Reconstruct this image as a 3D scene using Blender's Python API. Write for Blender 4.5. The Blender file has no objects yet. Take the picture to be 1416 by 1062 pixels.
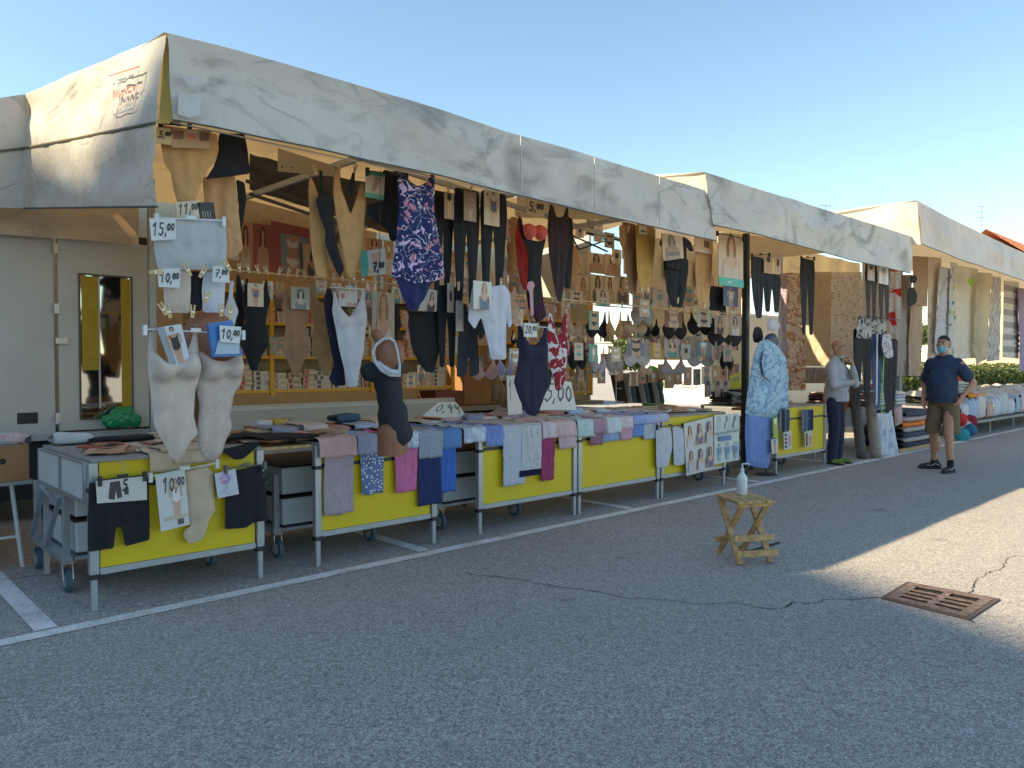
import bpy, bmesh, math, random
import numpy as np
from mathutils import Vector, Matrix, noise
from mathutils.geometry import delaunay_2d_cdt
random.seed(7)
SC = bpy.context.scene
COL = SC.collection
R = math.radians
PI = math.pi

# ------------------------------------------------------------ camera
H, FPX, YAW, PITCH = 1.42, 1060.0, R(46.5), R(-1.35)
cd = bpy.data.cameras.new('camera'); cam = bpy.data.objects.new('camera', cd); COL.objects.link(cam)
cd.sensor_width = 36; cd.lens = 36*FPX/1416; cd.clip_end = 2000; cd.clip_start = .05
cam.location = (0, 0, H)
FW = Vector((math.cos(YAW)*math.cos(PITCH), math.sin(YAW)*math.cos(PITCH), math.sin(PITCH)))
RT = Vector((math.sin(YAW), -math.cos(YAW), 0)); UP = RT.cross(FW)
cam.rotation_euler = FW.to_track_quat('-Z', 'Y').to_euler()
SC.camera = cam

# ------------------------------------------------------------ light
SUN = Vector((-1, .52, .86)).normalized()
w = bpy.data.worlds.new('World'); SC.world = w; w.use_nodes = True
nt = w.node_tree; nt.nodes.clear()
sky = nt.nodes.new('ShaderNodeTexSky'); sky.sky_type = 'NISHITA'; sky.sun_disc = False
sky.sun_elevation = math.asin(SUN.z); sky.sun_rotation = math.atan2(SUN.x, SUN.y)
sky.air_density = 1.15; sky.dust_density = .15; sky.ozone_density = 2.6
bg = nt.nodes.new('ShaderNodeBackground'); bg.inputs[1].default_value = .125
out = nt.nodes.new('ShaderNodeOutputWorld')
tint = nt.nodes.new('ShaderNodeMix'); tint.data_type = 'RGBA'; tint.blend_type = 'MULTIPLY'; tint.inputs[0].default_value = 1; tint.inputs[7].default_value = (1.0, 1.0, .91, 1)
nt.links.new(sky.outputs[0], tint.inputs[6]); nt.links.new(tint.outputs[2], bg.inputs[0]); nt.links.new(bg.outputs[0], out.inputs[0])
sl = bpy.data.lights.new('sun', 'SUN'); sl.energy = 4.8; sl.angle = R(.6); sl.color = (1, .80, .52)
so = bpy.data.objects.new('sun', sl); COL.objects.link(so); so.rotation_euler = SUN.to_track_quat('Z', 'Y').to_euler()
so.location = (-20, 5, 20)
SC.view_settings.view_transform = 'Standard'; SC.view_settings.look = 'None'
SC.view_settings.exposure = 1.05; SC.view_settings.gamma = 1
SC.render.engine = 'CYCLES'
SC.cycles.max_bounces = 8; SC.cycles.diffuse_bounces = 4; SC.cycles.transparent_max_bounces = 8

# ------------------------------------------------------------ pixel helpers (photo pixels to points on real planes)
def ray(u, v): return FW*FPX + RT*(u-708) + UP*(531-v)
def PY(u, v, Y):
    d = ray(u, v); t = Y/d.y; return Vector((d.x*t, Y, H+d.z*t))
def PX(u, v, X):
    d = ray(u, v); t = X/d.x; return Vector((X, d.y*t, H+d.z*t))
def PZ(u, v, Z=0.):
    d = ray(u, v); t = (Z-H)/d.z; return Vector((d.x*t, d.y*t, Z))
def PP(u, v, P0, ang=0):
    """vertical plane through P0 whose normal is -Y turned by ang degrees"""
    a = R(ang); n = Vector((math.sin(a), -math.cos(a), 0)); o = Vector((0, 0, H))
    d = ray(u, v); t = (Vector(P0)-o).dot(n)/d.dot(n); return o+d*t

# ------------------------------------------------------------ materials
MATS = {}
def newmat(name):
    m = bpy.data.materials.new(name); m.use_nodes = True
    return m, m.node_tree, m.node_tree.nodes['Principled BSDF']
def N(nt, t, **k):
    n = nt.nodes.new(t)
    for a, b in k.items():
        if isinstance(a, str) and hasattr(n, a): setattr(n, a, b)
    return n
def L(nt, a, b): nt.links.new(a, b)
def tex_coord(nt, scale=(1, 1, 1), world=False):
    c = N(nt, 'ShaderNodeTexCoord'); mp = N(nt, 'ShaderNodeMapping'); mp.inputs['Scale'].default_value = scale
    if world:
        g = N(nt, 'ShaderNodeNewGeometry'); L(nt, g.outputs['Position'], mp.inputs[0])
    else: L(nt, c.outputs['Object'], mp.inputs[0])
    return mp.outputs[0]
def noise_tex(nt, vec, scale, detail=3, rough=.5, dist=0):
    n = N(nt, 'ShaderNodeTexNoise'); n.inputs['Scale'].default_value = scale; n.inputs['Detail'].default_value = detail
    n.inputs['Roughness'].default_value = rough; n.inputs['Distortion'].default_value = dist
    L(nt, vec, n.inputs['Vector']); return n.outputs['Fac']
def ramp(nt, fac, stops, interp='LINEAR'):
    r = N(nt, 'ShaderNodeValToRGB'); r.color_ramp.interpolation = interp
    e = r.color_ramp.elements
    while len(e) < len(stops): e.new(.5)
    for i, (p, c) in enumerate(stops):
        e[i].position = p; e[i].color = (c, c, c, 1) if isinstance(c, (int, float)) else (*c, 1)
    L(nt, fac, r.inputs[0]); return r.outputs[0]
def mix(nt, fac, a, b, typ='MIX'):
    m = N(nt, 'ShaderNodeMix'); m.data_type = 'RGBA'; m.blend_type = typ
    for s, v in ((0, fac), (6, a), (7, b)):
        if isinstance(v, (int, float)): m.inputs[s].default_value = v
        elif isinstance(v, tuple): m.inputs[s].default_value = (*v, 1)
        else: L(nt, v, m.inputs[s])
    return m.outputs[2]
def mathn(nt, op, a, b=None, c=None):
    m = N(nt, 'ShaderNodeMath'); m.operation = op
    for s, v in enumerate((a, b, c)):
        if v is None: continue
        if isinstance(v, (int, float)): m.inputs[s].default_value = v
        else: L(nt, v, m.inputs[s])
    return m.outputs[0]
def bump(nt, bs, h, strength=.3, dist=.01):
    b = N(nt, 'ShaderNodeBump'); b.inputs['Strength'].default_value = strength; b.inputs['Distance'].default_value = dist
    L(nt, h, b.inputs['Height']); L(nt, b.outputs[0], bs.inputs['Normal'])

def plain(name, c, rough=.5, metal=0., var=.06, nscale=14, bmp=.08):
    key = ('plain', name)
    if key in MATS: return MATS[key]
    m, nt, bs = newmat(name)
    v = tex_coord(nt); n = noise_tex(nt, v, nscale, 4)
    lo = tuple(max(0, x*(1-var*2)) for x in c); hi = tuple(min(1, x*(1+var)) for x in c)
    L(nt, ramp(nt, n, [(.3, lo), (.7, hi)]), bs.inputs['Base Color'])
    bs.inputs['Roughness'].default_value = rough; bs.inputs['Metallic'].default_value = metal
    n2 = noise_tex(nt, v, 60, 2); bump(nt, bs, n2, bmp, .002)
    MATS[key] = m; return m

def cloth(c, pat=None, c2=(1, 1, 1), c3=None, s=1., sheen=.0, rough=.85):
    key = ('cloth', c, pat, c2, c3, s)
    if key in MATS: return MATS[key]
    m, nt, bs = newmat('fabric'); v = tex_coord(nt)
    n = noise_tex(nt, v, 9, 3)
    base = ramp(nt, n, [(.3, tuple(x*.86 for x in c)), (.7, tuple(min(1, x*1.05) for x in c))])
    col = base
    if pat in ('dots', 'spots'):
        vo = N(nt, 'ShaderNodeTexVoronoi'); vo.inputs['Scale'].default_value = 38/s; vo.inputs['Randomness'].default_value = .25 if pat == 'dots' else .8
        L(nt, v, vo.inputs['Vector']); f = mathn(nt, 'LESS_THAN', vo.outputs['Distance'], .30); col = mix(nt, f, base, c2)
    elif pat == 'floral':
        vo = N(nt, 'ShaderNodeTexVoronoi'); vo.inputs['Scale'].default_value = 17/s; L(nt, v, vo.inputs['Vector'])
        nn = noise_tex(nt, v, 45/s, 2); d = mathn(nt, 'ADD', vo.outputs['Distance'], mathn(nt, 'MULTIPLY', nn, .6))
        f = mathn(nt, 'LESS_THAN', d, .62)
        cc = ramp(nt, mathn(nt, 'FRACT', mathn(nt, 'MULTIPLY', vo.outputs['Distance'], 7.3)), [(0, c2), (.5, c3 or c2)], 'CONSTANT')
        sep = N(nt, 'ShaderNodeSeparateColor'); L(nt, vo.outputs['Color'], sep.inputs[0])
        cc = ramp(nt, sep.outputs[0], [(0, c2), (.5, c3 or c2)], 'CONSTANT')
        col = mix(nt, f, base, cc)
    elif pat == 'swirl':
        nn = noise_tex(nt, v, 9/s, 1, .4, 1.5); f = mathn(nt, 'LESS_THAN', mathn(nt, 'ABSOLUTE', mathn(nt, 'SUBTRACT', nn, .5)), .009)
        n3 = noise_tex(nt, v, 22/s, 1, .4, .6); f2 = mathn(nt, 'GREATER_THAN', n3, .60)
        n4 = noise_tex(nt, v, 4, 1); lil = mix(nt, mathn(nt, 'GREATER_THAN', n4, .5), c2, c3 or c2)
        col = mix(nt, f, base, (.75, .75, .8)); col = mix(nt, f2, col, lil)
    elif pat == 'bigfloral':
        nn = noise_tex(nt, v, 11/s, 2, .5, 1.2); f = mathn(nt, 'GREATER_THAN', nn, .53); col = mix(nt, f, base, c2)
    elif pat in ('hstripe', 'vstripe', 'gingham'):
        sx = N(nt, 'ShaderNodeSeparateXYZ'); L(nt, v, sx.inputs[0])
        fz = mathn(nt, 'GREATER_THAN', mathn(nt, 'FRACT', mathn(nt, 'MULTIPLY', sx.outputs[2], 60/s)), .5)
        fx = mathn(nt, 'GREATER_THAN', mathn(nt, 'FRACT', mathn(nt, 'MULTIPLY', sx.outputs[0], 60/s)), .5)
        if pat == 'hstripe': col = mix(nt, fz, base, c2)
        elif pat == 'vstripe': col = mix(nt, fx, base, c2)
        else: col = mix(nt, fz, mix(nt, fx, base, c2), mix(nt, fx, c3 or c2, base))
    L(nt, col, bs.inputs['Base Color']); bs.inputs['Roughness'].default_value = rough
    bs.inputs['Sheen Weight'].default_value = sheen
    n2 = noise_tex(nt, v, 28, 3, .6, .4); bump(nt, bs, n2, .45, .006)
    MATS[key] = m; return m

def tarp_mat(name, c, stain, trans=.28, dirt=1.):
    m, nt, bs = newmat(name); v = tex_coord(nt, world=True)
    v2 = tex_coord(nt, (.55, .55, 1.1), world=True)
    n = noise_tex(nt, v2, 1.3, 5, .6, .8)
    col = ramp(nt, n, [(.3, tuple(x*.8 for x in c)), (.62, c)])
    # fold creases: thin dirty lines
    n1 = noise_tex(nt, v2, .9, 2, .5, .9); r1 = mathn(nt, 'ABSOLUTE', mathn(nt, 'SUBTRACT', n1, .5))
    cr = ramp(nt, r1, [(0, .8), (.05, 0)])
    n1b = noise_tex(nt, v2, 2.3, 2, .5, .5); r2 = mathn(nt, 'ABSOLUTE', mathn(nt, 'SUBTRACT', n1b, .47))
    cr2 = ramp(nt, r2, [(0, .5), (.02, 0)])
    nm = noise_tex(nt, v, 1.7, 3); msk = ramp(nt, nm, [(.44, 0), (.58, 1)])
    crs = mathn(nt, 'MULTIPLY', mathn(nt, 'MAXIMUM', cr, cr2), msk)
    ns = noise_tex(nt, tex_coord(nt, (.8, .8, 1.5), world=True), 1.1, 6, .62, 1.6)
    st = ramp(nt, ns, [(.54, 0), (.68, 1)])
    fac = mathn(nt, 'MULTIPLY', mathn(nt, 'MAXIMUM', mathn(nt, 'MULTIPLY', crs, .75), mathn(nt, 'MULTIPLY', st, .68)), dirt)
    col = mix(nt, fac, col, stain)
    L(nt, col, bs.inputs['Base Color']); bs.inputs['Roughness'].default_value = .55
    nb = noise_tex(nt, v, 7, 4, .6, .6)
    hb = mathn(nt, 'ADD', nb, mathn(nt, 'MULTIPLY', crs, -.5)); bump(nt, bs, hb, .5, .03)
    tr = N(nt, 'ShaderNodeBsdfTranslucent'); tc = mix(nt, fac, (.95, .66, .30), (.3, .22, .12)); L(nt, tc, tr.inputs['Color'])
    ms = N(nt, 'ShaderNodeMixShader'); ms.inputs[0].default_value = trans
    o = [x for x in nt.nodes if x.type == 'OUTPUT_MATERIAL'][0]
    L(nt, bs.outputs[0], ms.inputs[1]); L(nt, tr.outputs[0], ms.inputs[2]); L(nt, ms.outputs[0], o.inputs[0])
    return m

def print_mat():
    m, nt, bs = newmat('printed_card'); a = N(nt, 'ShaderNodeVertexColor'); a.layer_name = 'Col'
    L(nt, a.outputs[0], bs.inputs['Base Color']); bs.inputs['Roughness'].default_value = .45
    return m
PRINT = print_mat()
ALU = plain('aluminium', (.42, .46, .50), .38, .55, .05, 8, .03)
STEEL = plain('steel', (.5, .5, .5), .3, .9)
BLACKP = plain('black_plastic', (.018, .02, .025), .45)
WHITEP = plain('white_panel', (.62, .66, .68), .42, 0, .04, 3)
CREAM = plain('cream_panel', (.54, .55, .53), .4, 0, .05, 1.2)
def yellow_mat():
    m, nt, bs = newmat('yellow_panel'); v = tex_coord(nt)
    n = noise_tex(nt, v, 1.6, 4, .6); c = ramp(nt, n, [(.3, (.62, .475, .004)), (.7, (.70, .54, .006))])
    s1 = noise_tex(nt, tex_coord(nt, (22, 1, 1.2)), 3, 3, .7); c = mix(nt, mathn(nt, 'MULTIPLY', ramp(nt, s1, [(.60, 0), (.72, 1)]), .22), c, (.34, .28, .05))
    s2 = noise_tex(nt, tex_coord(nt, (2, 1, 9)), 6, 4, .7, .4); c = mix(nt, mathn(nt, 'MULTIPLY', ramp(nt, s2, [(.66, 0), (.74, 1)]), .35), c, (.25, .21, .06))
    L(nt, c, bs.inputs['Base Color']); L(nt, ramp(nt, n, [(.3, .42), (.7, .62)]), bs.inputs['Roughness']); bump(nt, bs, n, .2, .02); return m
YELLOW = yellow_mat()
YSHELF = plain('yellow_shelf', (.75, .42, .02), .5)
WOOD = plain('pale_wood', (.55, .36, .16), .6, 0, .2, 22)
WOODP = plain('peg_wood', (.68, .50, .26), .6)
CARD = plain('brown_cardboard', (.36, .20, .09), .8, 0, .08, 5)
SKINM = plain('mannequin_skin', (.30, .13, .075), .5, 0, .04, 3)
SKIN = plain('skin', (.50, .27, .18), .55, 0, .08, 18)
RUBBER = plain('grey_rubber', (.10, .12, .14), .6)
GREYTOP = plain('grey_board', (.30, .30, .29), .6)
CLEAR = plain('clear_plastic', (.70, .74, .76), .15)

# ------------------------------------------------------------ mesh helpers
class MB:
    def __init__(s): s.v = []; s.f = []; s.m = []; s.c = []; s.smooth = False
    def add(s, vs, fs, mi=0, col=None):
        k = len(s.v); s.v += [Vector(p) for p in vs]
        for f in fs: s.f.append([i+k for i in f]); s.m.append(mi); s.c.append(col or (1, 1, 1))
        return s
    def box(s, a, b, mi=0, col=None, M=None):
        x0, y0, z0 = a; x1, y1, z1 = b
        vs = [(x0, y0, z0), (x1, y0, z0), (x1, y1, z0), (x0, y1, z0), (x0, y0, z1), (x1, y0, z1), (x1, y1, z1), (x0, y1, z1)]
        if M is not None: vs = [M @ Vector(p) for p in vs]
        return s.add(vs, [(0, 3, 2, 1), (4, 5, 6, 7), (0, 1, 5, 4), (1, 2, 6, 5), (2, 3, 7, 6), (3, 0, 4, 7)], mi, col)
    def bar(s, p, q, w, h=None, mi=0, col=None, up=(0, 0, 1)):
        p = Vector(p); q = Vector(q); h = h or w; d = (q-p); l = d.length; d.normalize(); u = Vector(up)
        if abs(d.dot(u)) > .95: u = Vector((0, 1, 0))
        a = d.cross(u).normalized(); b = a.cross(d)
        M = Matrix(((d.x, a.x, b.x, p.x), (d.y, a.y, b.y, p.y), (d.z, a.z, b.z, p.z), (0, 0, 0, 1)))
        return s.box((0, -w/2, -h/2), (l, w/2, h/2), mi, col, M)
    def tube(s, pts, r, n=8, mi=0, col=None, caps=True):
        pts = [Vector(p) for p in pts]; rs = r if isinstance(r, (list, tuple)) else [r]*len(pts)
        vs = []; fs = []; prev = None
        for i, p in enumerate(pts):
            d = (pts[min(i+1, len(pts)-1)]-pts[max(i-1, 0)]).normalized()
            u = Vector((0, 0, 1)) if abs(d.z) < .9 else Vector((1, 0, 0))
            a = d.cross(u).normalized() if prev is None else (prev-d*prev.dot(d)).normalized(); prev = a
            b = d.cross(a)
            for k in range(n): t = 2*PI*k/n; vs.append(p+(a*math.cos(t)+b*math.sin(t))*rs[i])
        for i in range(len(pts)-1):
            for k in range(n): fs.append((i*n+k, i*n+(k+1) % n, (i+1)*n+(k+1) % n, (i+1)*n+k))
        if caps: fs.append(tuple(range(n))[::-1]); fs.append(tuple(range((len(pts)-1)*n, len(pts)*n)))
        return s.add(vs, fs, mi, col)
    def lathe(s, prof, c, n=20, mi=0, col=None, axis='Z'):
        c = Vector(c); vs = []; fs = []
        for r, h in prof:
            for k in range(n):
                t = 2*PI*k/n
                p = Vector((r*math.cos(t), r*math.sin(t), h))
                if axis == 'X': p = Vector((h, r*math.cos(t), r*math.sin(t)))
                if axis == 'Y': p = Vector((r*math.sin(t), h, r*math.cos(t)))
                vs.append(c+p)
        for i in range(len(prof)-1):
            for k in range(n): fs.append((i*n+k, i*n+(k+1) % n, (i+1)*n+(k+1) % n, (i+1)*n+k))
        fs.append(tuple(range(n))[::-1]); fs.append(tuple(range((len(prof)-1)*n, len(prof)*n)))
        return s.add(vs, fs, mi, col)
    def grid(s, fn, nu, nv, mi=0, col=None, close=False):
        k = nu+1
        vs = [fn(i/nu, j/nv) for j in range(nv+1) for i in range(nu+1)]
        fs = [(j*k+i, j*k+i+1, (j+1)*k+i+1, (j+1)*k+i) for j in range(nv) for i in range(nu)]
        return s.add(vs, fs, mi, col)
    def poly(s, pts, n, th, mi=0, col=None):
        """extruded flat outline; pts 3d, n normal"""
        n = Vector(n)*th; k = len(pts); vs = [Vector(p)+n for p in pts]+[Vector(p) for p in pts]
        fs = [tuple(range(k)), tuple(range(k, 2*k))[::-1]]+[(i, i+k, (i+1) % k+k, (i+1) % k) for i in range(k)]
        return s.add(vs, fs, mi, col)
    def build(s, name, mats, parent=None, bevel=0, fixn=False, merge=False):
        me = bpy.data.meshes.new(name)
        if not s.v: s.box((0, 0, 0), (.001, .001, .001))
        lo = Vector([min(p[i] for p in s.v) for i in range(3)]); hi = Vector([max(p[i] for p in s.v) for i in range(3)])
        o = Vector(((lo.x+hi.x)/2, (lo.y+hi.y)/2, lo.z))
        me.from_pydata([p-o for p in s.v], [], s.f)
        if not isinstance(mats, (list, tuple)): mats = [mats]
        for m in mats: me.materials.append(m)
        me.polygons.foreach_set('material_index', s.m)
        if any(m is PRINT for m in mats):
            ca = me.color_attributes.new('Col', 'BYTE_COLOR', 'CORNER')
            arr = []
            for f, c in zip(s.f, s.c):
                arr += [*c, 1.0]*len(f)
            ca.data.foreach_set('color', arr)
        if s.smooth: me.polygons.foreach_set('use_smooth', [True]*len(me.polygons))
        if merge or fixn:
            bm = bmesh.new(); bm.from_mesh(me)
            if merge: bmesh.ops.remove_doubles(bm, verts=bm.verts, dist=1e-4)
            if fixn: bmesh.ops.recalc_face_normals(bm, faces=bm.faces)
            bm.to_mesh(me); bm.free()
        me.update()
        ob = bpy.data.objects.new(name, me); COL.objects.link(ob)
        if parent is not None:
            ob.parent = parent; ob.location = o-absloc(parent)
        else: ob.location = o
        if bevel:
            b = ob.modifiers.new('bevel', 'BEVEL'); b.width = bevel; b.segments = 2; b.limit_method = 'ANGLE'
        return ob
def absloc(o):
    p = Vector(o.location)
    while o.parent is not None: o = o.parent; p += Vector(o.location)
    return p
def tag(o, label, cat, group=None, kind=None):
    if label: o['label'] = label
    if cat: o['category'] = cat
    if group: o['group'] = group
    if kind: o['kind'] = kind
    return o
def struct(o): o['kind'] = 'structure'; return o
def thing(name, label, cat, loc=(0, 0, 0), group=None):
    o = bpy.data.objects.new(name, None); COL.objects.link(o); o.location = loc; o.empty_display_size = .2
    return tag(o, label, cat, group)
def copy_tree(o, parent=None):
    c = o.copy(); COL.objects.link(c)
    if parent is not None: c.parent = parent
    for ch in [x for x in bpy.data.objects if x.parent is o]: copy_tree(ch, c)
    return c
def interp(pts, x):
    if x <= pts[0][0]: return pts[0][1]
    for (a, b), (c, d) in zip(pts, pts[1:]):
        if x <= c: return b+(d-b)*(x-a)/(c-a)
    return pts[-1][1]
def fn(x, y, z=0.): return noise.noise(Vector((x, y, z)))

# ============================================================ ground
def ground_mat():
    m, nt, bs = newmat('asphalt'); v = tex_coord(nt, world=True)
    vo = N(nt, 'ShaderNodeTexVoronoi'); vo.inputs['Scale'].default_value = 165; L(nt, v, vo.inputs['Vector'])
    sep = N(nt, 'ShaderNodeSeparateColor'); L(nt, vo.outputs['Color'], sep.inputs[0])
    c1 = ramp(nt, sep.outputs[0], [(0, (.07, .065, .06)), (.25, (.34, .324, .295)), (.7, (.56, .535, .49)), (.92, (1.0, .97, .90))])
    vo2 = N(nt, 'ShaderNodeTexVoronoi'); vo2.inputs['Scale'].default_value = 60; L(nt, v, vo2.inputs['Vector']); sp2 = N(nt, 'ShaderNodeSeparateColor'); L(nt, vo2.outputs['Color'], sp2.inputs[0])
    c1 = mix(nt, mathn(nt, 'MULTIPLY', ramp(nt, sp2.outputs[1], [(.92, 0), (.95, 1)]), .6), c1, (.92, .87, .78)); c1 = mix(nt, mathn(nt, 'MULTIPLY', ramp(nt, sp2.outputs[2], [(.92, 0), (.94, 1)]), .5), c1, (.06, .055, .05))
    n = noise_tex(nt, v, 230, 2, .7); c2 = mix(nt, ramp(nt, n, [(.35, 0), (.65, 1)]), (.26, .245, .22), c1)
    n3 = noise_tex(nt, v, .55, 5, .6, .3); c3 = mix(nt, mathn(nt, 'MULTIPLY', ramp(nt, n3, [(.35, 0), (.7, 1)]), .25), c2, (.42, .395, .355))
    n4 = noise_tex(nt, tex_coord(nt, (.25, 1.6, 1), world=True), 1.2, 4, .6); c4 = mix(nt, mathn(nt, 'MULTIPLY', ramp(nt, n4, [(.55, 0), (.75, 1)]), .25), c3, (.27, .255, .23))
    n5 = noise_tex(nt, v, 2.1, 3, .5, .2); c4 = mix(nt, mathn(nt, 'MULTIPLY', ramp(nt, n5, [(.70, 0), (.76, 1)]), .45), c4, (.12, .112, .10))
    n6 = noise_tex(nt, v, .22, 3, .55, .5); c4 = mix(nt, 1.0, c4, ramp(nt, n6, [(.35, .86), (.65, 1.0)]), 'MULTIPLY')
    L(nt, c4, bs.inputs['Base Color']); bs.inputs['Roughness'].default_value = .9
    hh = mathn(nt, 'ADD', mathn(nt, 'MULTIPLY', vo.outputs['Distance'], -1), mathn(nt, 'MULTIPLY', n, .5)); bump(nt, bs, hh, .4, .004)
    return m
ASPH = ground_mat()
g = MB(); S = 400
g.grid(lambda u, v: Vector(((u-.5)*2*S, (v-.5)*2*S, 0)), 40, 40)
struct(g.build('ground', ASPH))
def paint_mat():
    m, nt, bs = newmat('worn_road_paint'); v = tex_coord(nt, world=True)
    n = noise_tex(nt, v, 60, 4, .75); n2 = noise_tex(nt, v, 2.6, 4, .7)
    f = ramp(nt, mathn(nt, 'ADD', mathn(nt, 'MULTIPLY', n, .8), mathn(nt, 'MULTIPLY', n2, .75)), [(.56, 0), (.84, 1)])
    L(nt, mix(nt, f, (.42, .385, .33), (.84, .83, .80)), bs.inputs['Base Color']); bs.inputs['Roughness'].default_value = .85
    bump(nt, bs, n, .4, .004); return m
PAINT = paint_mat()
def strip(name, a, b, w, z=.004, mat=None, jag=0):
    a = Vector(a); b = Vector(b); d = (b-a).normalized(); s = Vector((-d.y, d.x, 0))*w/2; n = max(2, int((b-a).length/.25)); m = MB()
    def f(u, v):
        p = a.lerp(b, u)+s*(v*2-1); p.z = z; 
        if jag: p += s*fn(p.x*3, p.y*3)*jag
        return p
    m.grid(f, n, 1); return m.build(name, mat or PAINT)
struct(strip('parking_line', (-4, 4.63, 0), (24, 4.6, 0), .11, .004))
for i, x in enumerate([1.0, 3.54, 6.08, 8.62, 11.16, 13.7, 16.24]):
    struct(strip('parking_line', (x, 4.7, 0), (x+.02, 9.4, 0), .11, .004))
def crack_polyline(pts, w, name='ground_crack'):
    m = MB(); P = []
    for a, b in zip(pts, pts[1:]):
        n = max(2, int((Vector(b)-Vector(a)).length/.03))
        for i in range(n): P.append(Vector(a).lerp(Vector(b), i/n))
    for i, p in enumerate(P):
        p.x += .045*fn(p.x*7, p.y*7, 1)+.01*random.uniform(-1, 1); p.y += .045*fn(p.x*7, p.y*7, 5)+.01*random.uniform(-1, 1)
    for i, (a, b) in enumerate(zip(P, P[1:])):
        d = (b-a).normalized(); s = Vector((-d.y, d.x, 0))*w*(.35+.65*abs(fn(i*.21, 2, 3))*1.6)
        m.add([a-s+Vector((0, 0, .005)), a+s+Vector((0, 0, .005)), b+s+Vector((0, 0, .005)), b-s+Vector((0, 0, .005))], [(0, 3, 2, 1)])
    return struct(m.build(name, plain('crack_dark', (.012, .012, .012), .95)))
crack_polyline([PZ(*p) for p in [(640, 792), (740, 806), (850, 825), (960, 834), (1070, 840), (1150, 830), (1226, 827)]], .006)
crack_polyline([PZ(*p) for p in [(1334, 822), (1352, 800), (1385, 788), (1392, 772), (1416, 768)]], .005)
crack_polyline([PZ(*p) for p in [(1337, 852), (1352, 866)]], .006)
crack_polyline([PZ(*p) for p in [(-20, 806), (50, 797), (130, 789)]], .005)

# ============================================================ awnings
TARP = tarp_mat('dirty_white_tarpaulin', (.66, .65, .60), (.15, .15, .14), .10)
TARP2 = tarp_mat('pale_tarpaulin', (.68, .67, .60), (.26, .25, .2), .14, .55)
TARP3 = tarp_mat('clean_tarpaulin', (.80, .80, .78), (.4, .4, .38), .25, .3)
ROOFT = tarp_mat('roof_tarpaulin', (.60, .56, .48), (.26, .25, .22), .17, .6)
def valance(name, top, bot, Y0, parent, mat, lean=.06, amp=.03, seed=0, nu=None, axis='Y', folds=True):
    """fabric between two polylines given as 3-d points along the same direction"""
    def along(pl, u):
        ln = [0]
        for a, b in zip(pl, pl[1:]): ln.append(ln[-1]+(b-a).length)
        d = u*ln[-1]
        for i in range(len(pl)-1):
            if d <= ln[i+1]+1e-9: return pl[i].lerp(pl[i+1], (d-ln[i])/max(1e-9, ln[i+1]-ln[i]))
        return pl[-1]
    m = MB(); m.smooth = True
    length = sum((b-a).length for a, b in zip(top, top[1:])); nu = nu or int(length/.045)
    d = (top[-1]-top[0]).normalized(); nrm = Vector((d.y, -d.x, 0)).normalized()
    def f(u, v):
        p = along(top, u).lerp(along(bot, u), v); x = u*length; z = v*.5
        e = math.sin(PI*min(1, v*1.2))*.9+.25
        a = amp*(fn(x*1.3+seed, z*2.2, seed)*1.1+.45*fn(x*4.2, z*3+seed, 2)+.8*max(0, fn(x*.8+z*1.6, z*.7+seed, 7)))*e
        return p+nrm*(a+lean*v*(1-.3*v))
    m.grid(f, nu, 14)
    o = m.build(name, mat, parent)
    hem = MB(); n = nu
    hem.tube([f(i/n, 1.0) for i in range(n+1)], .006, 5); hem.build('hem_rope', plain('hem_dark', (.12, .11, .09), .8), o)
    return o
FY = 4.3
def canopy(label, tl, bl, FY, tops, bots, mat, side_top, side_bot, zback, Yback, seed, roofsag=.05):
    t = thing('market_canopy', label, 'canopy', (tops[0][0] and PY(*tops[0], FY).x, FY, 0))
    T = [PY(u, v, FY) for u, v in tops]; B = [PY(u, v, FY) for u, v in bots]
    valance('front_valance', T, B, FY, t, mat, -.0, .05, seed)
    # roof
    m = MB(); m.smooth = True; x0 = T[0].x-.02; x1 = T[-1].x
    def rf(u, v):
        x = x0+(x1-x0)*u; zt = interp([(p.x, p.z) for p in T], x); y = FY+.0+(Yback-FY)*v
        return Vector((x, y, zt+(zback-zt)*v-.06*math.sin(PI*v)+(.02*math.sin(u*PI*4)+.02*fn(x*1.5, y*1.5, seed))*math.sin(PI*v)))
    m.grid(rf, 60, 30); m.build('roof_sheet', ROOFT, t)
    return t, T, B
top1 = [(232, 46), (300, 62), (380, 84), (445, 103), (530, 128), (604, 150), (700, 182), (780, 204), (838, 222), (905, 242), (985, 266)]
bot1 = [(239, 166), (300, 177), (380, 194), (450, 208), (520, 224), (600, 241), (700, 266), (800, 290), (900, 313), (990, 333)]
c1, T1, B1 = canopy('large grimy white canopy with a printed glass shaped logo on its left end', 0, 0, FY, top1, bot1, TARP, 0, 0, 3.66, 7.4, 1.)
# left end flap: upper band, seam, lower band
A0, A1, A2 = PY(228, 48, FY), PY(218, 170, FY), PY(218, 286, FY)
E0, E1, E2 = PY(35, 130, 7.4), PY(35, 205, 7.4), PY(33, 288, 7.4)
def flap(name, a, b, c, d, par, mat, amp, seed):
    m = MB(); m.smooth = True; ln = (b-a).length
    def f(u, v):
        p = a.lerp(b, u).lerp(c.lerp(d, u), v); x = u*ln
        s = amp*(fn(x*1.1, v*1.5+seed, seed)*1.2+.5*fn(x*3.5, v*2.5, seed+3)+.35*fn(x*9, v*1.2, seed+5))*(math.sin(PI*v)*.8+.25)
        return p+Vector((-s, 0, -.02*math.sin(PI*u)*0))
    m.grid(f, 90, 16); o = m.build(name, mat, par)
    return o, f
fl, f1 = flap('side_valance', E0, A0, E1, A1, c1, TARP2, .03, 3)
A1b = A1+Vector((-.012, 0, .012)); E1b = E1+Vector((-.012, 0, .012))
fl2, f2 = flap('side_skirt', E1b, A1b, E2, A2, c1, TARP2, .035, 6)
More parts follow.
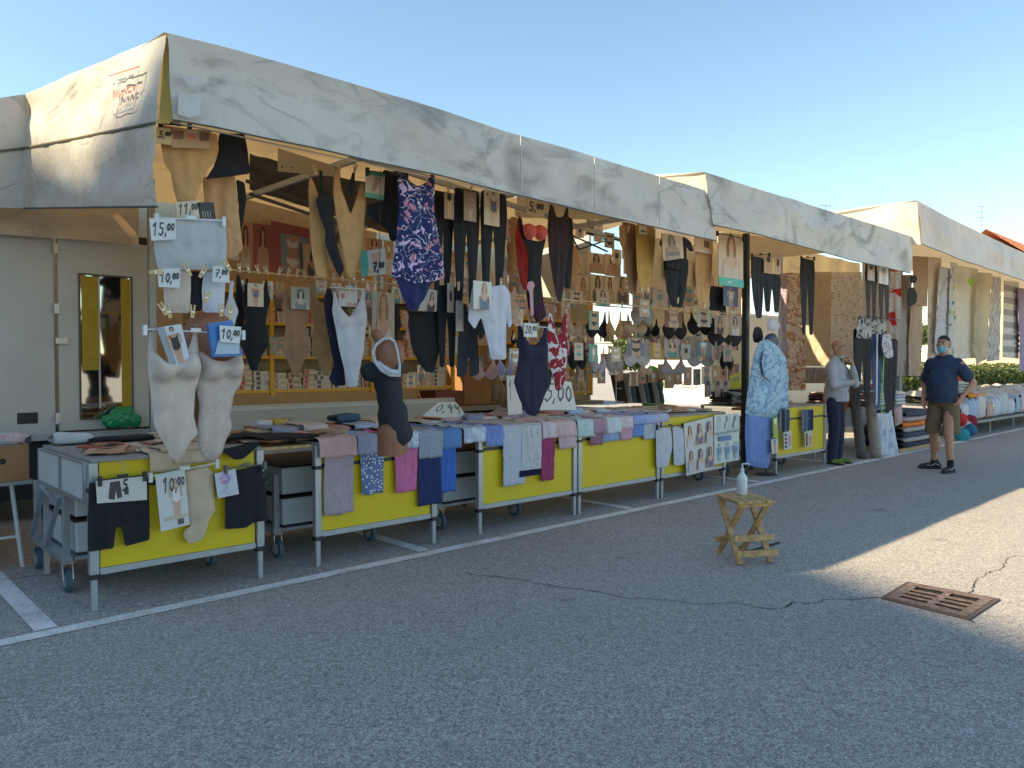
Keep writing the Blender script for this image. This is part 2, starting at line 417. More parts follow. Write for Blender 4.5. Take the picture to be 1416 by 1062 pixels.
mm = MB(); mm.tube([f1(i/60, 1.0)+Vector((-.012, 0, -.004)) for i in range(61)], .010, 6)
mm.build('seam_rope', plain('seam_dark', (.16, .14, .09), .8), c1)
mm = MB(); mm.tube([f2(i/60, 1.0) for i in range(61)], .007, 5); mm.build('hem_rope', plain('hem_dark', (.12, .11, .09), .8), c1)
# extension over the neighbouring doors, going left
X0 = PY(-160, 160, 7.3); X1 = PY(-160, 228, 7.3); X2 = PY(-160, 282, 7.3)
fx, _f = flap('side_valance', X0, E0, X1, E1, c1, TARP, .03, 9)
fx2, _f2 = flap('side_skirt', X1, E1, X2, E2, c1, TARP, .03, 11)
m = MB(); m.tube([_f(i/30, 1.0)+Vector((0, -.015, 0)) for i in range(31)], .010, 6); m.build('seam_rope', plain('seam_dark', (.16, .14, .09), .8), c1)
# roof over the extension
m = MB(); m.smooth = True
m.grid(lambda u, v: X0.lerp(E0, u)+Vector((0, 2.3*v, -.5*v)), 20, 10); m.build('roof_sheet', ROOFT, c1)
m = MB(); m.smooth = True
m.grid(lambda u, v: Vector((E0.x+(9.6-E0.x)*u, 7.4+2.3*v, 3.66-.25*v)), 30, 10); m.build('roof_sheet', ROOFT, c1)
# yellow lining strip in the corner slot
m = MB(); m.smooth = True
m.grid(lambda u, v: PY(228, 50, FY+.02).lerp(PY(236, 50, FY+.02), u).lerp(PY(219, 170, FY+.02).lerp(PY(240, 168, FY+.05), u), v)+Vector((0, .03*math.sin(PI*u), 0)), 6, 12)
m.build('corner_lining', cloth((.62, .50, .16)), c1)
for u_ in (713, 815, 905):
    a = Vector((PY(u_, 200, FY).x, FY-.062, interp([(p.x, p.z) for p in T1], PY(u_, 200, FY).x)-.02)); b = Vector((a.x, FY-.066, interp([(p.x, p.z) for p in B1], a.x)+.01))
    m = MB(); m.bar(a, b, .016, .006, up=(0, 1, 0)); m.build('seam', TARP2, c1)
# sunlit spots on the front valance near the corner, painted as pale patches
for q in ([(248, 101), (280, 108), (262, 121)], [(247, 129), (281, 131), (276, 146), (279, 158), (262, 163), (246, 158)]):
    m = MB(); m.poly([PY(u, v, FY-.055) for u, v in q], (0, 1, 0), .004); m.build('sunlit_patch', plain('sunlit_white', (.60, .59, .55), .6), c1)

top2 = [(975, 238), (1040, 259), (1100, 277), (1160, 296), (1210, 311), (1263, 328)]
bot2 = [(986, 311), (1050, 325), (1110, 341), (1180, 360), (1259, 378)]
c2, T2, B2 = canopy('grimy white canopy over the middle stall, below the third canopy', 0, 0, FY-.03, top2, bot2, TARP, 0, 0, 3.80, 7.4, 21.)
F2 = FY-.03
a0, a2 = PY(975, 238, F2), PY(984, 309, F2)
e0 = Vector((a0.x, 7.0, 3.74)); e2 = Vector((e0.x, e0.y, e0.z-.45))
a1 = a0.lerp(a2, .6)
m = MB(); m.smooth = True
m.grid(lambda u, v: e0.lerp(a0, u).lerp(e2.lerp(a2, u), v)+Vector((-.06*fn(u*5, v*3, 1), 0, 0)), 40, 12); m.build('side_valance', TARP2, c2)

F3 = 4.15
top3 = [(1268, 277), (1310, 300), (1360, 324), (1416, 350), (1500, 382), (1620, 424)]
bot3 = [(1275, 337), (1330, 360), (1380, 376), (1416, 388), (1500, 412), (1620, 447)]
c3, T3, B3 = canopy('clean pale canopy over the curtain stall at the far right', 0, 0, F3, top3, bot3, TARP3, 0, 0, 3.97, 7.6, 41.)
a0, a2 = PY(1268, 277, F3), PY(1273, 338, F3); e0 = Vector((a0.x, 7.5, 3.93)); e2 = Vector((e0.x, e0.y, e0.z-.66))
m = MB(); m.smooth = True
m.grid(lambda u, v: e0.lerp(a0, u).lerp(e2.lerp(a2, u), v)+Vector((-.05*fn(u*5, v*3, 4), 0, 0)), 40, 12); m.build('side_valance', TARP3, c3)
sd3 = (e0, a0, e2, a2)
# ============================================================ canopy frames (poles, bars, arms)
def pole(parent, x, y, z0, z1, r=.02, mat=None):
    m = MB(); m.bar((x, y, z0), (x, y, z1), r*2, r*2, up=(0, 1, 0)); return m.build('pole', mat or ALU, parent, .003)
for (x0, x1, y, z) in ((1.6, 6.8, 4.42, 2.84),):
    m = MB(); m.tube([(x0, y, z), (x1, y, z+.0)], .012, 8); m.build('front_rail', STEEL, c1)
for k, x in enumerate((3.2, 4.9, 6.6)):
    m = MB(); m.bar((x, 4.36, 3.0), (x+.05, 8.0, 3.05), .03, .05); m.build('roof_arm', ALU, c1)
m = MB(); m.bar((1.6, 4.5, 2.95), (9.4, 7.3, 3.3), .03, .05); m.build('roof_arm', ALU, c1)
pole(c1, 2.56, 7.7, 0, 3.2, .03)
p = PZ(1030, 655); pole(c2, 9.16, 5.2, 0, 3.15, .035, plain('dark_pole', (.03, .035, .045), .5))
pole(c3, 13.6, 7.0, 0, 3.6, .03); q = PZ(1345, 580)
m = MB(); m.bar((15.6, 5.6, .6), (15.55, 5.6, 3.3), .14, .1, up=(0, 1, 0)); m.build('pole', plain('slate_pole', (.16, .18, .24), .5), c3)

# ============================================================ trailer shop behind stall 1
tr = thing('market_trailer', 'white trailer shop with open side behind the stalls, cream doors at its left', 'trailer', (5.0, 9, 0))
YT = 8.0
m = MB(); m.box((-5, YT, .80), (1.80, YT+.05, 2.62)); m.build('side_panel', CREAM, tr)
m = MB(); m.box((-5, YT-.01, .74), (2.72, YT+.04, .80)); m.build('sill_rail', ALU, tr)
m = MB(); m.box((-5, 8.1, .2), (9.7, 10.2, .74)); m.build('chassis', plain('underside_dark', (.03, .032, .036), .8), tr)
m = MB(); m.box((-5, 10.2, .8), (9.7, 10.25, 3.9)); m.build('back_wall', plain('inner_wall', (.64, .55, .38), .6), tr)
m = MB(); m.box((2.72, 8.05, .80), (9.7, 10.2, .86)); m.build('floor_deck', GREYTOP, tr)
m = MB(); m.box((9.68, 8.35, .8), (9.73, 10.2, 3.62)); m.build('end_wall', CREAM, tr)
for x in (-1.5, 7.2):
    m = MB(); m.smooth = False; m.lathe([(.001, -.1), (.2, -.1), (.34, -.09), (.34, .09), (.2, .1), (.001, .1)], (x, 8.4, .34), 24, axis='Y'); m.build('wheel', RUBBER, tr)
# door with mirror
m = MB(); x0, x1 = 1.83, 2.62
m.box((x0, YT-.03, .82), (x1, YT+.03, 2.60)); dr = m.build('door', CREAM, tr, .006)
a = PY(110, 381, YT-.035); b = PY(182, 582, YT-.035)
mx0, mx1, mz0, mz1 = 2.01, 2.45, .93, 2.27
m = MB()
for bx in (((mx0-.015, YT-.045, mz0-.015), (mx0, YT-.028, mz1+.015)), ((mx1, YT-.045, mz0-.015), (mx1+.015, YT-.028, mz1+.015)), ((mx0, YT-.045, mz1), (mx1, YT-.028, mz1+.015)), ((mx0, YT-.045, mz0-.015), (mx1, YT-.028, mz0))): m.box(*bx)
m.build('window_frame', plain('mirror_frame', (.10, .09, .07), .5), dr)
mm_, nt_, bs_ = newmat('mirror_glass'); bs_.inputs['Base Color'].default_value = (.55, .55, .5, 1); bs_.inputs['Metallic'].default_value = 1; bs_.inputs['Roughness'].default_value = .04
m = MB(); m.box((mx0, YT-.040, mz0), (mx1, YT-.032, mz1)); mir = m.build('mirror', mm_, dr)
# what the mirror shows: its reflection, painted as thin coloured strips over the glass
m = MB(); m.box((mx0+.01, YT-.0415, 1.38), (mx0+.15, YT-.0405, mz1-.01)); m.build('yellow_panel', plain('mirrored_yellow', (.42, .28, .01), .5), dr)  # reflected yellow, a flat strip laid on the mirror
m = MB(); m.box((mx1-.09, YT-.0415, 1.02), (mx1-.005, YT-.0405, mz1-.01)); m.build('yellow_panel', plain('mirrored_yellow', (.42, .28, .01), .5), dr)
m = MB(); m.box((mx0+.15, YT-.046, 1.02), (mx0+.165, YT-.041, mz1-.02)); m.build('mirrored_strip', ALU, dr)
for z in (.9, 1.9, 2.45):
    m = MB(); m.box((1.795, YT-.045, z), (1.835, YT-.025, z+.09)); m.build('hinge', STEEL, dr)
m = MB(); m.box((1.80, YT-.06, 1.62), (1.90, YT-.04, 1.68)); m.build('handle', STEEL, dr, .004)
m = MB(); m.box((1.50, YT-.006, .90), (1.66, YT-.002, 1.0)); m.build('vent', BLACKP, tr)
m = MB(); m.box((1.16, YT-.05, 1.42), (1.24, YT-.002, 1.56)); m.build('latch_box', WHITEP, tr, .006)
m = MB(); m.box((-5, YT-.02, 2.62), (2.72, YT+.06, 2.68)); m.build('top_rail', plain('dark_rail', (.05, .045, .04), .6), tr)
# amber awning fabric above the doors
m = MB(); m.smooth = True
m.grid(lambda u, v: PY(-160, 270, 7.85).lerp(PY(192, 268, 7.85), u).lerp(PY(-160, 312, 7.85).lerp(PY(192, 338, 7.85), u), v)+Vector((0, .05*fn(u*6, v*3, 2), 0)), 50, 10)
bf = m.build('back_skirt', ROOFT, c1)
# green bag seen beside the door
# counter box and cream front under the shelves
m = MB(); m.box((3.0, 7.9, .30), (6.45, 8.02, 1.0)); m.build('counter_front', CREAM, tr)
m = MB()
for a, b in (((3.25, 7.885, .62), (6.2, 7.90, .66)), ((3.25, 7.885, .94), (6.2, 7.90, .97)), ((3.25, 7.885, .66), (3.3, 7.90, .94)), ((6.15, 7.885, .66), (6.2, 7.90, .94))): m.box(a, b)
m.build('counter_moulding', WHITEP, tr)

# shelves (yellow edges)
def shelf_unit(x0, x1, levels, yf, yb, posts, label):
    t = thing('shelf_unit', label, 'shelf', ((x0+x1)/2, (yf+yb)/2, levels[0]))
    for z in levels:
        m = MB(); m.box((x0, yf, z), (x1, yb, z+.03)); m.build('shelf', YSHELF, t)
    for x in posts:
        m = MB(); m.box((x-.02, yf-.012, levels[0]-.03), (x+.02, yf+.03, levels[-1]+.35)); m.build('post', YSHELF, t)
    m = MB(); m.box((x0, yb+.002, levels[0]), (x1, yb+.012, levels[-1]+.4)); m.build('back_board', plain('shelf_back', (.46, .36, .24), .8), t)
    return t
LV = [1.12, 1.50, 1.88, 2.22]
shelf_unit(3.15, 6.62, LV, 8.12, 8.5, (3.18, 3.98, 5.3, 6.6), 'long yellow shelf rack packed with slim boxes at the left of the trailer')
shelf_unit(7.75, 9.5, [.98, 1.36, 1.74, 2.1], 8.12, 8.5, (7.77, 9.48), 'short yellow shelf rack with square boxes near the right end of the trailer')
# boxes on shelves
def boxcol(a, b, c):
    m = MB(); w_, d_, h_ = a
    m.box((0, 0, 0), (w_, d_, h_), 0, b); m.box((w_*.12, -.001, h_*.12), (w_*.38, 0, h_*.88), 0, c[0]); m.box((w_*.5, -.001, h_*.2), (w_*.92, 0, h_*.5), 0, c[1])
    return m
BX = []
specs = [((.17, .3, .062), (.62, .54, .42), [(.35, .05, .05), (.22, .16, .12)]), ((.17, .3, .062), (.68, .62, .50), [(.45, .28, .2), (.5, .42, .34)]),
         ((.15, .3, .055), (.58, .46, .34), [(.5, .08, .05), (.75, .66, .5)]), ((.15, .3, .07), (.52, .30, .16), [(.5, .06, .04), (.7, .6, .4)]),
         ((.12, .3, .05), (.34, .38, .32), [(.12, .16, .14), (.6, .6, .5)]), ((.13, .28, .12), (.64, .56, .44), [(.4, .24, .18), (.5, .34, .26)]),
         ((.20, .3, .05), (.70, .66, .60), [(.12, .12, .14), (.45, .5, .55)]), ((.11, .3, .09), (.60, .34, .32), [(.7, .6, .55), (.35, .1, .1)])]
for i, s_ in enumerate(specs):
    o = boxcol(*s_).build('shelf_box', PRINT); o.location = (0, -200, 0); BX.append((o, s_[0]))
used = [False]*len(BX)
BG = 'slim boxed garments stacked on the long yellow shelf'
BG2 = 'square boxed garments stacked on the short yellow shelf'
BL = {0: 'slim tan garment box with a dark red figure, on the long yellow shelf', 1: 'slim cream garment box with a faded figure, on the long yellow shelf',
      2: 'slim ochre garment box with a bright red spot, on the long yellow shelf', 3: 'orange end garment box on the long yellow shelf',
      4: 'greenish grey garment box on the long yellow shelf', 5: 'square cream box on the short yellow shelf', 6: 'wide white garment box with a dark patch, on the long yellow shelf', 7: 'dusty pink garment box on the long yellow shelf'}
def put_box(k, x, y, z, lab=None, grp=None):
    o, s_ = BX[k]
    if used[k]: c = o.copy(); COL.objects.link(c)
    else: c = o; used[k] = True
    c.location = (x+s_[0]/2, y+s_[1]/2, z); c.rotation_euler.z = random.uniform(-.08, .08)
    tag(c, lab or BL[k], 'box', grp or (BG if k != 5 else BG2)+' type %s' % ['red figure', 'faded figure', 'red spot', 'orange', 'grey', 'square', 'white', 'pink'][k])
nb = 0
for li, z in enumerate(LV[:3]):
    x = 3.22; hgt = (LV[li+1]-z)-.06
    while x < 6.4:
        k = random.choice([0, 1, 2, 3, 4, 6, 7, 1] if li else [0, 0, 6, 1, 2])
        s_ = BX[k][1]; zz = z+.03; top = z+.03+hgt*random.uniform(.6, 1)
        while zz+s_[2] < top:
            put_box(k, x+random.uniform(-.006, .006), 8.13+random.uniform(0, .03), zz); zz += s_[2]+.003; nb += 1
        x += s_[0]+.02
for z in (.98, 1.36, 1.74):
    x = 7.85
    while x < 9.3:
        zz = z+.03; s_ = BX[5][1]
        while zz+s_[2] < z+.36: put_box(5, x, 8.13, zz); zz += s_[2]+.003; nb += 1
        x += s_[0]+.025
print('boxes', nb)

# ============================================================ display tables with yellow fronts
ZT = .88
def table(x0, x1, label, Y=4.87, back=6.0, trolley=True, y2=None):
    t = thing('display_table', label, 'table', ((x0+x1)/2, (Y+back)/2, 0), 'yellow fronted display tables in a row')
    m = MB(); m.box((x0+.035, Y-.004, .245), (x1-.035, Y+.012, ZT-.02)); pn = m.build('front_panel', YELLOW, t)
    m = MB(); m.box((x0+.03, Y-.014, .205), (x1-.03, Y+.02, .243)); m.build('bottom_rail', ALU, t, .003)
    m = MB(); m.box((x0-.01, Y-.02, ZT-.018), (x1+.01, back, ZT)); m.build('table_top', GREYTOP, t, .003)
    for x in (x0, x1):
        m = MB(); m.bar((x, Y, .19), (x, Y, ZT-.02), .05, .045, up=(0, 1, 0)); m.bar((x, Y, 0), (x, Y, .19), .034, .032, up=(0, 1, 0))
        lg = m.build('leg', ALU, t, .003)
        m = MB(); m.box((x-.03, Y-.028, .185), (x+.03, Y+.028, .215)); m.build('clip', BLACKP, lg)
        m = MB(); m.box((x-.028, Y-.027, .69), (x+.028, Y+.027, .715)); m.build('clip', BLACKP, lg)
    for x in (x0, x1):
        m = MB(); m.bar((x, back-.03, 0), (x, back-.03, ZT-.02), .034, .034, up=(0, 1, 0)); m.build('leg', ALU, t, .003)
    m = MB(); m.box((x0+.035, Y-.016, .70), (x1-.035, Y-.0045, .725)); m.build('catch_strip', BLACKP, t)
    return t
TB = [table(1.28, 2.29, 'left end yellow display table hung with black shorts and a beige bodysuit'),
      table(2.72, 3.75, 'yellow display table under pink top and floral pyjamas, left of the first trolley gap'),
      table(4.24, 5.43, 'yellow display table under two long nightgowns and magenta trousers'),
      table(5.50, 6.76, 'yellow display table with a bare front below short folded tops, middle of the row'),
      table(6.84, 8.09, 'yellow display table hung with white pyjamas and two posters'),
      table(9.36, 10.78, 'yellow display table hung with socks, beside the man in grey')]
# bridging boards across the gaps
for (a, b) in ((2.32, 2.69), (3.78, 4.21)):
    m = MB(); m.box((a, 4.9, ZT-.035), (b, 6.0, ZT-.012)); tag(m.build('bridging_board', WOOD, None, .003), 'wooden board bridging the gap %s' % ('beside the left end table' if a < 3 else 'between pink and nightgown tables'), 'board')

# trolleys: white crates on scissor frame with wheels
def caster(parent, x, y, r=.075):
    m = MB(); m.smooth = False; m.lathe([(.001, -.016), (r*.55, -.018), (r*.6, -.014)], (x, y, r), 20, axis='X')
    wl = MB(); wl.lathe([(r*.62, -.018), (r, -.014), (r, .014), (r*.62, .018)], (x, y, r), 24, axis='X'); w_ = wl.build('wheel', plain('blue_grey_tyre', (.06, .12, .17), .6), parent)
    m = MB(); m.lathe([(.001, -.02), (r*.6, -.02), (r*.6, .02), (.001, .02)], (x, y, r), 20, axis='X'); m.build('hub', plain('hub_grey', (.35, .40, .44), .4), w_)
    m = MB()
    for s_ in (-1, 1): m.bar((x+s_*.028, y, r), (x+s_*.028, y+.02, 2*r+.03), .005, .05, up=(0, 1, 0))
    m.box((x-.034, y-.03, 2*r+.03), (x+.034, y+.05, 2*r+.042)); m.build('fork', STEEL, parent)
def trolley(x, y0, y1, w, label, open_=True):
    t = thing('folding_trolley', label, 'trolley', (x+w/2, (y0+y1)/2, 0), 'folding trolleys behind the tables')
    for y in (y0, y1):
        m = MB(); m.bar((x, y, .19), (x, y, .62), .04, .04, up=(0, 1, 0)); m.build('post', ALU, t, .003)
        m = MB(); m.bar((x+w, y, .19), (x+w, y, .62), .04, .04, up=(0, 1, 0)); m.build('post', ALU, t, .003)
        caster(t, x-.0, y-.02); caster(t, x+w, y-.02)
    m = MB(); m.box((x-.03, y0-.03, .185), (x+.03, y1+.03, .225)); m.build('base_rail', ALU, t, .003)
    m = MB(); m.box((x+.04, y0-.02, .19), (x+w, y1, .215)); m.build('deck', ALU, t, .003)
    ym = (y0+y1)/2
    for a, b in (((x-.03, y0, .60), (x-.03, ym, .22)), ((x-.035, ym, .62), (x-.035, y1, .24)), ((x-.04, y0+.04, .56), (x-.04, ym+.1, .62))):
        m = MB(); m.bar(a, b, .014, .03, up=(1, 0, 0)); m.build('brace', ALU, t, .002)
    for z in (.23, .46):
        m = MB(); m.box((x+.05, y0-.01, z), (x+w-.05, y1, z+.20)); cr = m.build('crate', WHITEP, t, .012)
        m = MB(); m.box((x+.04, y0-.02, z+.20), (x+w-.04, y1+.01, z+.215)); m.build('lid', BLACKP, cr, .004)
    return t
trolley(1.27, 5.42, 6.18, .9, 'folding aluminium trolley with blue wheels under the left end table')
trolley(2.62, 5.3, 6.1, .8, 'folding trolley seen in the gap right of the left end table')
trolley(4.1, 5.25, 6.0, .9, 'folding trolley seen in the gap left of the nightgown table')
trolley(8.2, 5.3, 6.0, .6, 'folding trolley behind the posters table near the dark pole')
trolley(9.5, 5.35, 6.1, .9, 'folding trolley behind the socks table')
# white end boxes of table 1
for y0, y1 in ((4.9, 5.42), (5.46, 6.0)):
    m = MB(); m.box((1.245, y0+.02, ZT-.235), (1.262, y1-.02, ZT-.03)); m.build('end_panel', WHITEP, TB[0], .002)
m = MB()
for a, b in (((1.24, 4.9, ZT-.26), (1.27, 6.0, ZT-.235)), ((1.24, 4.9, ZT-.03), (1.27, 6.0, ZT-.019)), ((1.24, 5.42, ZT-.235), (1.27, 5.46, ZT-.03)), ((1.24, 4.895, ZT-.235), (1.27, 4.92, ZT-.03)), ((1.24, 5.98, ZT-.235), (1.27, 6.0, ZT-.03))): m.box(a, b)
m.build('end_frame', ALU, TB[0])

# ============================================================ occluding building (added left of camera, out of frame, for its shade)
bd = thing('shade_block', 'tall plain unseen block added left of the square for its shade', 'building', (-34, 10, 0))
ED = Vector((.39, .92, 0)).normalized(); EN = Vector((-ED.y, ED.x, 0))
EP = Vector((4.75, 1.05, 0))+Vector((-1, .52, .86))*29
def bp(a, d, z): p = EP+ED*a+EN*d; return Vector((p.x, p.y, z))
def bbox(m, a0, a1, d0, d1, z0, z1):
    vs = [bp(a0, d0, z0), bp(a1, d0, z0), bp(a1, d1, z0), bp(a0, d1, z0), bp(a0, d0, z1), bp(a1, d0, z1), bp(a1, d1, z1), bp(a0, d1, z1)]
    return m.add(vs, [(0, 3, 2, 1), (4, 5, 6, 7), (0, 1, 5, 4), (1, 2, 6, 5), (2, 3, 7, 6), (3, 0, 4, 7)])
bd.location = (EP.x, EP.y, 0)
# lower wing, its sloped roof shaped to let sun onto the canopy end
def hit(p):
    p = Vector(p); d = Vector((-1, .52, .86)); t = (EP-p).dot(EN)/d.dot(EN); q = p+d*t; return (q-EP).dot(ED), q.z
a1_, z1_ = hit((1.5, 4.3, 2.66)); a2_, z2_ = hit((1.45, 5.6, 2.50)); print('wing', a1_, z1_, a2_, z2_, EP.z)
print('ground', hit((5.2,2.4,0)), hit((4.7,1.05,0)), hit((9,2.1,0)))
WZ = min(EP.z-.3, z1_)
bbox(m0 := MB(), -38, a1_+.12, 0, 13, 0, EP.z-.4).build('wall', plain('render_wall', (.45, .36, .26), .9, 0, .1, .6), bd)
bbox(m0 := MB(), -38.3, a1_+.12, 0, 13.3, EP.z-.4, EP.z).build('roof', plain('roof_slab', (.25, .2, .17), .9), bd)
SZ = z2_+.22
bbox(m0 := MB(), a1_+.12, 22, 0, 13, 0, SZ).build('wall', plain('render_wall', (.45, .36, .26), .9, 0, .1, .6), bd)
m0 = MB(); m0.add([bp(a1_+.12, 0, SZ), bp(a1_+.12, 0, z1_+.35), bp(a2_+.1, 0, SZ), bp(a1_+.12, 13, SZ), bp(a1_+.12, 13, z1_+.35), bp(a2_+.1, 13, SZ)], [(0, 1, 2), (3, 5, 4), (0, 3, 4, 1), (1, 4, 5, 2), (0, 2, 5, 3)]); m0.build('roof', plain('roof_slab', (.25, .2, .17), .9), bd)
WP = plain('dark_pane', (.05, .06, .08), .15)
for fl_ in range(7):
    for a in range(-35, 20, 9):
        z = 1.5+fl_*3.4
        bbox(m0 := MB(), a, a+1.4, -.03, .02, z, z+1.7).build('window', WP, bd)
# ============================================================ garments
def chaikin(p, n=1):
    for _ in range(n):
        q = []
        for i in range(len(p)):
            a = p[i]; b = p[(i+1) % len(p)]; l = math.hypot(b[0]-a[0], b[1]-a[1])+1e-9; t = min(.22, (2.2 if n == 1 else 60)/l)
            q += [(a[0]*(1-t)+b[0]*t, a[1]*(1-t)+b[1]*t), (a[0]*t+b[0]*(1-t), a[1]*t+b[1]*(1-t))]
        p = q
    return p
def inpoly(x, y, p):
    c = False; j = len(p)-1
    for i in range(len(p)):
        if (p[i][1] > y) != (p[j][1] > y) and x < (p[j][0]-p[i][0])*(y-p[i][1])/(p[j][1]-p[i][1])+p[i][0]: c = not c
        j = i
    return c
def slope(u, v, uc): return v+(506-v)/(1827-u)*(u-uc)
def rectmap(tmpl, u0, u1, v0, v1, lean=0):
    uc = (u0+u1)/2; o = []
    for a, b in tmpl:
        u = u0+(u1-u0)*a+lean*b; v = v0+(v1-v0)*b; o.append((u, slope(u, v, uc)))
    return o
def cloth_mesh(pts, P0, ang, thick, fold, seed, bulge=(), smooth=1, M=None):
    """closed cloth body whose outline is pts (photo pixels) on an upright plane through P0"""
    a = R(ang); n = Vector((math.sin(a), -math.cos(a), 0)); ex = Vector((math.cos(a), math.sin(a), 0))
    P0 = Vector(P0)
    pp = chaikin(pts, smooth) if smooth else pts
    W = [PP(u, v, P0, ang) for u, v in pp]; o = W[0].copy()
    q = [((p-o).dot(ex), p.z-o.z) for p in W]
    # resample long edges
    xs = [p[0] for p in q]; zs = [p[1] for p in q]
    area = abs(sum(q[i][0]*q[(i+1) % len(q)][1]-q[(i+1) % len(q)][0]*q[i][1] for i in range(len(q))))/2
    st = max(.012, math.sqrt(max(area, 1e-4)/420))
    b = []
    for i in range(len(q)):
        A = q[i]; B = q[(i+1) % len(q)]; d = math.hypot(B[0]-A[0], B[1]-A[1])
        if d < 1e-5: continue
        k = max(1, int(d/(st*1.3)))
        for j in range(k): b.append((A[0]+(B[0]-A[0])*j/k, A[1]+(B[1]-A[1])*j/k))
    inner = []; bb = np.array(b); b2 = np.roll(bb, -1, 0); dd = b2-bb; l2 = (dd**2).sum(1)+1e-12
    def dist(x, y):
        t = np.clip(((x-bb[:, 0])*dd[:, 0]+(y-bb[:, 1])*dd[:, 1])/l2, 0, 1)
        return float(np.sqrt(((bb[:, 0]+t*dd[:, 0]-x)**2+(bb[:, 1]+t*dd[:, 1]-y)**2).min()))
    y = min(zs)+st/2; r = 0
    while y < max(zs):
        x = min(xs)+(st/2 if r % 2 else 0)
        while x < max(xs):
            if inpoly(x, y, b) and dist(x, y) > st*.45: inner.append((x, y))
            x += st
        y += st*.87; r += 1
    allp = [Vector(p) for p in b+inner]; nbn = len(b)
    vo, eo, fo, ov, oe, of = delaunay_2d_cdt(allp, [], [list(range(nbn))], 1, 1e-6)
    bul = []
    for (u, v, rr, dp) in bulge:
        w_ = PP(u, v, P0, ang); w2 = PP(u+rr, v, P0, ang); bul.append(((w_-o).dot(ex), w_.z-o.z, abs((w2-w_).dot(ex)), dp))
    mb = MB(); mb.smooth = True; fr = []; bk = []; height = max(zs)-min(zs)+1e-6
    for p in vo:
        d = dist(p.x, p.y); e = min(1, d/.05)**.6 if d > 1e-4 else 0
        off = thick*.75*e
        for (bx, by, br, dp) in bul:
            t = 1-((p.x-bx)**2+(p.y-by)**2)/(br*br)
            if t > 0: off += dp*t**.6*min(1, e*1.5)
        g = 1-(p.y-min(zs))/height
        fo_ = fold*(math.sin(p.x*62+seed*3+2.2*fn(p.x*6, p.y*2.2, seed))*.5+1.6*fn(p.x*13+seed, p.y*3.2, seed)+.9*fn(p.x*20+p.y*14, p.y*12, seed))*(.45+.7*g)
        fb = .8*fold*fn(p.x*4+seed, p.y*2, 3)
        base = o+ex*p.x+Vector((0, 0, p.y))
        fr.append(base+n*(off+fo_*e+fb)); bk.append(base+n*(-off*.4+fo_*e*.6+fb))
    k = len(fr); isb = set()
    fs = [tuple(f) for f in fo]+[tuple(reversed([i+k for i in f])) for f in fo]
    # boundary: edges used once
    cnt = {}
    for f in fo:
        for i in range(len(f)):
            e_ = (f[i], f[(i+1) % len(f)]); cnt[e_] = 1
    for (a_, b_) in cnt:
        if (b_, a_) not in cnt: fs.append((b_, a_, a_+k, b_+k))
    mb.add(fr+bk, fs); return mb
GN = [0]
def garment(name, label, cat, pts, Y, mat, thick=.010, fold=.012, ang=0, bulge=(), group=None, smooth=1, parent=None):
    GN[0] += 1
    uc = sum(p[0] for p in pts)/len(pts); vc = sum(p[1] for p in pts)/len(pts)
    P0 = PY(uc, vc, Y)
    o = cloth_mesh(pts, P0, ang, thick, fold, GN[0]*1.37, bulge, smooth).build(name, mat, parent, fixn=True)
    if parent is None: tag(o, label, cat, group)
    return o
BODY = [(.15, 0), (.22, 0), (.27, .11), (.38, .19), (.5, .24), (.62, .19), (.73, .11), (.78, 0), (.85, 0), (.9, .14), (.98, .22), (.9, .32), (.84, .46), (.93, .62), (.97, .72), (.76, .84), (.64, .95), (.62, 1), (.38, 1), (.36, .95), (.24, .84), (.03, .72), (.07, .62), (.16, .46), (.1, .32), (.02, .22), (.1, .14)]
SLIM = [(.2, 0), (.35, 0), (.45, .12), (.9, .2), (1, .4), (.85, .6), (.95, .8), (.8, .95), (.5, 1), (.3, .9), (.1, .6), (.0, .3), (.1, .12)]
LEGG = [(.05, 0), (.95, 0), (1, .2), (.93, .6), (.85, 1), (.62, 1), (.56, .6), (.5, .38), (.44, .6), (.38, 1), (.15, 1), (.07, .6), (0, .2)]
LEG1 = [(0, 0), (1, 0), (1, .25), (.9, .7), (.75, 1), (.3, 1), (.1, .7), (0, .25)]
TEE = [(.25, 0), (.4, .03), (.6, .03), (.75, 0), (.92, .1), (1, .38), (.88, .42), (.8, .28), (.8, 1), (.2, 1), (.2, .28), (.12, .42), (0, .38), (.08, .1)]
SHORT = [(.02, 0), (.98, 0), (1, .5), (1, .96), (.6, 1), (.55, .72), (.5, .68), (.45, .72), (.42, 1), (0, 1), (0, .5)]
SKIRT = [(.08, 0), (.92, 0), (1, 1), (0, 1)]
BRA = [(.14, 0), (.19, 0), (.25, .35), (.37, .5), (.46, .68), (.54, .68), (.63, .5), (.75, .35), (.81, 0), (.86, 0), (.88, .4), (1, .55), (1, .7), (.92, .88), (.76, 1), (.6, .92), (.5, .8), (.4, .92), (.24, 1), (.08, .88), (0, .7), (0, .55), (.12, .4)]
BRIEF = [(0, 0), (1, 0), (.98, .3), (.7, .75), (.6, 1), (.4, 1), (.3, .75), (.02, .3)]
def G(name, label, cat, tm, rect, Y, mat, lean=0, **k):
    u0, u1, v0, v1 = rect
    if tm is BRA:
        w_ = u1-u0
        k.setdefault('bulge', [(u0+.26*w_, v0+.68*(v1-v0), .24*w_, .035), (u0+.74*w_, v0+.68*(v1-v0), .24*w_, .035)])
        k.setdefault('thick', .006); k.setdefault('fold', .001)
    return garment(name, label, cat, rectmap(tm, u0, u1, v0, v1, lean), Y, mat, **k)

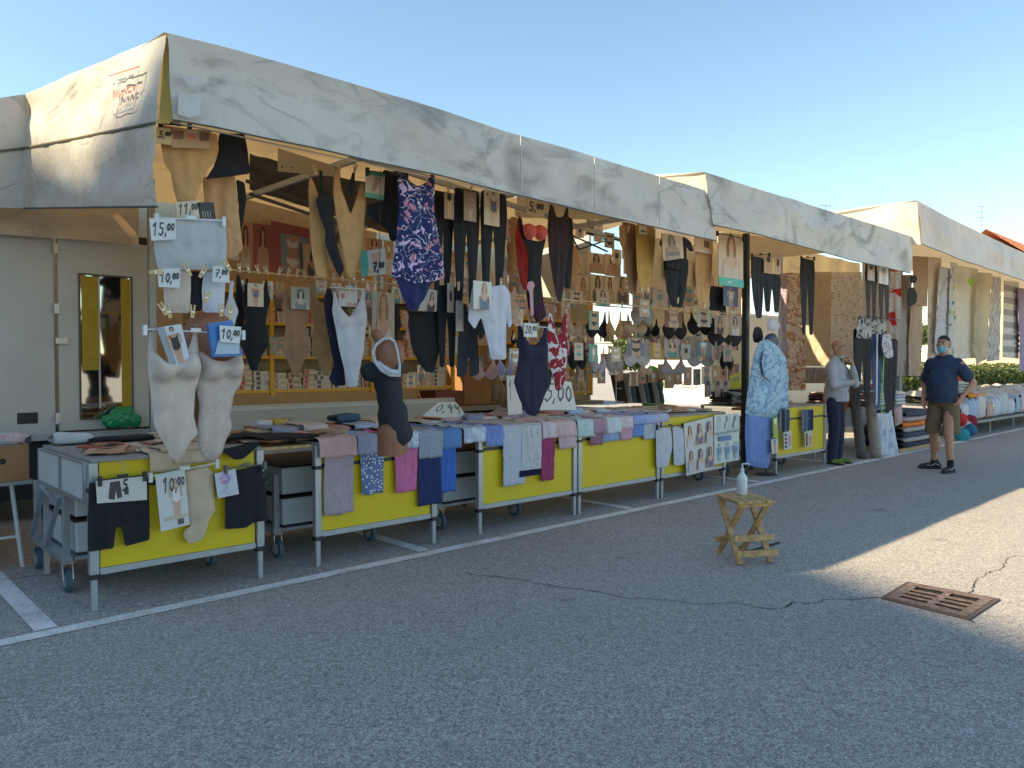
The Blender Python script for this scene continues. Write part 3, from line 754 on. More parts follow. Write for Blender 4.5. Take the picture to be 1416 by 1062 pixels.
# ------------------------------------------------------------ cards and printed pictures
def shapes_figure(kind, skin, hair, clo, cx=.5, sc=1., v0=.05):
    s = []
    def el(x, y, rx, ry, c, n=12): s.append(([(x+rx*math.cos(2*PI*i/n), y+ry*math.sin(2*PI*i/n)) for i in range(n)], c))
    def po(p, c): s.append((p, c))
    X = lambda x: cx+(x-.5)*sc
    dk = tuple(x*.62 for x in skin)
    if kind == 'bust':
        el(cx, v0+.17, .17*sc, .17, hair); el(X(.37), v0+.30, .07*sc, .16, hair); el(X(.63), v0+.30, .07*sc, .16, hair)
        po([(X(.43), v0+.25), (X(.57), v0+.25), (X(.58), v0+.42), (X(.85), v0+.5), (X(.93), 1), (X(.07), 1), (X(.15), v0+.5), (X(.42), v0+.42)], skin)
        el(cx, v0+.20, .095*sc, .13, skin); el(X(.46), v0+.18, .015, .012, hair, 6); el(X(.54), v0+.18, .015, .012, hair, 6); el(cx, v0+.27, .03*sc, .012, (.5, .1, .08), 6)
        po([(X(.27), v0+.50), (X(.34), v0+.62), (X(.5), v0+.70), (X(.66), v0+.62), (X(.73), v0+.50), (X(.82), v0+.66), (X(.78), 1), (X(.22), 1), (X(.18), v0+.66)], clo)
        po([(X(.485), v0+.72), (X(.515), v0+.72), (X(.51), 1), (X(.49), 1)], tuple(x*.7 for x in clo))
    elif kind == 'body':
        po([(X(.2), .02), (X(.8), .02), (X(.74), .3), (X(.70), .48), (X(.80), .68), (X(.76), 1), (X(.53), 1), (X(.5), .78), (X(.47), 1), (X(.24), 1), (X(.20), .68), (X(.30), .48), (X(.26), .3)], skin)
        po([(X(.26), .10), (X(.48), .2), (X(.52), .2), (X(.74), .10), (X(.74), .26), (X(.6), .33), (X(.5), .30), (X(.4), .33), (X(.26), .26)], clo)
        po([(X(.24), .58), (X(.76), .58), (X(.78), .66), (X(.56), .80), (X(.44), .80), (X(.22), .66)], clo)
        po([(X(.495), .34), (X(.505), .34), (X(.505), .55), (X(.495), .55)], dk)
    elif kind == 'full':
        el(cx, .10, .09*sc, .075, hair); el(cx, .12, .055*sc, .06, skin)
        po([(X(.30), .22), (X(.70), .22), (X(.64), .42), (X(.68), .55), (X(.62), .97), (X(.52), .97), (X(.5), .62), (X(.48), .97), (X(.38), .97), (X(.32), .55), (X(.36), .42)], skin)
        po([(X(.22), .24), (X(.30), .22), (X(.30), .50), (X(.23), .50)], skin); po([(X(.78), .24), (X(.70), .22), (X(.70), .50), (X(.77), .50)], skin)
        po([(X(.34), .22), (X(.42), .30), (X(.58), .30), (X(.66), .22), (X(.64), .42), (X(.68), .56), (X(.53), .63), (X(.47), .63), (X(.32), .56), (X(.36), .42)], clo)
    elif kind == 'legs':
        po([(X(.3), .05), (X(.7), .05), (X(.72), .3), (X(.64), .95), (X(.54), .95), (X(.5), .4), (X(.46), .95), (X(.36), .95), (X(.28), .3)], skin)
        po([(X(.3), .05), (X(.7), .05), (X(.72), .25), (X(.5), .36), (X(.28), .25)], clo)
    elif kind == 'shorts':
        po([(X(.28), .12), (X(.6), .08), (X(.66), .8), (X(.5), .86), (X(.46), .5), (X(.40), .9), (X(.2), .84)], clo); po([(X(.74), .4), (X(.88), .38), (X(.88), .7), (X(.74), .72)], clo)
    elif kind == 'flower':
        for i in range(9): t = i*2.4; el(X(.45+.16*math.cos(t)), .3+.13*math.sin(t), .11, .08, [(.45, .25, .5), (.6, .4, .65), (.35, .3, .6)][i % 3], 8)
        el(X(.45), .3, .06, .05, (.75, .6, .75)); po([(.44, .42), (.47, .42), (.5, .9), (.46, .9)], (.35, .4, .6)); po([(.2, .75), (.5, .68), (.8, .8), (.5, .86)], (.5, .55, .75))
    return s
DIG = {'0': [[(.3, .1), (.1, .35), (.1, .7), (.3, .95), (.5, .7), (.5, .3), (.3, .1)]], '1': [[(.05, .3), (.35, .02), (.25, 1)]],
       '5': [[(.55, .05), (.2, .05), (.15, .4), (.45, .45), (.5, .75), (.25, 1), (.02, .85)]], '2': [[(.05, .25), (.3, .05), (.5, .25), (.05, .95), (.6, .9)]],
       '7': [[(.05, .1), (.6, .05), (.25, 1)], [(.15, .5), (.5, .45)]], '6': [[(.5, .05), (.15, .4), (.1, .8), (.35, .98), (.5, .7), (.15, .6)]],
       '8': [[(.5, .15), (.2, .1), (.2, .4), (.5, .6), (.45, .95), (.1, .9), (.15, .6), (.5, .3), (.5, .15)]], ',': [[(.12, .85), (.05, 1.12)]],
       'e': [[(.05, .55), (.5, .5), (.3, .3), (.05, .6), (.25, .95), (.55, .85)]], '4': [[(.4, .05), (.05, .6), (.6, .58)], [(.42, .3), (.36, 1)]],
       'M': [[(0, 1), (.12, .0), (.3, .75), (.5, .05), (.6, 1)]], '9': [[(.5, .3), (.3, .5), (.1, .3), (.3, .03), (.5, .3), (.42, 1)]], '3': [[(.1, .1), (.5, .1), (.25, .45), (.5, .7), (.3, 1), (.05, .9)]], 'i': [[(.2, .4), (.2, 1)], [(.2, .18), (.22, .22)]], 'n': [[(.05, 1), (.08, .4), (.1, .55), (.35, .4), (.45, 1)]],
       'g': [[(.5, .45), (.2, .4), (.08, .7), (.3, .92), (.5, .45), (.45, 1.2), (.1, 1.2)]], 'A': [[(0, 1), (.3, 0), (.6, 1)], [(.12, .62), (.5, .62)]], 'N': [[(.02, 1), (.05, 0), (.5, 1), (.55, 0)]],
       'I': [[(.2, 0), (.2, 1)]], 'L': [[(.1, 0), (.1, 1), (.5, .97)]], 'E': [[(.5, 0), (.08, 0), (.08, 1), (.5, 1)], [(.08, .5), (.4, .5)]], 'P': [[(.1, 1), (.1, 0), (.5, .1), (.5, .4), (.1, .52)]],
       'C': [[(.5, .1), (.2, .05), (.05, .5), (.2, .95), (.5, .9)]], 'R': [[(.1, 1), (.1, 0), (.5, .1), (.5, .4), (.1, .5), (.5, 1)]], 'O': [[(.3, 0), (.05, .3), (.05, .7), (.3, 1), (.55, .7), (.55, .3), (.3, 0)]], 'F': [[(.5, 0), (.08, 0), (.08, 1)], [(.08, .5), (.4, .5)]],
       'S': [[(.5, .1), (.2, .02), (.08, .3), (.48, .62), (.4, .95), (.05, .9)]], 'T': [[(.05, .02), (.6, 0)], [(.3, 0), (.3, 1)]], 'D': [[(.08, 0), (.08, 1), (.5, .75), (.5, .25), (.08, 0)]], ' ': []}
def writing(t, x, y, h, col=(.02, .02, .03), w=.012, asp=1., slant=.12, small_tail=False):
    s = []; cx = x; hh = h; i = 0; comma = False
    for ch in t:
        g = h*(.62 if (comma and small_tail) else 1); yy = y if not (comma and small_tail) else y+.05*h
        for st in DIG.get(ch, []):
            for (a, b), (c, d) in zip(st, st[1:]):
                p = (cx+(a+slant*(1-b))*g*asp, yy+b*g); q = (cx+(c+slant*(1-d))*g*asp, yy+d*g)
                dx, dy = (q[0]-p[0])/asp, q[1]-p[1]; l = math.hypot(dx, dy) or 1; nx, ny = -dy/l*w*asp, dx/l*w
                ex_, ey_ = dx/l*w*.5*asp, dy/l*w*.5
                s.append(([(p[0]-ex_+nx, p[1]-ey_+ny), (q[0]+ex_+nx, q[1]+ey_+ny), (q[0]+ex_-nx, q[1]+ey_-ny), (p[0]-ex_-nx, p[1]-ey_-ny)], col))
        cx += (.3 if ch == ',' else .68)*g*asp
        if ch == ',': comma = True
    mx = max(p[0] for q, _ in s for p in q); k = min(1, (.93-x)/(mx-x))
    return [([(x+(a-x)*k, b) for a, b in q], c) for q, c in s]
CN = [0]
def card(name, label, cat, quad, Y, bgc, shapes=(), ang=0, th=.006, group=None, parent=None, bow=0., curl=None):
    """quad: (u0,v0,u1,v1) or four px corners TL TR BR BL"""
    if len(quad) == 4 and isinstance(quad[0], (int, float)):
        u0, v0, u1, v1 = quad; uc = (u0+u1)/2; quad = [(u0, slope(u0, v0, uc)), (u1, slope(u1, v0, uc)), (u1, slope(u1, v1, uc)), (u0, slope(u0, v1, uc))]
    CN[0] += 1
    uc = sum(p[0] for p in quad)/4; vc = sum(p[1] for p in quad)/4; P0 = PY(uc, vc, Y)
    a = R(ang); n = Vector((math.sin(a), -math.cos(a), 0))
    TL, TR, BR, BL = [PP(u, v, P0, ang) for u, v in quad]
    def at(x, y, k=0.):
        p = TL.lerp(TR, x).lerp(BL.lerp(BR, x), y)
        return p+n*(th+bow*math.sin(PI*min(1, max(0, y)))+.0009*k)
    m = MB(); nn = 5
    m.grid(lambda x, y: at(x, y), 3, nn, 0, bgc)
    m.grid(lambda x, y: at(x, y)-n*th, 3, nn, 0, tuple(c*.8 for c in bgc))
    e = []
    ring = [(i/3, 0) for i in range(3)]+[(1, j/nn) for j in range(nn)]+[(1-i/3, 1) for i in range(3)]+[(0, 1-j/nn) for j in range(nn)]
    vs = [at(x, y) for x, y in ring]+[at(x, y)-n*th for x, y in ring]; k = len(ring)
    m.add(vs, [(i, (i+1) % k, (i+1) % k+k, i+k) for i in range(k)], 0, tuple(c*.9 for c in bgc))
    def clampp(p): return (min(1, max(0, p[0])), min(1, max(0, p[1])))
    for i, (pts, c) in enumerate(shapes):
        P = [clampp(p) for p in pts]; kk = 1+i*.55
        # densify in y so the shape follows the bow
        m.add([at(x, y, kk) for x, y in P], [tuple(range(len(P)))], 0, c)
    o = m.build(name, PRINT, parent)
    if parent is None: tag(o, label, cat, group)
    return o
SK = (.55, .33, .22); SK2 = (.62, .42, .30); HB = (.06, .035, .02); HBL = (.35, .22, .10); W = (.78, .77, .74); CR = (.70, .60, .44); BK = (.015, .016, .02)
def rc(x0, y0, x1, y1, c): return ([(x0, y0), (x1, y0), (x1, y1), (x0, y1)], c)

# ------------------------------------------------------------ pegs, hangers, rails
PEG = None
def peg(u, v, Y, s=1., tilt=0.):
    global PEG
    if PEG is None:
        m = MB()
        for sx in (-1, 1):
            m.bar((sx*.004, 0, .0), (sx*.011, 0, .075), .009, .008, up=(0, 1, 0))
        t = m.build('clothes_peg', WOODP); m2 = MB(); m2.box((-.009, -.006, .03), (.009, .006, .038)); m2.build('spring', STEEL, t); PEG = t
        c = t
    else: c = copy_tree(PEG)
    p = PY(u, v, Y); c.location = p+Vector((0, -.02, 0)); c.scale = (s, s, s); c.rotation_euler = (0, tilt, 0)
    tag(c, 'small wooden clothes peg clipped over hung goods under the canopies', 'clothes peg', 'wooden clothes pegs on the hung goods')
def hanger(label, p, q, Y, mat=BLACKP, hook=.06, clips=True, hk=.5):
    a = PY(*p, Y); b = PY(*q, Y); t = thing('clip_hanger', label, 'hanger', (a+b)/2)
    m = MB(); m.tube([a, b], .0045, 6); m.build('bar', mat, t)
    c = a.lerp(b, hk)
    m = MB(); m.tube([c, c+Vector((0, 0, hook*.6)), c+Vector((.015, 0, hook*.85)), c+Vector((.0, 0, hook)), c+Vector((-.015, 0, hook*.9))], .0025, 6); m.build('hook', STEEL, t)
    m = MB(); m.box(c+Vector((-.03, -.006, -.004)), c+Vector((.03, .006, .02))); m.build('grip', mat, t, .004)
    if clips:
        for e in (a, b):
            m = MB(); m.box(e+Vector((-.011, -.012, -.035)), e+Vector((.011, .012, .022))); m.build('clip', mat, t, .003)
    return t
def rail(label, X0, X1, Y, z, r=.007, mat=None):
    m = MB(); m.tube([(X0, Y, z), (X1, Y, z)], r, 8); o = m.build('hanging_rail', mat or WOODP); return tag(o, label, 'rail')
# rails of the display
zA = PY(350, 376, 5.3).z; rail('wooden rail behind the black bodysuits at mid height', 2.0, 9.3, 5.3, zA)
zC = PY(850, 424, 6.0).z; rail('wooden rail carrying the upper row of bras', 4.6, 10.2, 6.0, zC)
zD = PY(870, 476, 6.0).z; rail('thin steel rail carrying the lower row of bras', 4.6, 10.2, 6.0, zD, .005, STEEL)
m = MB(); m.tube([(1.62, 4.5, 2.80), (6.7, 4.5, 2.80)], .005, 6); tag(m.build('hanging_rail', STEEL), 'thin wire just behind the first canopy front, carrying the top row', 'rail')

APR = cloth((.62, .36, .15)); APR2 = cloth((.58, .34, .17)); NUDE = cloth((.34, .19, .11)); TAN = cloth((.42, .26, .12)); BLK = cloth((.010, .011, .016)); NVY = cloth((.010, .016, .045)); CHAR = cloth((.022, .026, .036))
WHT = cloth((.62, .64, .72)); PGR = cloth((.50, .52, .53)); BEI = cloth((.64, .54, .46)); BEI2 = cloth((.58, .48, .42), 'floral', (.62, .53, .46), None, .3); BGE = cloth((.60, .48, .34)); MUS = cloth((.56, .36, .10)); BRN = cloth((.30, .18, .10)); PLUM = cloth((.035, .018, .028)); REDC = cloth((.58, .04, .03)); CORAL = cloth((.70, .12, .09))
FLO = cloth((.012, .022, .12), 'swirl', (.62, .45, .68), (.55, .22, .3)); RFL = cloth((.30, .012, .03), 'bigfloral', (.68, .66, .66)); LAV = cloth((.50, .46, .62)); PINK = cloth((.66, .40, .38)); SAND = cloth((.46, .34, .25)); GRYB = cloth((.36, .34, .34))

# --- top row, left corner
Yt = 4.56
garment('bodysuit', 'apricot bodysuit with deep armholes at the top left corner of the canopy', 'bodysuit', [(222, 172), (300, 185), (303, 205), (298, 225), (288, 232), (283, 245), (276, 258), (268, 285), (247, 285), (240, 262), (236, 238), (229, 230), (225, 215), (222, 195)], Yt+.02, APR, .02, .014)
garment('tube_blouse', 'black tube top hung flared beside the apricot bodysuit', 'top', [(303, 184), (338, 185), (342, 205), (346, 240), (320, 244), (284, 248), (296, 230), (300, 210)], Yt+.05, BLK, .012, .006)
garment('slip_dress', 'long apricot slip hanging below the black tube top', 'slip', [(280, 245), (325, 243), (330, 290), (336, 345), (322, 358), (300, 352), (285, 300)], 4.75, APR2, .018, .018)
garment('leggings', 'narrow black garment edge showing right of the long apricot slip', 'leggings', [(326, 248), (338, 252), (341, 275), (333, 325), (328, 325), (330, 285)], 4.85, BLK, .01, .004)
card('price_tag', 'cream tag reading 5,00 tucked by the canopy corner seam', 'price tag', [(216, 176), (238, 178), (236, 201), (216, 198)], Yt-.05, (.62, .48, .25), writing('5,00', .12, .22, .42, w=.042, asp=1., small_tail=True))
card('garment_packet', 'amber garment packet with three tiny figures, clipped at the canopy corner', 'packet', [(236, 178), (292, 180), (290, 206), (237, 204)], Yt-.05, (.50, .30, .16), [rc(.05, .1, .3, .55, (.22, .10, .06)), rc(.7, .15, .95, .6, (.2, .1, .07)), rc(.4, .3, .62, .5, (.55, .18, .12)), rc(.35, .08, .66, .2, (.6, .42, .26))])
hanger('black clip hanger at the very corner of the left canopy', (222, 171), (262, 174), Yt-.02, clips=True, hook=.05)
card('price_tag', 'cream card reading 11,00 under the apricot bodysuit', 'price tag', [(242, 280), (275, 277), (276, 301), (244, 303)], Yt-.06, (.64, .56, .40), writing('11,00', .08, .12, .62, w=.038, asp=.85, small_tail=True))
card('garment_packet', 'small black striped packet beside the 11,00 card', 'packet', [(273, 280), (295, 280), (298, 304), (276, 304)], Yt-.06, (.03, .03, .03), [rc(.2+.15*i, .5, .25+.15*i, .9, (.4, .38, .33)) for i in range(4)])
Yc = 4.46
garment('waist_shaper', 'pale grey waist shaper hung on a clear hanger under the 11,00 card', 'shapewear', [(210, 301), (312, 303), (314, 340), (312, 372), (290, 373), (218, 372), (213, 345), (212, 325)], Yc, PGR, .016, .006)
hanger('clear plastic hanger holding the pale grey waist shaper', (216, 301), (309, 305), Yc-.03, CLEAR, .05)
card('price_tag', 'round cornered white tag reading 15,00 on the grey waist shaper', 'price tag', [(206, 302), (242, 303), (243, 331), (209, 333)], Yc-.06, (.66, .68, .68), writing('15,00', .06, .18, .6, w=.036, asp=.8, small_tail=True))
garment('shorts', 'beige shaper leg hung beneath the 10,00 tag at the left', 'shapewear', [(226, 372), (264, 373), (264, 400), (262, 433), (228, 432), (226, 400)], Yc+.03, BEI, .014, .006)
garment('leggings', 'black ribbed leg hung between beige and white shaper legs', 'leggings', [(263, 375), (282, 375), (281, 400), (279, 430), (264, 430)], Yc+.06, BLK, .012, .004)
garment('shorts', 'white shaper leg hung beneath the 7,00 tag', 'shapewear', [(282, 374), (313, 374), (311, 405), (310, 432), (281, 432), (279, 400)], Yc+.04, WHT, .014, .005)
card('price_tag', 'white tag reading 10,00 over the beige shaper leg', 'price tag', [(217, 372), (249, 371), (248, 398), (219, 397)], Yc-.05, (.66, .68, .68), writing('10,00', .08, .2, .55, w=.042, asp=.85, small_tail=True))
card('price_tag', 'small white tag reading 7,00 over the white shaper leg', 'price tag', [(294, 368), (316, 368), (317, 391), (293, 390)], Yc-.05, (.66, .68, .68), writing('7,00', .1, .2, .5, w=.035, asp=.85, small_tail=True))
for (u, v, t_) in ((204, 377, 1.45), (262, 382, -.5), (274, 384, .5), (317, 375, -.6), (234, 440, -.3), (228, 436, -.5), (264, 440, .05), (304, 438, 0), (315, 440, .1), (282, 420, .2)): peg(u, v, Yc-.05, 1.0, t_)

# --- two beige bodysuits on brown torso forms
def torso(label, pts, Y, bulge, mat=SKINM, thick=.07): return garment('torso_form', label, 'mannequin', pts, Y, mat, thick, .0, bulge=bulge, smooth=2)
torso('brown torso form behind the right beige bodysuit', [(258, 440), (276, 431), (296, 430), (318, 440), (327, 462), (325, 520), (318, 560), (322, 600), (310, 608), (268, 608), (260, 560), (266, 520), (252, 470)], 4.62, [(280, 480, 26, .05), (308, 480, 22, .05)])
garment('bodysuit', 'plain smooth beige bodysuit with moulded cups, lowest at the left', 'bodysuit', [(206, 457), (212, 456), (214, 485), (228, 500), (245, 497), (262, 480), (269, 455), (272, 455), (275, 490), (278, 515), (270, 540), (268, 575), (274, 600), (262, 612), (254, 628), (244, 637), (235, 632), (230, 618), (222, 606), (214, 590), (210, 555), (206, 525), (204, 500)], 4.42, BEI, .035, .006, bulge=[(224, 508, 21, .075), (260, 506, 20, .08)])
garment('bodysuit', 'greyish beige bodysuit with a lace front, beside the plain smooth one', 'bodysuit', [(272, 480), (280, 487), (296, 498), (312, 500), (328, 492), (334, 488), (337, 505), (334, 530), (324, 545), (318, 575), (322, 590), (312, 610), (308, 625), (300, 636), (286, 637), (278, 630), (274, 612), (272, 596), (276, 560), (270, 530), (276, 510)], 4.47, BEI2, .035, .006, bulge=[(290, 508, 20, .06), (322, 508, 16, .06)])
hanger('clear plastic hanger across the top of the two beige bodysuits', (200, 455), (336, 462), 4.38, CLEAR, .04)
card('garment_packet', 'packet showing a dark haired model in a black bodysuit, on the plain beige one', 'packet', [(216, 453), (250, 448), (262, 496), (238, 514)], 4.36, (.62, .66, .72), [rc(0, 0, .3, .9, (.30, .34, .38))]+shapes_figure('full', SK, HB, BK, .55, 1.1))
bx = thing('garment_box', 'bright blue garment box hung over the lace bodysuit', 'box', PY(308, 495, 4.36))
m = MB(); q = [PY(285, 448, 4.36), PY(318, 443, 4.36), PY(333, 492, 4.36), PY(292, 494, 4.36)]
m.poly(q, (0, -1, 0), .03); m.build('carton', plain('blue_carton', (.03, .20, .55), .4), bx)
m = MB(); q = [PY(302, 470, 4.325), PY(331, 471, 4.325), PY(331, 489, 4.325), PY(297, 490, 4.325)]; m.poly(q, (0, -1, 0), .002); m.build('label_panel', plain('pale_print', (.45, .58, .70), .5), bx)
card('price_tag', 'white tag reading 10,00 on the blue garment box', 'price tag', [(303, 450), (333, 452), (331, 475), (304, 473)], 4.31, (.68, .70, .70), writing('10,00', .06, .18, .6, w=.042, asp=.85, small_tail=True))

# --- interior second row (Y about 5.2)
Y2 = 5.2
G('bodysuit', 'black strappy bodysuit, first of the middle row from the left', 'bodysuit', BODY, (333, 376, 386, 512), Y2, BLK, -4)
card('garment_packet', 'pale packet with a grey clad model in the neck of the first black bodysuit', 'packet', (342, 392, 364, 424), Y2-.03, (.62, .52, .38), shapes_figure('full', SK, HB, (.12, .14, .16)))
garment('bodysuit', 'edge of a white camisole left of the first black bodysuit', 'camisole', [(318, 388), (324, 388), (322, 410), (330, 430), (322, 455), (312, 455), (310, 430), (316, 412)], 5.0, WHT, .012, .006)
garment('bodysuit', 'dark halter edge between white camisole and black bodysuit', 'bodysuit', [(327, 380), (331, 380), (336, 400), (338, 440), (334, 470), (326, 455), (326, 410)], 5.3, BLK, .01, .004)
G('bodysuit', 'nude brown bodysuit in the middle row, right of the black strappy one', 'bodysuit', BODY, (388, 430, 398, 520), Y2+.02, NUDE)
card('garment_packet', 'packet with a large grey portrait in the neck of the nude brown bodysuit', 'packet', (402, 397, 428, 428), Y2-.02, (.30, .32, .26), shapes_figure('bust', (.45, .40, .36), (.03, .03, .03), (.2, .2, .2), .5, 1., .1))
G('bodysuit', 'ochre tan bodysuit with seamed cups behind the navy one', 'bodysuit', BODY, (424, 462, 390, 520), Y2+.12, TAN, 8)
garment('bodysuit', 'navy black bodysuit turned sideways left of the white one', 'bodysuit', [(452, 398), (458, 400), (462, 420), (466, 440), (470, 480), (476, 515), (478, 533), (462, 534), (454, 524), (462, 505), (455, 470), (450, 440), (447, 415)], Y2-.05, NVY, .016, .008)
G('bodysuit', 'white v neck bodysuit in the middle row', 'bodysuit', [(.0, 0), (.05, 0), (.14, .12), (.3, .24), (.5, .31), (.66, .22), (.8, .12), (.88, 0), (.95, 0), (.93, .12), (1, .3), (.93, .5), (.9, .64), (.78, .84), (.72, 1), (.42, 1), (.36, .84), (.2, .62), (.1, .42), (.0, .26), (.04, .12)], (459, 508, 396, 535), Y2-.12, WHT, 0, thick=.018, fold=.006, bulge=[(473, 440, 12, .025), (495, 438, 12, .025)])
hanger('clear hanger of the white v neck bodysuit', (456, 397), (508, 401), Y2-.16, CLEAR, .05, False)
card('garment_packet', 'clear packet with a pink lip picture above the white bodysuit', 'packet', (468, 402, 494, 424), Y2-.1, (.60, .60, .60), [rc(.1, .2, .3, .5, (.5, .2, .18)), rc(.4, .75, .95, .95, (.55, .35, .28))])
card('poster', 'tall cut-out picture of a long haired model in a white slip', 'poster', (514, 404, 545, 492), 5.9, (.56, .52, .46), shapes_figure('bust', SK2, HBL, (.70, .68, .66), .5, 1.1, .0))
card('garment_packet', 'teal edged packet with a handwritten 7,00', 'packet', [(496, 348), (532, 343), (533, 379), (500, 383)], 4.9, (.60, .60, .56), [rc(0, 0, .3, 1, (.10, .45, .38)), ([(.45, .15), (.85, .1), (.8, .5), (.5, .5)], (.6, .38, .3))]+writing('7,00', .45, .5, .36, w=.042, asp=.9, small_tail=True))

# --- upper row
Yu = 4.75
garment('bodysuit', 'apricot slip strip at the left of the upper row', 'slip', [(428, 240), (433, 250), (442, 275), (450, 310), (455, 345), (452, 385), (438, 384), (431, 350), (428, 300), (426, 265)], Yu+.05, APR, .016, .01)
garment('bodysuit', 'slender black bodysuit hung edge on in the upper row', 'bodysuit', [(441, 235), (446, 236), (448, 262), (458, 272), (462, 300), (464, 330), (470, 352), (476, 372), (470, 384), (462, 370), (452, 345), (449, 335), (450, 320), (442, 298), (436, 277), (442, 268), (444, 250)], Yu-.03, BLK, .014, .006)
G('bodysuit', 'full apricot v neck bodysuit in the upper row', 'bodysuit', [(.1, 0), (.22, .04), (.3, .2), (.42, .3), (.56, .42), (.68, .3), (.84, .12), (.92, .12), (1, .28), (.95, .5), (.88, .75), (.74, .9), (.66, 1), (.46, 1), (.38, .88), (.26, .66), (.14, .45), (.06, .25)], (458, 506, 232, 385), Yu, APR, 0, thick=.022, fold=.012)
garment('camisole', 'black strap loop in the neck of the apricot v neck bodysuit', 'top', [(487, 238), (491, 238), (490, 262), (486, 272), (481, 262)], Yu-.06, BLK, .006, .002)
card('garment_packet', 'green edged packet clipped to the black brief hanger', 'packet', [(506, 236), (532, 240), (530, 277), (504, 272)], Yu-.1, (.48, .38, .28), [rc(0, 0, 1, .14, (.06, .25, .12)), rc(0, .82, 1, 1, (.10, .30, .18)), ([(.5, .2), (.8, .2), (.5, .75), (.3, .75)], (.36, .2, .14))])
garment('high_brief', 'large black high waisted brief on a clip hanger, left of the floral swimdress', 'briefs', [(528, 236), (560, 238), (562, 270), (556, 300), (550, 333), (540, 334), (536, 318), (520, 306), (508, 298), (509, 282), (530, 278)], Yu-.03, BLK, .014, .008)
hanger('black clip hanger holding the large black brief', (508, 236), (562, 243), Yu-.13, BLACKP, .05)
sw = thing('swim_dress', 'long blue floral swimdress with swirls and pink flowers', 'swimsuit', PY(580, 430, 4.5))
garment('bodice', '', '', [(549, 238), (556, 238), (566, 250), (578, 258), (590, 252), (596, 240), (601, 241), (601, 260), (600, 290), (606, 320), (612, 350), (615, 385), (604, 388), (590, 390), (570, 392), (556, 382), (541, 385), (542, 370), (546, 350), (549, 310), (552, 285), (550, 262)], 4.5, FLO, .03, .012, parent=sw)
garment('skirt_front', '', '', [(541, 370), (560, 378), (580, 382), (606, 385), (596, 392), (588, 412), (575, 430), (566, 430), (556, 410), (548, 388)], 4.53, cloth((.014, .022, .11)), .026, .016, parent=sw)
for r_, Yl, lb in (((598, 628, 265, 410), Yu+.08, 'black leggings with ornate waist, first of the black group beside the floral swimdress'), ((627, 664, 262, 420), Yu+.02, 'black leggings with wide waist, second of the black group'), ((664, 702, 266, 400), Yu+.04, 'black leggings with lace edged side, third of the black group')):
    G('leggings', lb, 'leggings', LEGG, r_, Yl, BLK, -2)
card('garment_packet', 'narrow brown packet on the first black leggings', 'packet', (614, 266, 627, 303), Yu-.02, (.36, .26, .15), shapes_figure('legs', SK, HB, BK))
card('garment_packet', 'brown packet with a long haired face on the second black leggings', 'packet', (641, 265, 658, 306), Yu-.06, (.30, .22, .14), shapes_figure('full', SK, (.22, .1, .04), (.3, .25, .2)))
card('garment_packet', 'cream packet with a dark haired model on the third black leggings', 'packet', (669, 264, 690, 312), Yu-.05, (.60, .50, .34), shapes_figure('full', SK2, HB, (.12, .13, .16), .6, 1.2)+[rc(.15, .1, .25, .16, BK)])
for u, v in ((618, 266), (649, 264), (680, 262), (488, 240), (435, 243), (467, 238), (508, 382), (632, 402), (700, 392), (690, 396)): peg(u, v, Yu-.06, .9, random.uniform(-.3, .3))
G('dress', 'plain scarlet strip dress beside the coral cup bodysuit', 'dress', SLIM, (712, 737, 300, 402), 5.0, REDC)
bb = thing('cup_bodysuit', 'black bodysuit with coral pink padded cups', 'bodysuit', PY(738, 425, 4.85))
garment('body', '', '', [(716, 300), (722, 302), (724, 322), (734, 332), (748, 334), (756, 318), (754, 335), (750, 352), (748, 380), (750, 405), (742, 430), (732, 430), (728, 408), (730, 380), (731, 350), (724, 334), (718, 320)], 4.85, BLK, .02, .006, parent=bb)
for (uu, vv) in ((731, 321), (746, 323)):
    garment('cup', '', '', [(uu-9, vv-10), (uu+2, vv-13), (uu+9, vv-6), (uu+8, vv+6), (uu+1, vv+12), (uu-6, vv+6)], 4.82, CORAL, .02, .0, bulge=[(uu, vv, 11, .05)], parent=bb, smooth=2)
card('price_tag', 'cream card reading 5,00 hung above the coral cups', 'price tag', [(727, 274), (752, 279), (752, 301), (728, 297)], 4.78, (.60, .46, .26), writing('5,00', .1, .15, .6, w=.042, asp=.9, small_tail=True))
garment('nightgown', 'long plum nightgown hung right of the coral cup bodysuit', 'nightgown', [(761, 281), (766, 285), (770, 300), (779, 300), (783, 286), (786, 288), (788, 330), (784, 360), (780, 395), (776, 418), (770, 416), (764, 385), (759, 350), (757, 315), (758, 296)], 4.9, PLUM, .02, .014)
garment('leggings', 'black trousers with a brown tag, half behind the plum nightgown', 'trousers', [(781, 298), (792, 302), (793, 340), (791, 375), (788, 400), (780, 398), (782, 360)], 5.05, BLK, .012, .006)
G('leggings', 'brown leggings, left of the mustard ones in the upper row', 'leggings', LEG1, (860, 880, 308, 407), 5.0, BRN, 5)
G('leggings', 'mustard leggings under a small white tag in the upper row', 'leggings', LEG1, (879, 907, 312, 402), 4.9, MUS, -2)
garment('camisole', 'tan sleeve hung left of the brown leggings', 'top', [(856, 312), (864, 310), (866, 330), (862, 348), (857, 335)], 4.95, TAN, .012, .006)
card('garment_packet', 'small white label card on the mustard leggings', 'packet', (883, 313, 894, 324), 4.85, (.62, .55, .42), [rc(.2, .5, .8, .75, (.1, .1, .1))])
tb = G('tee', 'black short sleeved top on a hanger beneath a cream sketch card', 'top', TEE, (911, 959, 325, 372), 4.75, BLK)
G('leggings', 'tapered black trousers below the cream sketch card', 'trousers', LEG1, (918, 952, 355, 425), 4.8, BLK)
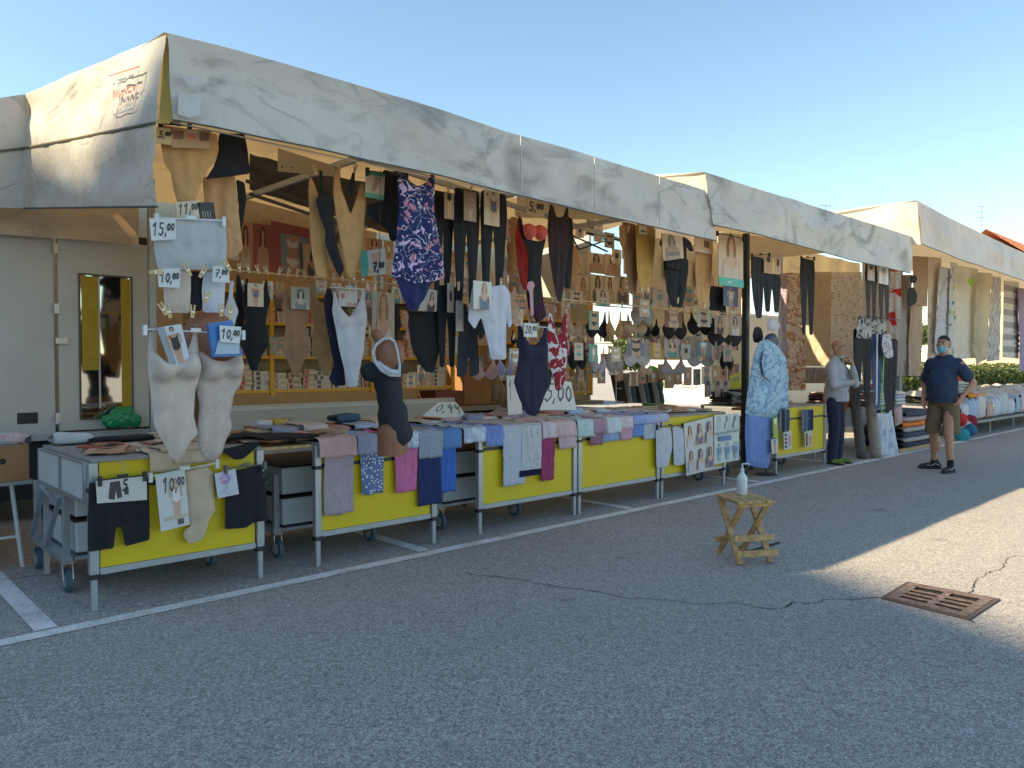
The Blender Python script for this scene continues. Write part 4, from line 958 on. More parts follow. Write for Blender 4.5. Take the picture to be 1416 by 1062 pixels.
card('garment_packet', 'cream card with a grey sketch of a seated man', 'packet', [(914, 322), (943, 327), (945, 357), (917, 361)], 4.68, (.62, .47, .32), shapes_figure('bust', (.36, .26, .18), (.12, .09, .07), (.40, .30, .22), .45, .9, .02)+[rc(.2, .7, .8, .85, (.2, .15, .12))])
G('leggings', 'apricot tights hung right of the cream sketch card', 'tights', LEG1, (962, 985, 345, 428), 4.85, APR, -2)
card('garment_packet', 'peach packet on top of the apricot tights', 'packet', (960, 330, 985, 350), 4.8, (.60, .42, .26), [rc(.5, .1, .8, .6, (.15, .08, .05)), rc(.1, .8, .9, .95, (.65, .5, .4))])
for u, v in ((866, 322), (890, 315), (885, 405), (893, 405), (935, 420), (972, 427), (978, 425)): peg(u, v, 4.7, .9, random.uniform(-.3, .3))

# --- middle zone right of the mannequin
Ym = 4.8
garment('dress', 'long black dress hung below the floral swimdress', 'dress', [(566, 428), (575, 432), (590, 425), (602, 398), (608, 400), (612, 430), (612, 470), (604, 500), (600, 516), (588, 514), (578, 500), (568, 478), (564, 450)], Ym+.1, BLK, .02, .01)
card('garment_packet', 'packet with a slim model in black, corner hidden by the floral swimdress', 'packet', [(586, 398), (604, 402), (603, 431), (578, 430)], Ym-.02, (.42, .38, .36), shapes_figure('bust', SK, HB, BK, .65, .7, .1))
G('trousers', 'black straight trousers hung right of the long black dress', 'trousers', LEGG, (604, 632, 395, 508), Ym+.05, BLK)
card('garment_packet', 'tall narrow packet on the black straight trousers', 'packet', (618, 392, 627, 432), Ym, (.42, .38, .32), shapes_figure('full', SK, HB, BK))
G('trousers', 'short wide black trousers at the bottom of the black group', 'trousers', [(.3, 0), (.5, 0), (.6, .25), (.9, .3), (1, .95), (.62, 1), (.58, .72), (.5, .95), (.1, 1), (.14, .5)], (628, 663, 420, 522), Ym-.02, CHAR)
card('garment_packet', 'grey packet above the short wide black trousers', 'packet', (630, 416, 640, 458), Ym-.05, (.36, .36, .35), shapes_figure('full', SK2, HB, (.3, .3, .32)))
card('garment_packet', 'packet with a beige bra on a dark model, between the black garments', 'packet', (632, 385, 648, 410), 5.1, (.22, .14, .10), shapes_figure('body', (.32, .17, .10), HB, (.5, .4, .3)))
G('pyjama', 'white pyjama top with lace sleeves beneath a model card', 'pyjama', [(.2, 0), (.4, .04), (.6, .04), (.82, 0), (.95, .1), (1, .55), (.92, .58), (.88, .4), (.88, 1), (.52, 1), (.42, .7), (.3, .45), (.16, .62), (0, .5), (.06, .25), (.1, .08)], (647, 708, 391, 497), 4.62, WHT, 0, thick=.02, fold=.012)
card('garment_packet', 'white card of a woman in slate blue, clipped on the white pyjama top', 'packet', (654, 389, 679, 428), 4.56, (.66, .66, .60), shapes_figure('bust', SK2, (.4, .25, .15), (.12, .20, .26), .6, .8, .02))
G('bra', 'pink wireless bra below the white pyjama top', 'bra', BRA, (652, 689, 490, 526), 5.1, PINK, group=None)
G('bra', 'pale lavender bra left of the navy swimsuit', 'bra', BRA, (687, 712, 488, 521), 5.0, LAV)
G('swimsuit', 'navy ruched swimsuit on a hanger, above the folded nightwear', 'swimsuit', [(.12, 0), (.2, 0), (.28, .12), (.42, .2), (.52, .22), (.66, .18), (.76, .1), (.80, 0), (.88, 0), (.88, .2), (.88, .4), (.95, .55), (1, .62), (.82, .78), (.68, .95), (.66, 1), (.38, 1), (.3, .95), (.12, .78), (0, .62), (.08, .5), (.14, .3), (.12, .15)], (710, 763, 451, 574), 4.62, NVY, 0, thick=.025, fold=.006, bulge=[(728, 483, 12, .03), (748, 483, 12, .03)])
hanger('thin clear hanger of the navy ruched swimsuit', (718, 449), (758, 453), 4.58, CLEAR, .04, False)
card('price_tag', 'white tag reading 20,00 in the neck of the navy swimsuit', 'price tag', (724, 447, 742, 466), 4.56, (.66, .66, .64), writing('20,00', .06, .15, .6, w=.04, asp=.7, small_tail=True))
G('swimsuit', 'crimson swimsuit with white leaves, beside the navy one', 'swimsuit', [(.1, 0), (.25, .02), (.4, .3), (.6, .28), (.72, 0), (.88, .02), (.9, .3), (1, .5), (.85, .62), (.8, .85), (.62, 1), (.36, 1), (.3, .85), (.1, .65), (.0, .4)], (756, 788, 432, 540), 4.72, RFL, 0, thick=.02, fold=.008)
garment('halter', 'dark burgundy halter top with white piping, under the coral cups', 'top', [(728, 395), (734, 395), (742, 425), (746, 412), (750, 400), (752, 420), (756, 436), (744, 448), (738, 440), (730, 425)], 4.88, cloth((.05, .008, .03)), .012, .005)
garment('fabric_loop', 'pink looped strap hanging from the burgundy halter', 'strap', [(730, 390), (736, 388), (740, 394), (737, 400), (738, 436), (734, 438), (732, 404), (728, 398)], 4.82, cloth((.62, .35, .42)), .006, .002)
def bigsign(label, quad, Y, s, t):
    return card('price_sign', label, 'sign', quad, Y, (.68, .68, .66), writing(t, .12, .12, s, w=.022, asp=.75, small_tail=False), bow=.0)
bigsign('large white board reading 5,00 standing behind the folded nightwear', [(752, 523), (789, 528), (797, 567), (742, 567)], 5.3, .6, '5,00')
bigsign('tall white board behind the navy swimsuit', [(700, 519), (716, 519), (722, 572), (702, 574)], 5.35, .5, '1')
bigsign('curled card reading 0,99 lying on the striped shirts', [(606, 556), (630, 556), (648, 580), (584, 575)], 5.5, .55, '0,99')

# --- bras and small packets hung on the two rear rails
Yb = 5.95
bras = [((706, 722, 455, 478), BLK, 'small black bra half hidden left of the navy swimsuit hanger'), ((783, 806, 428, 466), SAND, 'sand coloured bra left of the paired black one, upper row'),
        ((810, 842, 430, 468), BLK, 'black plunge bra with teal card, upper bra row'), ((838, 862, 430, 470), TAN, 'tan bra right of the black plunge one, upper row'),
        ((872, 905, 412, 450), GRYB, 'light grey moulded bra at the top of the bra rows'), ((863, 895, 435, 464), SAND, 'beige bandeau bra directly below the light grey moulded one'),
        ((888, 912, 440, 466), BLK, 'small black bra right of the beige bandeau'), ((916, 950, 432, 470), BLK, 'black lace bra below the brown model packet'),
        ((950, 985, 428, 464), BLK, 'black bra below the pale blue packet'), ((978, 1026, 440, 480), CHAR, 'wide charcoal lace bra at the right end of the upper row'),
        ((785, 812, 470, 512), BLK, 'black balconette bra, first of the lower row'), ((818, 838, 480, 515), LAV, 'lilac bra, second of the lower row'),
        ((838, 862, 478, 516), GRYB, 'grey lace bra, third of the lower row'), ((862, 900, 468, 508), WHT, 'white satin bra over a blue packet, lower row'),
        ((914, 948, 490, 520), GRYB, 'taupe padded bra turned sideways in front of the white van'), ((950, 988, 478, 508), WHT, 'white lace bra right of the taupe padded one'), ((995, 1014, 478, 512), BLK, 'single small black bra at the right end of the lower row'),
        ((884, 902, 500, 520), SAND, 'nude bra scrap under the white satin bra')]
for r_, mt, lb in bras: G('bra', lb, 'bra', BRA, r_, Yb+random.uniform(-.25, .05), mt, 0)
packs = [((700, 418, 716, 448), (.42, .34, .26), 'body', 'tan packet right of the white pyjama sleeve'), ((704, 482, 720, 506), (.50, .55, .50), 'body', 'mint packet above the lavender bra'),
         ((788, 402, 806, 420), (.50, .36, .24), 'body', 'peach packet above the sand coloured bra'), ((814, 430, 828, 456), (.20, .36, .30), 'body', 'teal packet in the black plunge bra'),
         ((794, 474, 806, 498), (.55, .50, .42), 'body', 'cream packet in the black balconette bra'), ((814, 476, 826, 500), (.10, .34, .30), 'full', 'deep teal packet behind the lilac bra'),
         ((845, 480, 858, 500), (.50, .44, .34), 'body', 'beige packet above the grey lace bra'), ((884, 414, 898, 438), (.45, .55, .50), 'body', 'green tinted packet between the grey moulded cups'),
         ((868, 467, 890, 492), (.12, .16, .24), 'body', 'slate blue packet in the white satin bra'), ((919, 430, 943, 453), (.20, .09, .05), 'body', 'dark brown packet with a tanned model'),
         ((964, 428, 982, 452), (.46, .60, .64), 'body', 'pale blue packet with a white bra picture'), ((903, 474, 913, 494), (.65, .38, .05), 'body', 'small orange packet in the lower row'),
         ((918, 470, 940, 494), (.40, .32, .30), 'bust', 'mauve packet with a portrait above the taupe bra'), ((942, 476, 954, 496), (.40, .45, .40), 'full', 'narrow sage packet left of the white lace bra'),
         ((962, 473, 982, 493), (.10, .18, .24), 'legs', 'dark teal packet in the white lace bra'), ((988, 436, 1002, 462), (.50, .40, .34), 'bust', 'rose packet at the right end of the upper bra row'),
         ((1008, 436, 1024, 464), (.52, .42, .36), 'bust', 'blush packet beside the charcoal lace bra'), ((1000, 478, 1012, 500), (.50, .40, .34), 'full', 'pale pink packet above the single small black bra'),
         ((984, 478, 994, 498), (.50, .36, .32), 'body', 'salmon packet between white lace and small black bras'), ((824, 400, 842, 424), (.55, .44, .28), 'bust', 'ochre packet clipped on the upper bra rail'),
         ((902, 400, 922, 424), (.45, .40, .34), 'full', 'grey beige packet left of the black trousers'), ((944, 396, 960, 424), (.58, .40, .26), 'body', 'apricot packet right of the black trousers')]
for r_, c_, k_, lb in packs:
    card('garment_packet', lb, 'packet', r_, Yb-.3+random.uniform(-.05, .05), c_, shapes_figure(k_, SK if random.random() < .5 else SK2, HB, random.choice([BK, W, (.3, .25, .25), (.1, .3, .28)])))
for i in range(34):
    u = 690+i*9.9+random.uniform(-3, 3); peg(u, slope(u, 424 if i % 2 else 474, 850), Yb-.3, .9, random.uniform(-.4, .4))
for i in range(14):
    u = 330+i*13; peg(u, slope(u, 381, 400)+2, 5.24, .9, random.uniform(-.5, .5))
# dark pouch packs by the pole
G('pouch', 'dark sheer tights pack hung left of the green banded poster', 'pouch', SKIRT, (980, 1004, 396, 430), 5.3, BLK)
card('garment_packet', 'small blue packet under the green banded poster', 'packet', (1000, 396, 1020, 424), 5.2, (.12, .16, .30), shapes_figure('full', SK2, HBL, W))

# --- posters high inside the trailer
YP = 7.6
pt = thing('poster_board', 'long cream header board with faded pictures above the shelves', 'board', PY(400, 380, 7.75))
m = MB(); m.poly([PY(*p, 7.75) for p in [(333, 274), (520, 322), (520, 372), (333, 374)]], (0, -1, 0), .01); m.build('board', plain('header_cream', (.62, .50, .32), .7), pt)
card('poster', 'red tinted poster of two models with a floral band, left inside wall', 'poster', [(331, 305), (374, 312), (374, 376), (331, 371)], YP, (.34, .09, .07), [rc(.0, .0, .42, 1, (.60, .28, .18))]+shapes_figure('bust', (.52, .28, .17), HB, (.5, .3, .2), .74, .5, .05)+shapes_figure('bust', (.55, .32, .2), HB, (.62, .5, .4), .18, .45, .08))
card('poster', 'poster of a blue backed model in white underwear, framed red', 'poster', [(374, 305), (427, 316), (430, 386), (374, 376)], YP, (.33, .08, .07), [rc(.25, .2, .97, .96, (.20, .26, .30))]+[([(x, .2+.8*y) for x, y in p], c) for p, c in shapes_figure('body', (.45, .24, .14), HB, (.62, .55, .48), .55, .6)])
card('poster', 'poster with a dark haired reclining model right of the blue backed one', 'poster', [(418, 336), (448, 342), (448, 384), (420, 382)], YP-.05, (.55, .36, .24), shapes_figure('bust', (.45, .25, .16), BK, (.05, .05, .06), .5, 1, .1))
card('poster', 'small portrait poster beside the teal edged packet', 'poster', (506, 330, 528, 352), 6.8, (.45, .28, .18), shapes_figure('bust', SK, HB, (.4, .1, .1)))
port = [((786, 352, 806, 378), 'curly blonde portrait, top left', (.76, .54, .38), HBL, CR), ((812, 350, 836, 378), 'turned away dark haired portrait, top', (.72, .62, .46), HB, (.5, .35, .22)), ((836, 352, 858, 382), 'dark haired bare shouldered portrait, top right', (.76, .60, .44), HB, (.6, .4, .28)),
        ((796, 382, 816, 420), 'fair haired model in white lace, lower left', (.78, .64, .50), (.4, .2, .1), (.65, .5, .4)), ((816, 380, 836, 420), 'smiling model in a green camisole, lower row', (.70, .66, .42), HB, (.08, .12, .10)),
        ((836, 382, 850, 420), 'model in a pale set, lower row', (.78, .66, .50), HB, (.66, .52, .42)), ((850, 382, 870, 420), 'model in a dark camisole, lower right', (.76, .64, .46), HB, (.07, .08, .07)),
        ((905, 362, 918, 392), 'mauve model card right of the mustard leggings', (.36, .2, .17), HB, (.3, .15, .15)), ((944, 378, 962, 412), 'group portrait behind the black trousers', (.5, .33, .22), (.1, .1, .08), (.45, .3, .25)), ((902, 390, 920, 420), 'standing model portrait behind the mustard leggings', (.5, .36, .24), HB, (.3, .28, .26))]
for i, (r_, lb, c_, hr, cl) in enumerate(port):
    card('poster', 'poster on the inner wall, '+lb, 'poster', r_, 7.55-(i % 3)*.02, c_, shapes_figure('bust', (.55, .32, .2), hr, cl, .5, 1, .03))
card('poster', 'portrait poster of a long haired woman with a green band, on the dark pole', 'poster', (993, 325, 1027, 396), 4.7, (.62, .48, .34), shapes_figure('bust', (.60, .38, .26), (.26, .12, .05), (.58, .46, .36), .5, 1., .0)+[rc(0, .84, 1, 1, (.05, .42, .33))]+writing('nel', .35, .87, .09, (.6, .7, .6), .01, 1.2))
hanger('black clip hanger holding the long haired woman poster', (992, 322), (1028, 330), 4.66)
# folding mirror arms under the roof
m = MB()
for a, b in (((340, 250), (480, 300)), ((345, 268), (470, 310)), ((345, 235), (400, 228)), ((380, 245), (520, 300))): m.bar(PY(*a, 6.9), PY(*b, 6.9), .02, .03)
tag(m.build('awning_arm_bundle', plain('dull_frame', (.12, .11, .09), .6)), 'bundle of folded dull awning arms under the roof', 'awning arms')
m = MB(); m.smooth = True
m.grid(lambda u, v: PY(345, 212, 6.6).lerp(PY(560, 268, 6.6), u).lerp(PY(345, 262, 7.4).lerp(PY(560, 330, 7.4), u), v)+Vector((0, .0, .05*fn(u*8, v*4, 2))), 40, 10)
tag(m.build('rolled_tarpaulin', cloth((.22, .18, .12))), 'loose brown tarpaulin gathered under the roof', 'tarpaulin')
card('garment_packet', 'wide blank cream banner hung under the front of the roof', 'banner', [(384, 205), (470, 232), (470, 245), (384, 237)], 5.2, (.60, .48, .30), [rc(.05, .75, .07, .85, BK), rc(.2, .7, .22, .8, BK)])
fr_ = MB()
for a, b in (((800, 345), (840, 332)), ((840, 332), (810, 322)), ((800, 345), (790, 325)), ((810, 322), (870, 335)), ((790, 325), (840, 348))): fr_.tube([PY(*a, 7.0), PY(*b, 7.0)], .012, 6)
tag(fr_.build('lamp_bracket', BLACKP), 'black folding bracket high inside the trailer', 'bracket')

# ------------------------------------------------------------ dense fill of small goods between the larger ones
random.seed(21)
adj = {'left': 'left of', 'r': 'right of'}
fillc = [((.76, .68, .56), 'beige'), ((.55, .28, .18), 'rust'), ((.82, .80, .74), 'ivory'), ((.84, .84, .82), 'white'), ((.50, .68, .72), 'pale blue'), ((.30, .18, .12), 'dark brown'), ((.20, .36, .34), 'petrol'), ((.58, .36, .32), 'rose'), ((.15, .15, .17), 'charcoal'), ((.55, .42, .20), 'mustard')]
zones = [((340, 560), (432, 480), 7.3, 15, 'in the shade in front of the long shelf'), ((560, 700), (440, 520), 7.4, 10, 'deep behind the black trousers'), ((770, 860), (296, 340), 6.9, 7, 'near the roof by the black bracket'), ((520, 720), (330, 400), 7.0, 12, 'on the far inner line'), ((712, 792), (392, 442), 6.3, 11, 'in the tight group above the red leaf swimsuit'), ((765, 858), (436, 520), 6.5, 16, 'below the portrait posters'), ((860, 1018), (392, 412), 6.4, 12, 'on the line above the upper bra row'),
         ((860, 1020), (448, 474), 6.6, 16, 'between the two bra rows'), ((560, 640), (300, 392), 6.0, 9, 'behind the black leggings'), ((508, 560), (330, 400), 6.2, 6, 'left of the floral swimdress'), ((430, 512), (386, 402), 5.35, 8, 'on the wooden rail by the white bodysuit'),
         ((330, 430), (384, 400), 5.35, 6, 'on the wooden rail by the black bodysuit'), ((700, 720), (300, 392), 6.3, 4, 'left of the scarlet dress'), ((870, 1020), (498, 514), 6.7, 12, 'under the lower bra row')]
for (u0, u1), (v0, v1), Yz, n, wh in zones:
    for i in range(n):
        u = u0+(u1-u0)*(i+.5)/n+random.uniform(-2, 2); v = slope(u, random.uniform(v0, v1), (u0+u1)/2) if u1-u0 > 60 else random.uniform(v0, v1)
        c, nm = random.choice(fillc); hgt = random.uniform(17, 26); wd = random.uniform(10, 15)
        card('garment_packet', '%s garment packet hung %s' % (nm, wh), 'packet', (u-wd/2, v, u+wd/2, v+hgt), Yz+.03*(i % 4), c, shapes_figure(random.choice(['bust', 'body', 'full', 'body']), random.choice([SK, SK2]), random.choice([HB, HBL]), random.choice([BK, W, (.45, .3, .28), (.1, .25, .3)])), group='%s packets %s' % (nm, wh))
post = [((862, 345, 884, 380), 'amber toned portrait'), ((884, 350, 902, 384), 'pale portrait of a curly haired model'), ((920, 352, 938, 386), 'portrait in a cream top'), ((962, 362, 990, 398), 'portrait of a model in dark underwear'), ((700, 330, 714, 362), 'small pale portrait'),
        ((560, 340, 584, 376), 'portrait behind the swimdress'), ((770, 300, 786, 330), 'narrow amber portrait'), ((450, 300, 472, 336), 'portrait of a model in red')]
for i, (r_, lb) in enumerate(post):
    card('poster', 'poster high on the inner wall, %s' % lb, 'poster', r_, 7.38, [(.78, .64, .46), (.80, .74, .60), (.74, .60, .44)][i % 3], shapes_figure('bust', SK, [HB, HBL][i % 2], [(.6, .5, .4), (.1, .1, .1), (.4, .1, .08)][i % 3], .5, 1, .03))
more = [('camisole', 'pale pink camisole half hidden right of the tan bodysuit', BODY, (560, 575, 430, 480), 5.9, PINK), ('camisole', 'ivory camisole in shade behind the white pyjama top', BODY, (694, 716, 396, 440), 5.8, cloth((.5, .46, .4))),
        ('bodysuit', 'nude bodysuit in shade right of the third black leggings', BODY, (700, 716, 330, 392), 5.6, NUDE), ('slip_dress', 'apricot slip behind the plum nightgown', SLIM, (788, 800, 330, 400), 5.6, APR2),
        ('bodysuit', 'black lace bodysuit at the back right of the white bodysuit', BODY, (534, 556, 400, 470), 6.2, BLK), ('leggings', 'tan tights hung behind the scarlet dress', LEG1, (706, 716, 300, 380), 5.5, TAN),
        ('camisole', 'grey camisole between the white bodysuit and the model cutout', BODY, (505, 520, 400, 450), 6.0, GRYB), ('nightgown', 'dark grey nightgown deep behind the black trousers', SLIM, (655, 672, 400, 470), 6.1, CHAR)]
for nm, lb, tm, r_, Yz, mt in more: G(nm, lb, nm.replace('_', ' '), tm, r_, Yz, mt)
# ============================================================ goods draped over the table fronts
DN = [0]
def drape(name, label, cat, u0, u1, vb, mat, layer=0, depth=.5, taper=0., cuff=None, ruffle=0., bandm=None):
    """cloth lying on the table top, folding over the front edge and hanging down to pixel row vb"""
    DN[0] += 1; sd = DN[0]*2.1
    yf = 4.838-.010*layer; zt = ZT+.012+.013*layer
    a = PY(u0, 600, yf); b = PY(u1, 600, yf); x0, x1 = a.x, b.x; zb = PY((u0+u1)/2, vb, yf).z
    h = zt-zb; r = .025; tot = depth+h; nv = max(10, int(tot/.022)); nu = max(8, int((x1-x0)/.012))
    m = MB(); m.smooth = True
    def f(u, v):
        s_ = v*tot; x = x0+(x1-x0)*u
        if s_ < depth: y = yf+depth-s_; z = zt; nr = Vector((0, 0, 1)); g = .25
        else: y = yf; z = zt-(s_-depth); nr = Vector((0, -1, 0)); g = min(1, (s_-depth)/.15+.2)
        # round the corner
        d = s_-depth
        if -r < d < r: t = (d+r)/(2*r); y = yf+r*(1-math.sin(t*PI/2)); z = zt-r*(1-math.cos(t*PI/2)); nr = Vector((0, -math.sin(t*PI/2), math.cos(t*PI/2)))
        tp = taper*max(0, d)/max(h, .01); x = x0+(x1-x0)*(u*(1-tp)+tp*.5)+.01*fn(s_*3, sd)*1.
        w_ = (.007*math.sin(u*(x1-x0)*85+sd+fn(s_*4, sd)*2)+.012*fn(u*4+sd, s_*5)+.006*fn(u*9+sd, s_*14))*g
        if ruffle and d > h-.09: w_ += ruffle*math.sin(u*(x1-x0)*260)*(d-h+.09)/.09
        p = Vector((x, y, z+(.012*fn(u*3+sd, 1, 2) if v > .98 else 0)))+nr*(abs(w_)+.002)
        if d < 0: p.z += .03*max(0, fn(x*9+sd, y*9))*(min(1, -d/.08))
        return p
    m.grid(f, nu, nv); o = m.build(name, mat)
    sm = o.modifiers.new('thickness', 'SOLIDIFY'); sm.thickness = .003; sm.offset = 0
    return tag(o, label, cat)
def cl(c, *a): return cloth(c, *a)
P_ = [
 ('pyjama_trousers', 'gingham pyjama trousers hanging below the pink top', 'trousers', 447, 488, 711, cl((.52, .44, .47), 'gingham', (.16, .13, .22), (.4, .3, .35), .7), 0, .45, .0),
 ('draped_shirt', 'pink top draped over the gingham trousers', 'top', 441, 493, 632, cl((.68, .42, .40)), 1, .6, 0),
 ('pyjama_trousers', 'blue pyjama trousers with white flowers', 'trousers', 497, 530, 683, cl((.12, .18, .36), 'spots', (.70, .72, .74), None, .9), 0, .45, .12),
 ('draped_shirt', 'pale grey blue top over the white flowered trousers', 'top', 494, 527, 628, cl((.36, .40, .52)), 1, .6, 0),
 ('pyjama_trousers', 'bright pink pyjama trousers beside the swimsuit mannequin', 'trousers', 543, 578, 680, cl((.60, .16, .34)), 0, .45, .2),
 ('draped_shirt', 'white top with tiny blue sprigs beside the swimsuit mannequin', 'top', 556, 583, 619, cl((.55, .60, .70), 'spots', (.30, .36, .5), None, .6), 1, .6, 0),
 ('pyjama_trousers', 'navy pyjama trousers below the grey striped top', 'trousers', 577, 608, 698, cl((.014, .028, .12)), 0, .45, 0),
 ('draped_shirt', 'grey striped top over the navy trousers', 'top', 579, 612, 633, cl((.40, .44, .50), 'hstripe', (.18, .21, .28), None, .6), 1, .65, 0),
 ('pyjama_trousers', 'royal blue trousers hanging at the trolley gap', 'trousers', 609, 630, 680, cl((.04, .13, .48)), 0, .45, 0),
 ('draped_shirt', 'mid blue top over the royal blue trousers', 'top', 611, 638, 620, cl((.10, .22, .48)), 1, .65, 0),
 ('draped_shirt', 'pale blue marbled top right of the mid blue one', 'top', 641, 672, 612, cl((.40, .48, .62), 'bigfloral', (.55, .60, .70)), 1, .6, 0),
 ('draped_shirt', 'cornflower blue dotted top above the nightgown table', 'top', 671, 698, 617, cl((.19, .28, .62), 'dots', (.08, .12, .3), None, .8), 1, .6, 0),
 ('nightgown', 'long white nightgown with ruffled striped hem', 'nightgown', 695, 725, 671, cl((.52, .56, .62), 'vstripe', (.44, .48, .56), None, .5), 1, .6, 0),
 ('nightgown', 'white dotted nightgown with a navy band', 'nightgown', 720, 748, 656, cl((.56, .57, .58), 'dots', (.06, .07, .12), None, .7), 1, .6, 0),
 ('pyjama_trousers', 'magenta trousers right of the navy banded nightgown', 'trousers', 746, 766, 664, cl((.32, .04, .13)), 0, .45, .1),
 ('draped_shirt', 'blush white top above the magenta trousers', 'top', 749, 768, 606, cl((.62, .52, .55)), 1, .6, 0),
 ('pyjama_trousers', 'pink sprigged trousers below the pink floral top', 'trousers', 772, 796, 620, cl((.58, .40, .44), 'dots', (.6, .5, .5)), 0, .45, 0),
 ('draped_shirt', 'pink floral top at the right end of the nightgown table', 'top', 768, 796, 604, cl((.60, .42, .42), 'spots', (.66, .58, .56), None, .6), 1, .6, 0),
 ('draped_shirt', 'mint floral top at the left of the bare fronted table', 'top', 798, 823, 604, cl((.50, .62, .62), 'spots', (.2, .45, .42), None, .7), 1, .6, 0),
 ('pyjama_trousers', 'mauve trousers below the mauve top', 'trousers', 815, 834, 615, cl((.28, .14, .21)), 0, .45, 0),
 ('draped_shirt', 'mauve striped top right of the mint floral one', 'top', 820, 839, 599, cl((.34, .20, .27), 'hstripe', (.42, .28, .34)), 1, .6, 0),
 ('pyjama_trousers', 'sky blue trousers below the white sprigged top', 'trousers', 833, 856, 610, cl((.28, .36, .58)), 0, .45, 0),
 ('draped_shirt', 'white sprigged top over the sky blue trousers', 'top', 838, 858, 599, cl((.60, .64, .66), 'spots', (.3, .42, .5), None, .6), 1, .6, 0),
 ('pyjama_trousers', 'rose trousers below the red dotted top', 'trousers', 857, 874, 608, cl((.56, .32, .42)), 0, .45, 0),
 ('draped_shirt', 'white top with red dots over the rose trousers', 'top', 857, 875, 593, cl((.64, .56, .58), 'spots', (.5, .12, .16), None, .6), 1, .6, 0),
 ('pyjama_trousers', 'denim blue trousers below the periwinkle top', 'trousers', 874, 889, 604, cl((.14, .26, .58)), 0, .45, 0),
 ('draped_shirt', 'periwinkle top right of the red dotted one', 'top', 875, 894, 587, cl((.28, .36, .66)), 1, .6, 0),
 ('pyjama_trousers', 'light grey trousers, last pair on the bare fronted table', 'trousers', 889, 907, 607, cl((.46, .50, .58)), 0, .45, 0),
 ('draped_shirt', 'pale periwinkle top above the light grey trousers', 'top', 891, 908, 586, cl((.34, .42, .64)), 1, .6, 0),
 ('draped_shirt', 'lavender folded top at the left edge of the poster table', 'top', 906, 924, 584, cl((.42, .44, .60)), 1, .6, 0)]
for nm, lb, ct, u0, u1, vb, mt, ly, dp, tp in P_:
    o = drape(nm, lb, ct, u0, u1, vb, mt, ly, dp, tp, ruffle=.008 if 'ruffled' in lb else 0)
    if 'navy band' in lb:
        a = PY(719, 641, 4.80); b = PY(749, 636, 4.80); m = MB(); m.smooth = True
        m.grid(lambda u, v: Vector((a.x+.005+(b.x-a.x-.01)*u, 4.805-.004*math.sin(u*20), .50-.055*v)), 14, 3); m.build('hem_band', cl((.02, .025, .09)), o)
# second layer of folded goods further back on the tops
cols = [(.30, .34, .46), (.62, .55, .52), (.5, .3, .34), (.34, .42, .6), (.66, .64, .6), (.5, .56, .6), (.6, .42, .44), (.24, .28, .4), (.60, .60, .66), (.42, .36, .5)]
cn = ['slate blue', 'ecru', 'dusty rose', 'sky blue', 'off white', 'pale mint', 'pink', 'indigo', 'lilac white', 'violet']
def folded(x, y, z, w_, d_, h_, mat, label, cat='folded clothes', group=None, rot=0, nm='folded_garment'):
    m = MB(); m.smooth = True; sd = x*3+y*7
    def f(u, v):
        a = (v*2*PI); c_, s_ = math.cos(a), math.sin(a)
        sq = lambda t, k=.35: math.copysign(abs(t)**k, t)
        X = (u-.5)*w_; Yv = sq(c_)*d_/2*(1 if 0 < u < 1 else .9); Z = h_/2+sq(s_, .6)*h_/2*(1 if 0 < u < 1 else .6)
        e = Vector((X+.01*fn(Yv*9, sd), Yv+.012*fn(X*8+sd, 3), max(0, Z+.35*h_*fn(X*9+sd, Yv*9)*(1 if s_ > 0 else 0)))); return Matrix.Rotation(rot, 4, 'Z') @ e + Vector((x, y, z))
    m.grid(f, 12, 18); o = m.build(nm, mat); tag(o, label, cat, group); return o
random.seed(11)
k = 0
for x in np.arange(2.8, 6.75, .235):
    if 3.8 < x < 4.2: continue
    i = k % 10; k += 1
    pat = [None, 'spots', None, 'dots', 'hstripe'][k % 5]
    folded(float(x), 5.62+.05*(k % 2), ZT+.004, .225, .40, .045+.02*(k % 3), cloth(cols[i], pat, tuple(min(1, c*1.35) for c in cols[i]) if pat else (1, 1, 1), None, .7), '%s folded pyjama set at the back of %s' % (cn[i], ['the pink top table', 'the nightgown table', 'the bare fronted table'][0 if x < 3.8 else (1 if x < 5.45 else 2)]), group='%s folded pyjama sets of the back row' % cn[i])
# flat packets scattered on tops
def flat(x, y, z, w_, d_, rot, c, shp, label, group=None, th=.012):
    m = MB(); Mx = Matrix.Translation((x, y, z)) @ Matrix.Rotation(rot, 4, 'Z')
    nn = 4; sd = x*5+y
    def at(u, v, k=0): return Mx @ Vector(((u-.5)*w_, (.5-v)*d_, th+.012*u+.0009*k))
    m.grid(lambda u, v: at(u, 1-v), nn, nn, 0, c)
    ring = [(i/nn, 0) for i in range(nn)]+[(1, j/nn) for j in range(nn)]+[(1-i/nn, 1) for i in range(nn)]+[(0, 1-j/nn) for j in range(nn)]
    kk = len(ring); m.add([at(*p) for p in ring]+[Mx @ Vector(((p[0]-.5)*w_, (.5-p[1])*d_, 0)) for p in ring], [(i, i+kk, (i+1) % kk+kk, (i+1) % kk) for i in range(kk)], 0, tuple(q*.8 for q in c))
    for i, (pts, cc) in enumerate(shp): m.add([at(min(1, max(0, p[0])), min(1, max(0, p[1])), 1.5+i*.6) for p in pts], [tuple(range(len(pts)))], 0, cc)
    return tag(m.build('garment_packet', PRINT), label, 'packet', group)
PC = [((.40, .10, .06), 'dark red'), ((.60, .50, .36), 'cream'), ((.62, .36, .22), 'peach'), ((.66, .50, .06), 'yellow'), ((.10, .09, .09), 'black'), ((.80, .80, .76), 'white'), ((.36, .26, .2), 'brown'), ((.42, .40, .36), 'grey')]
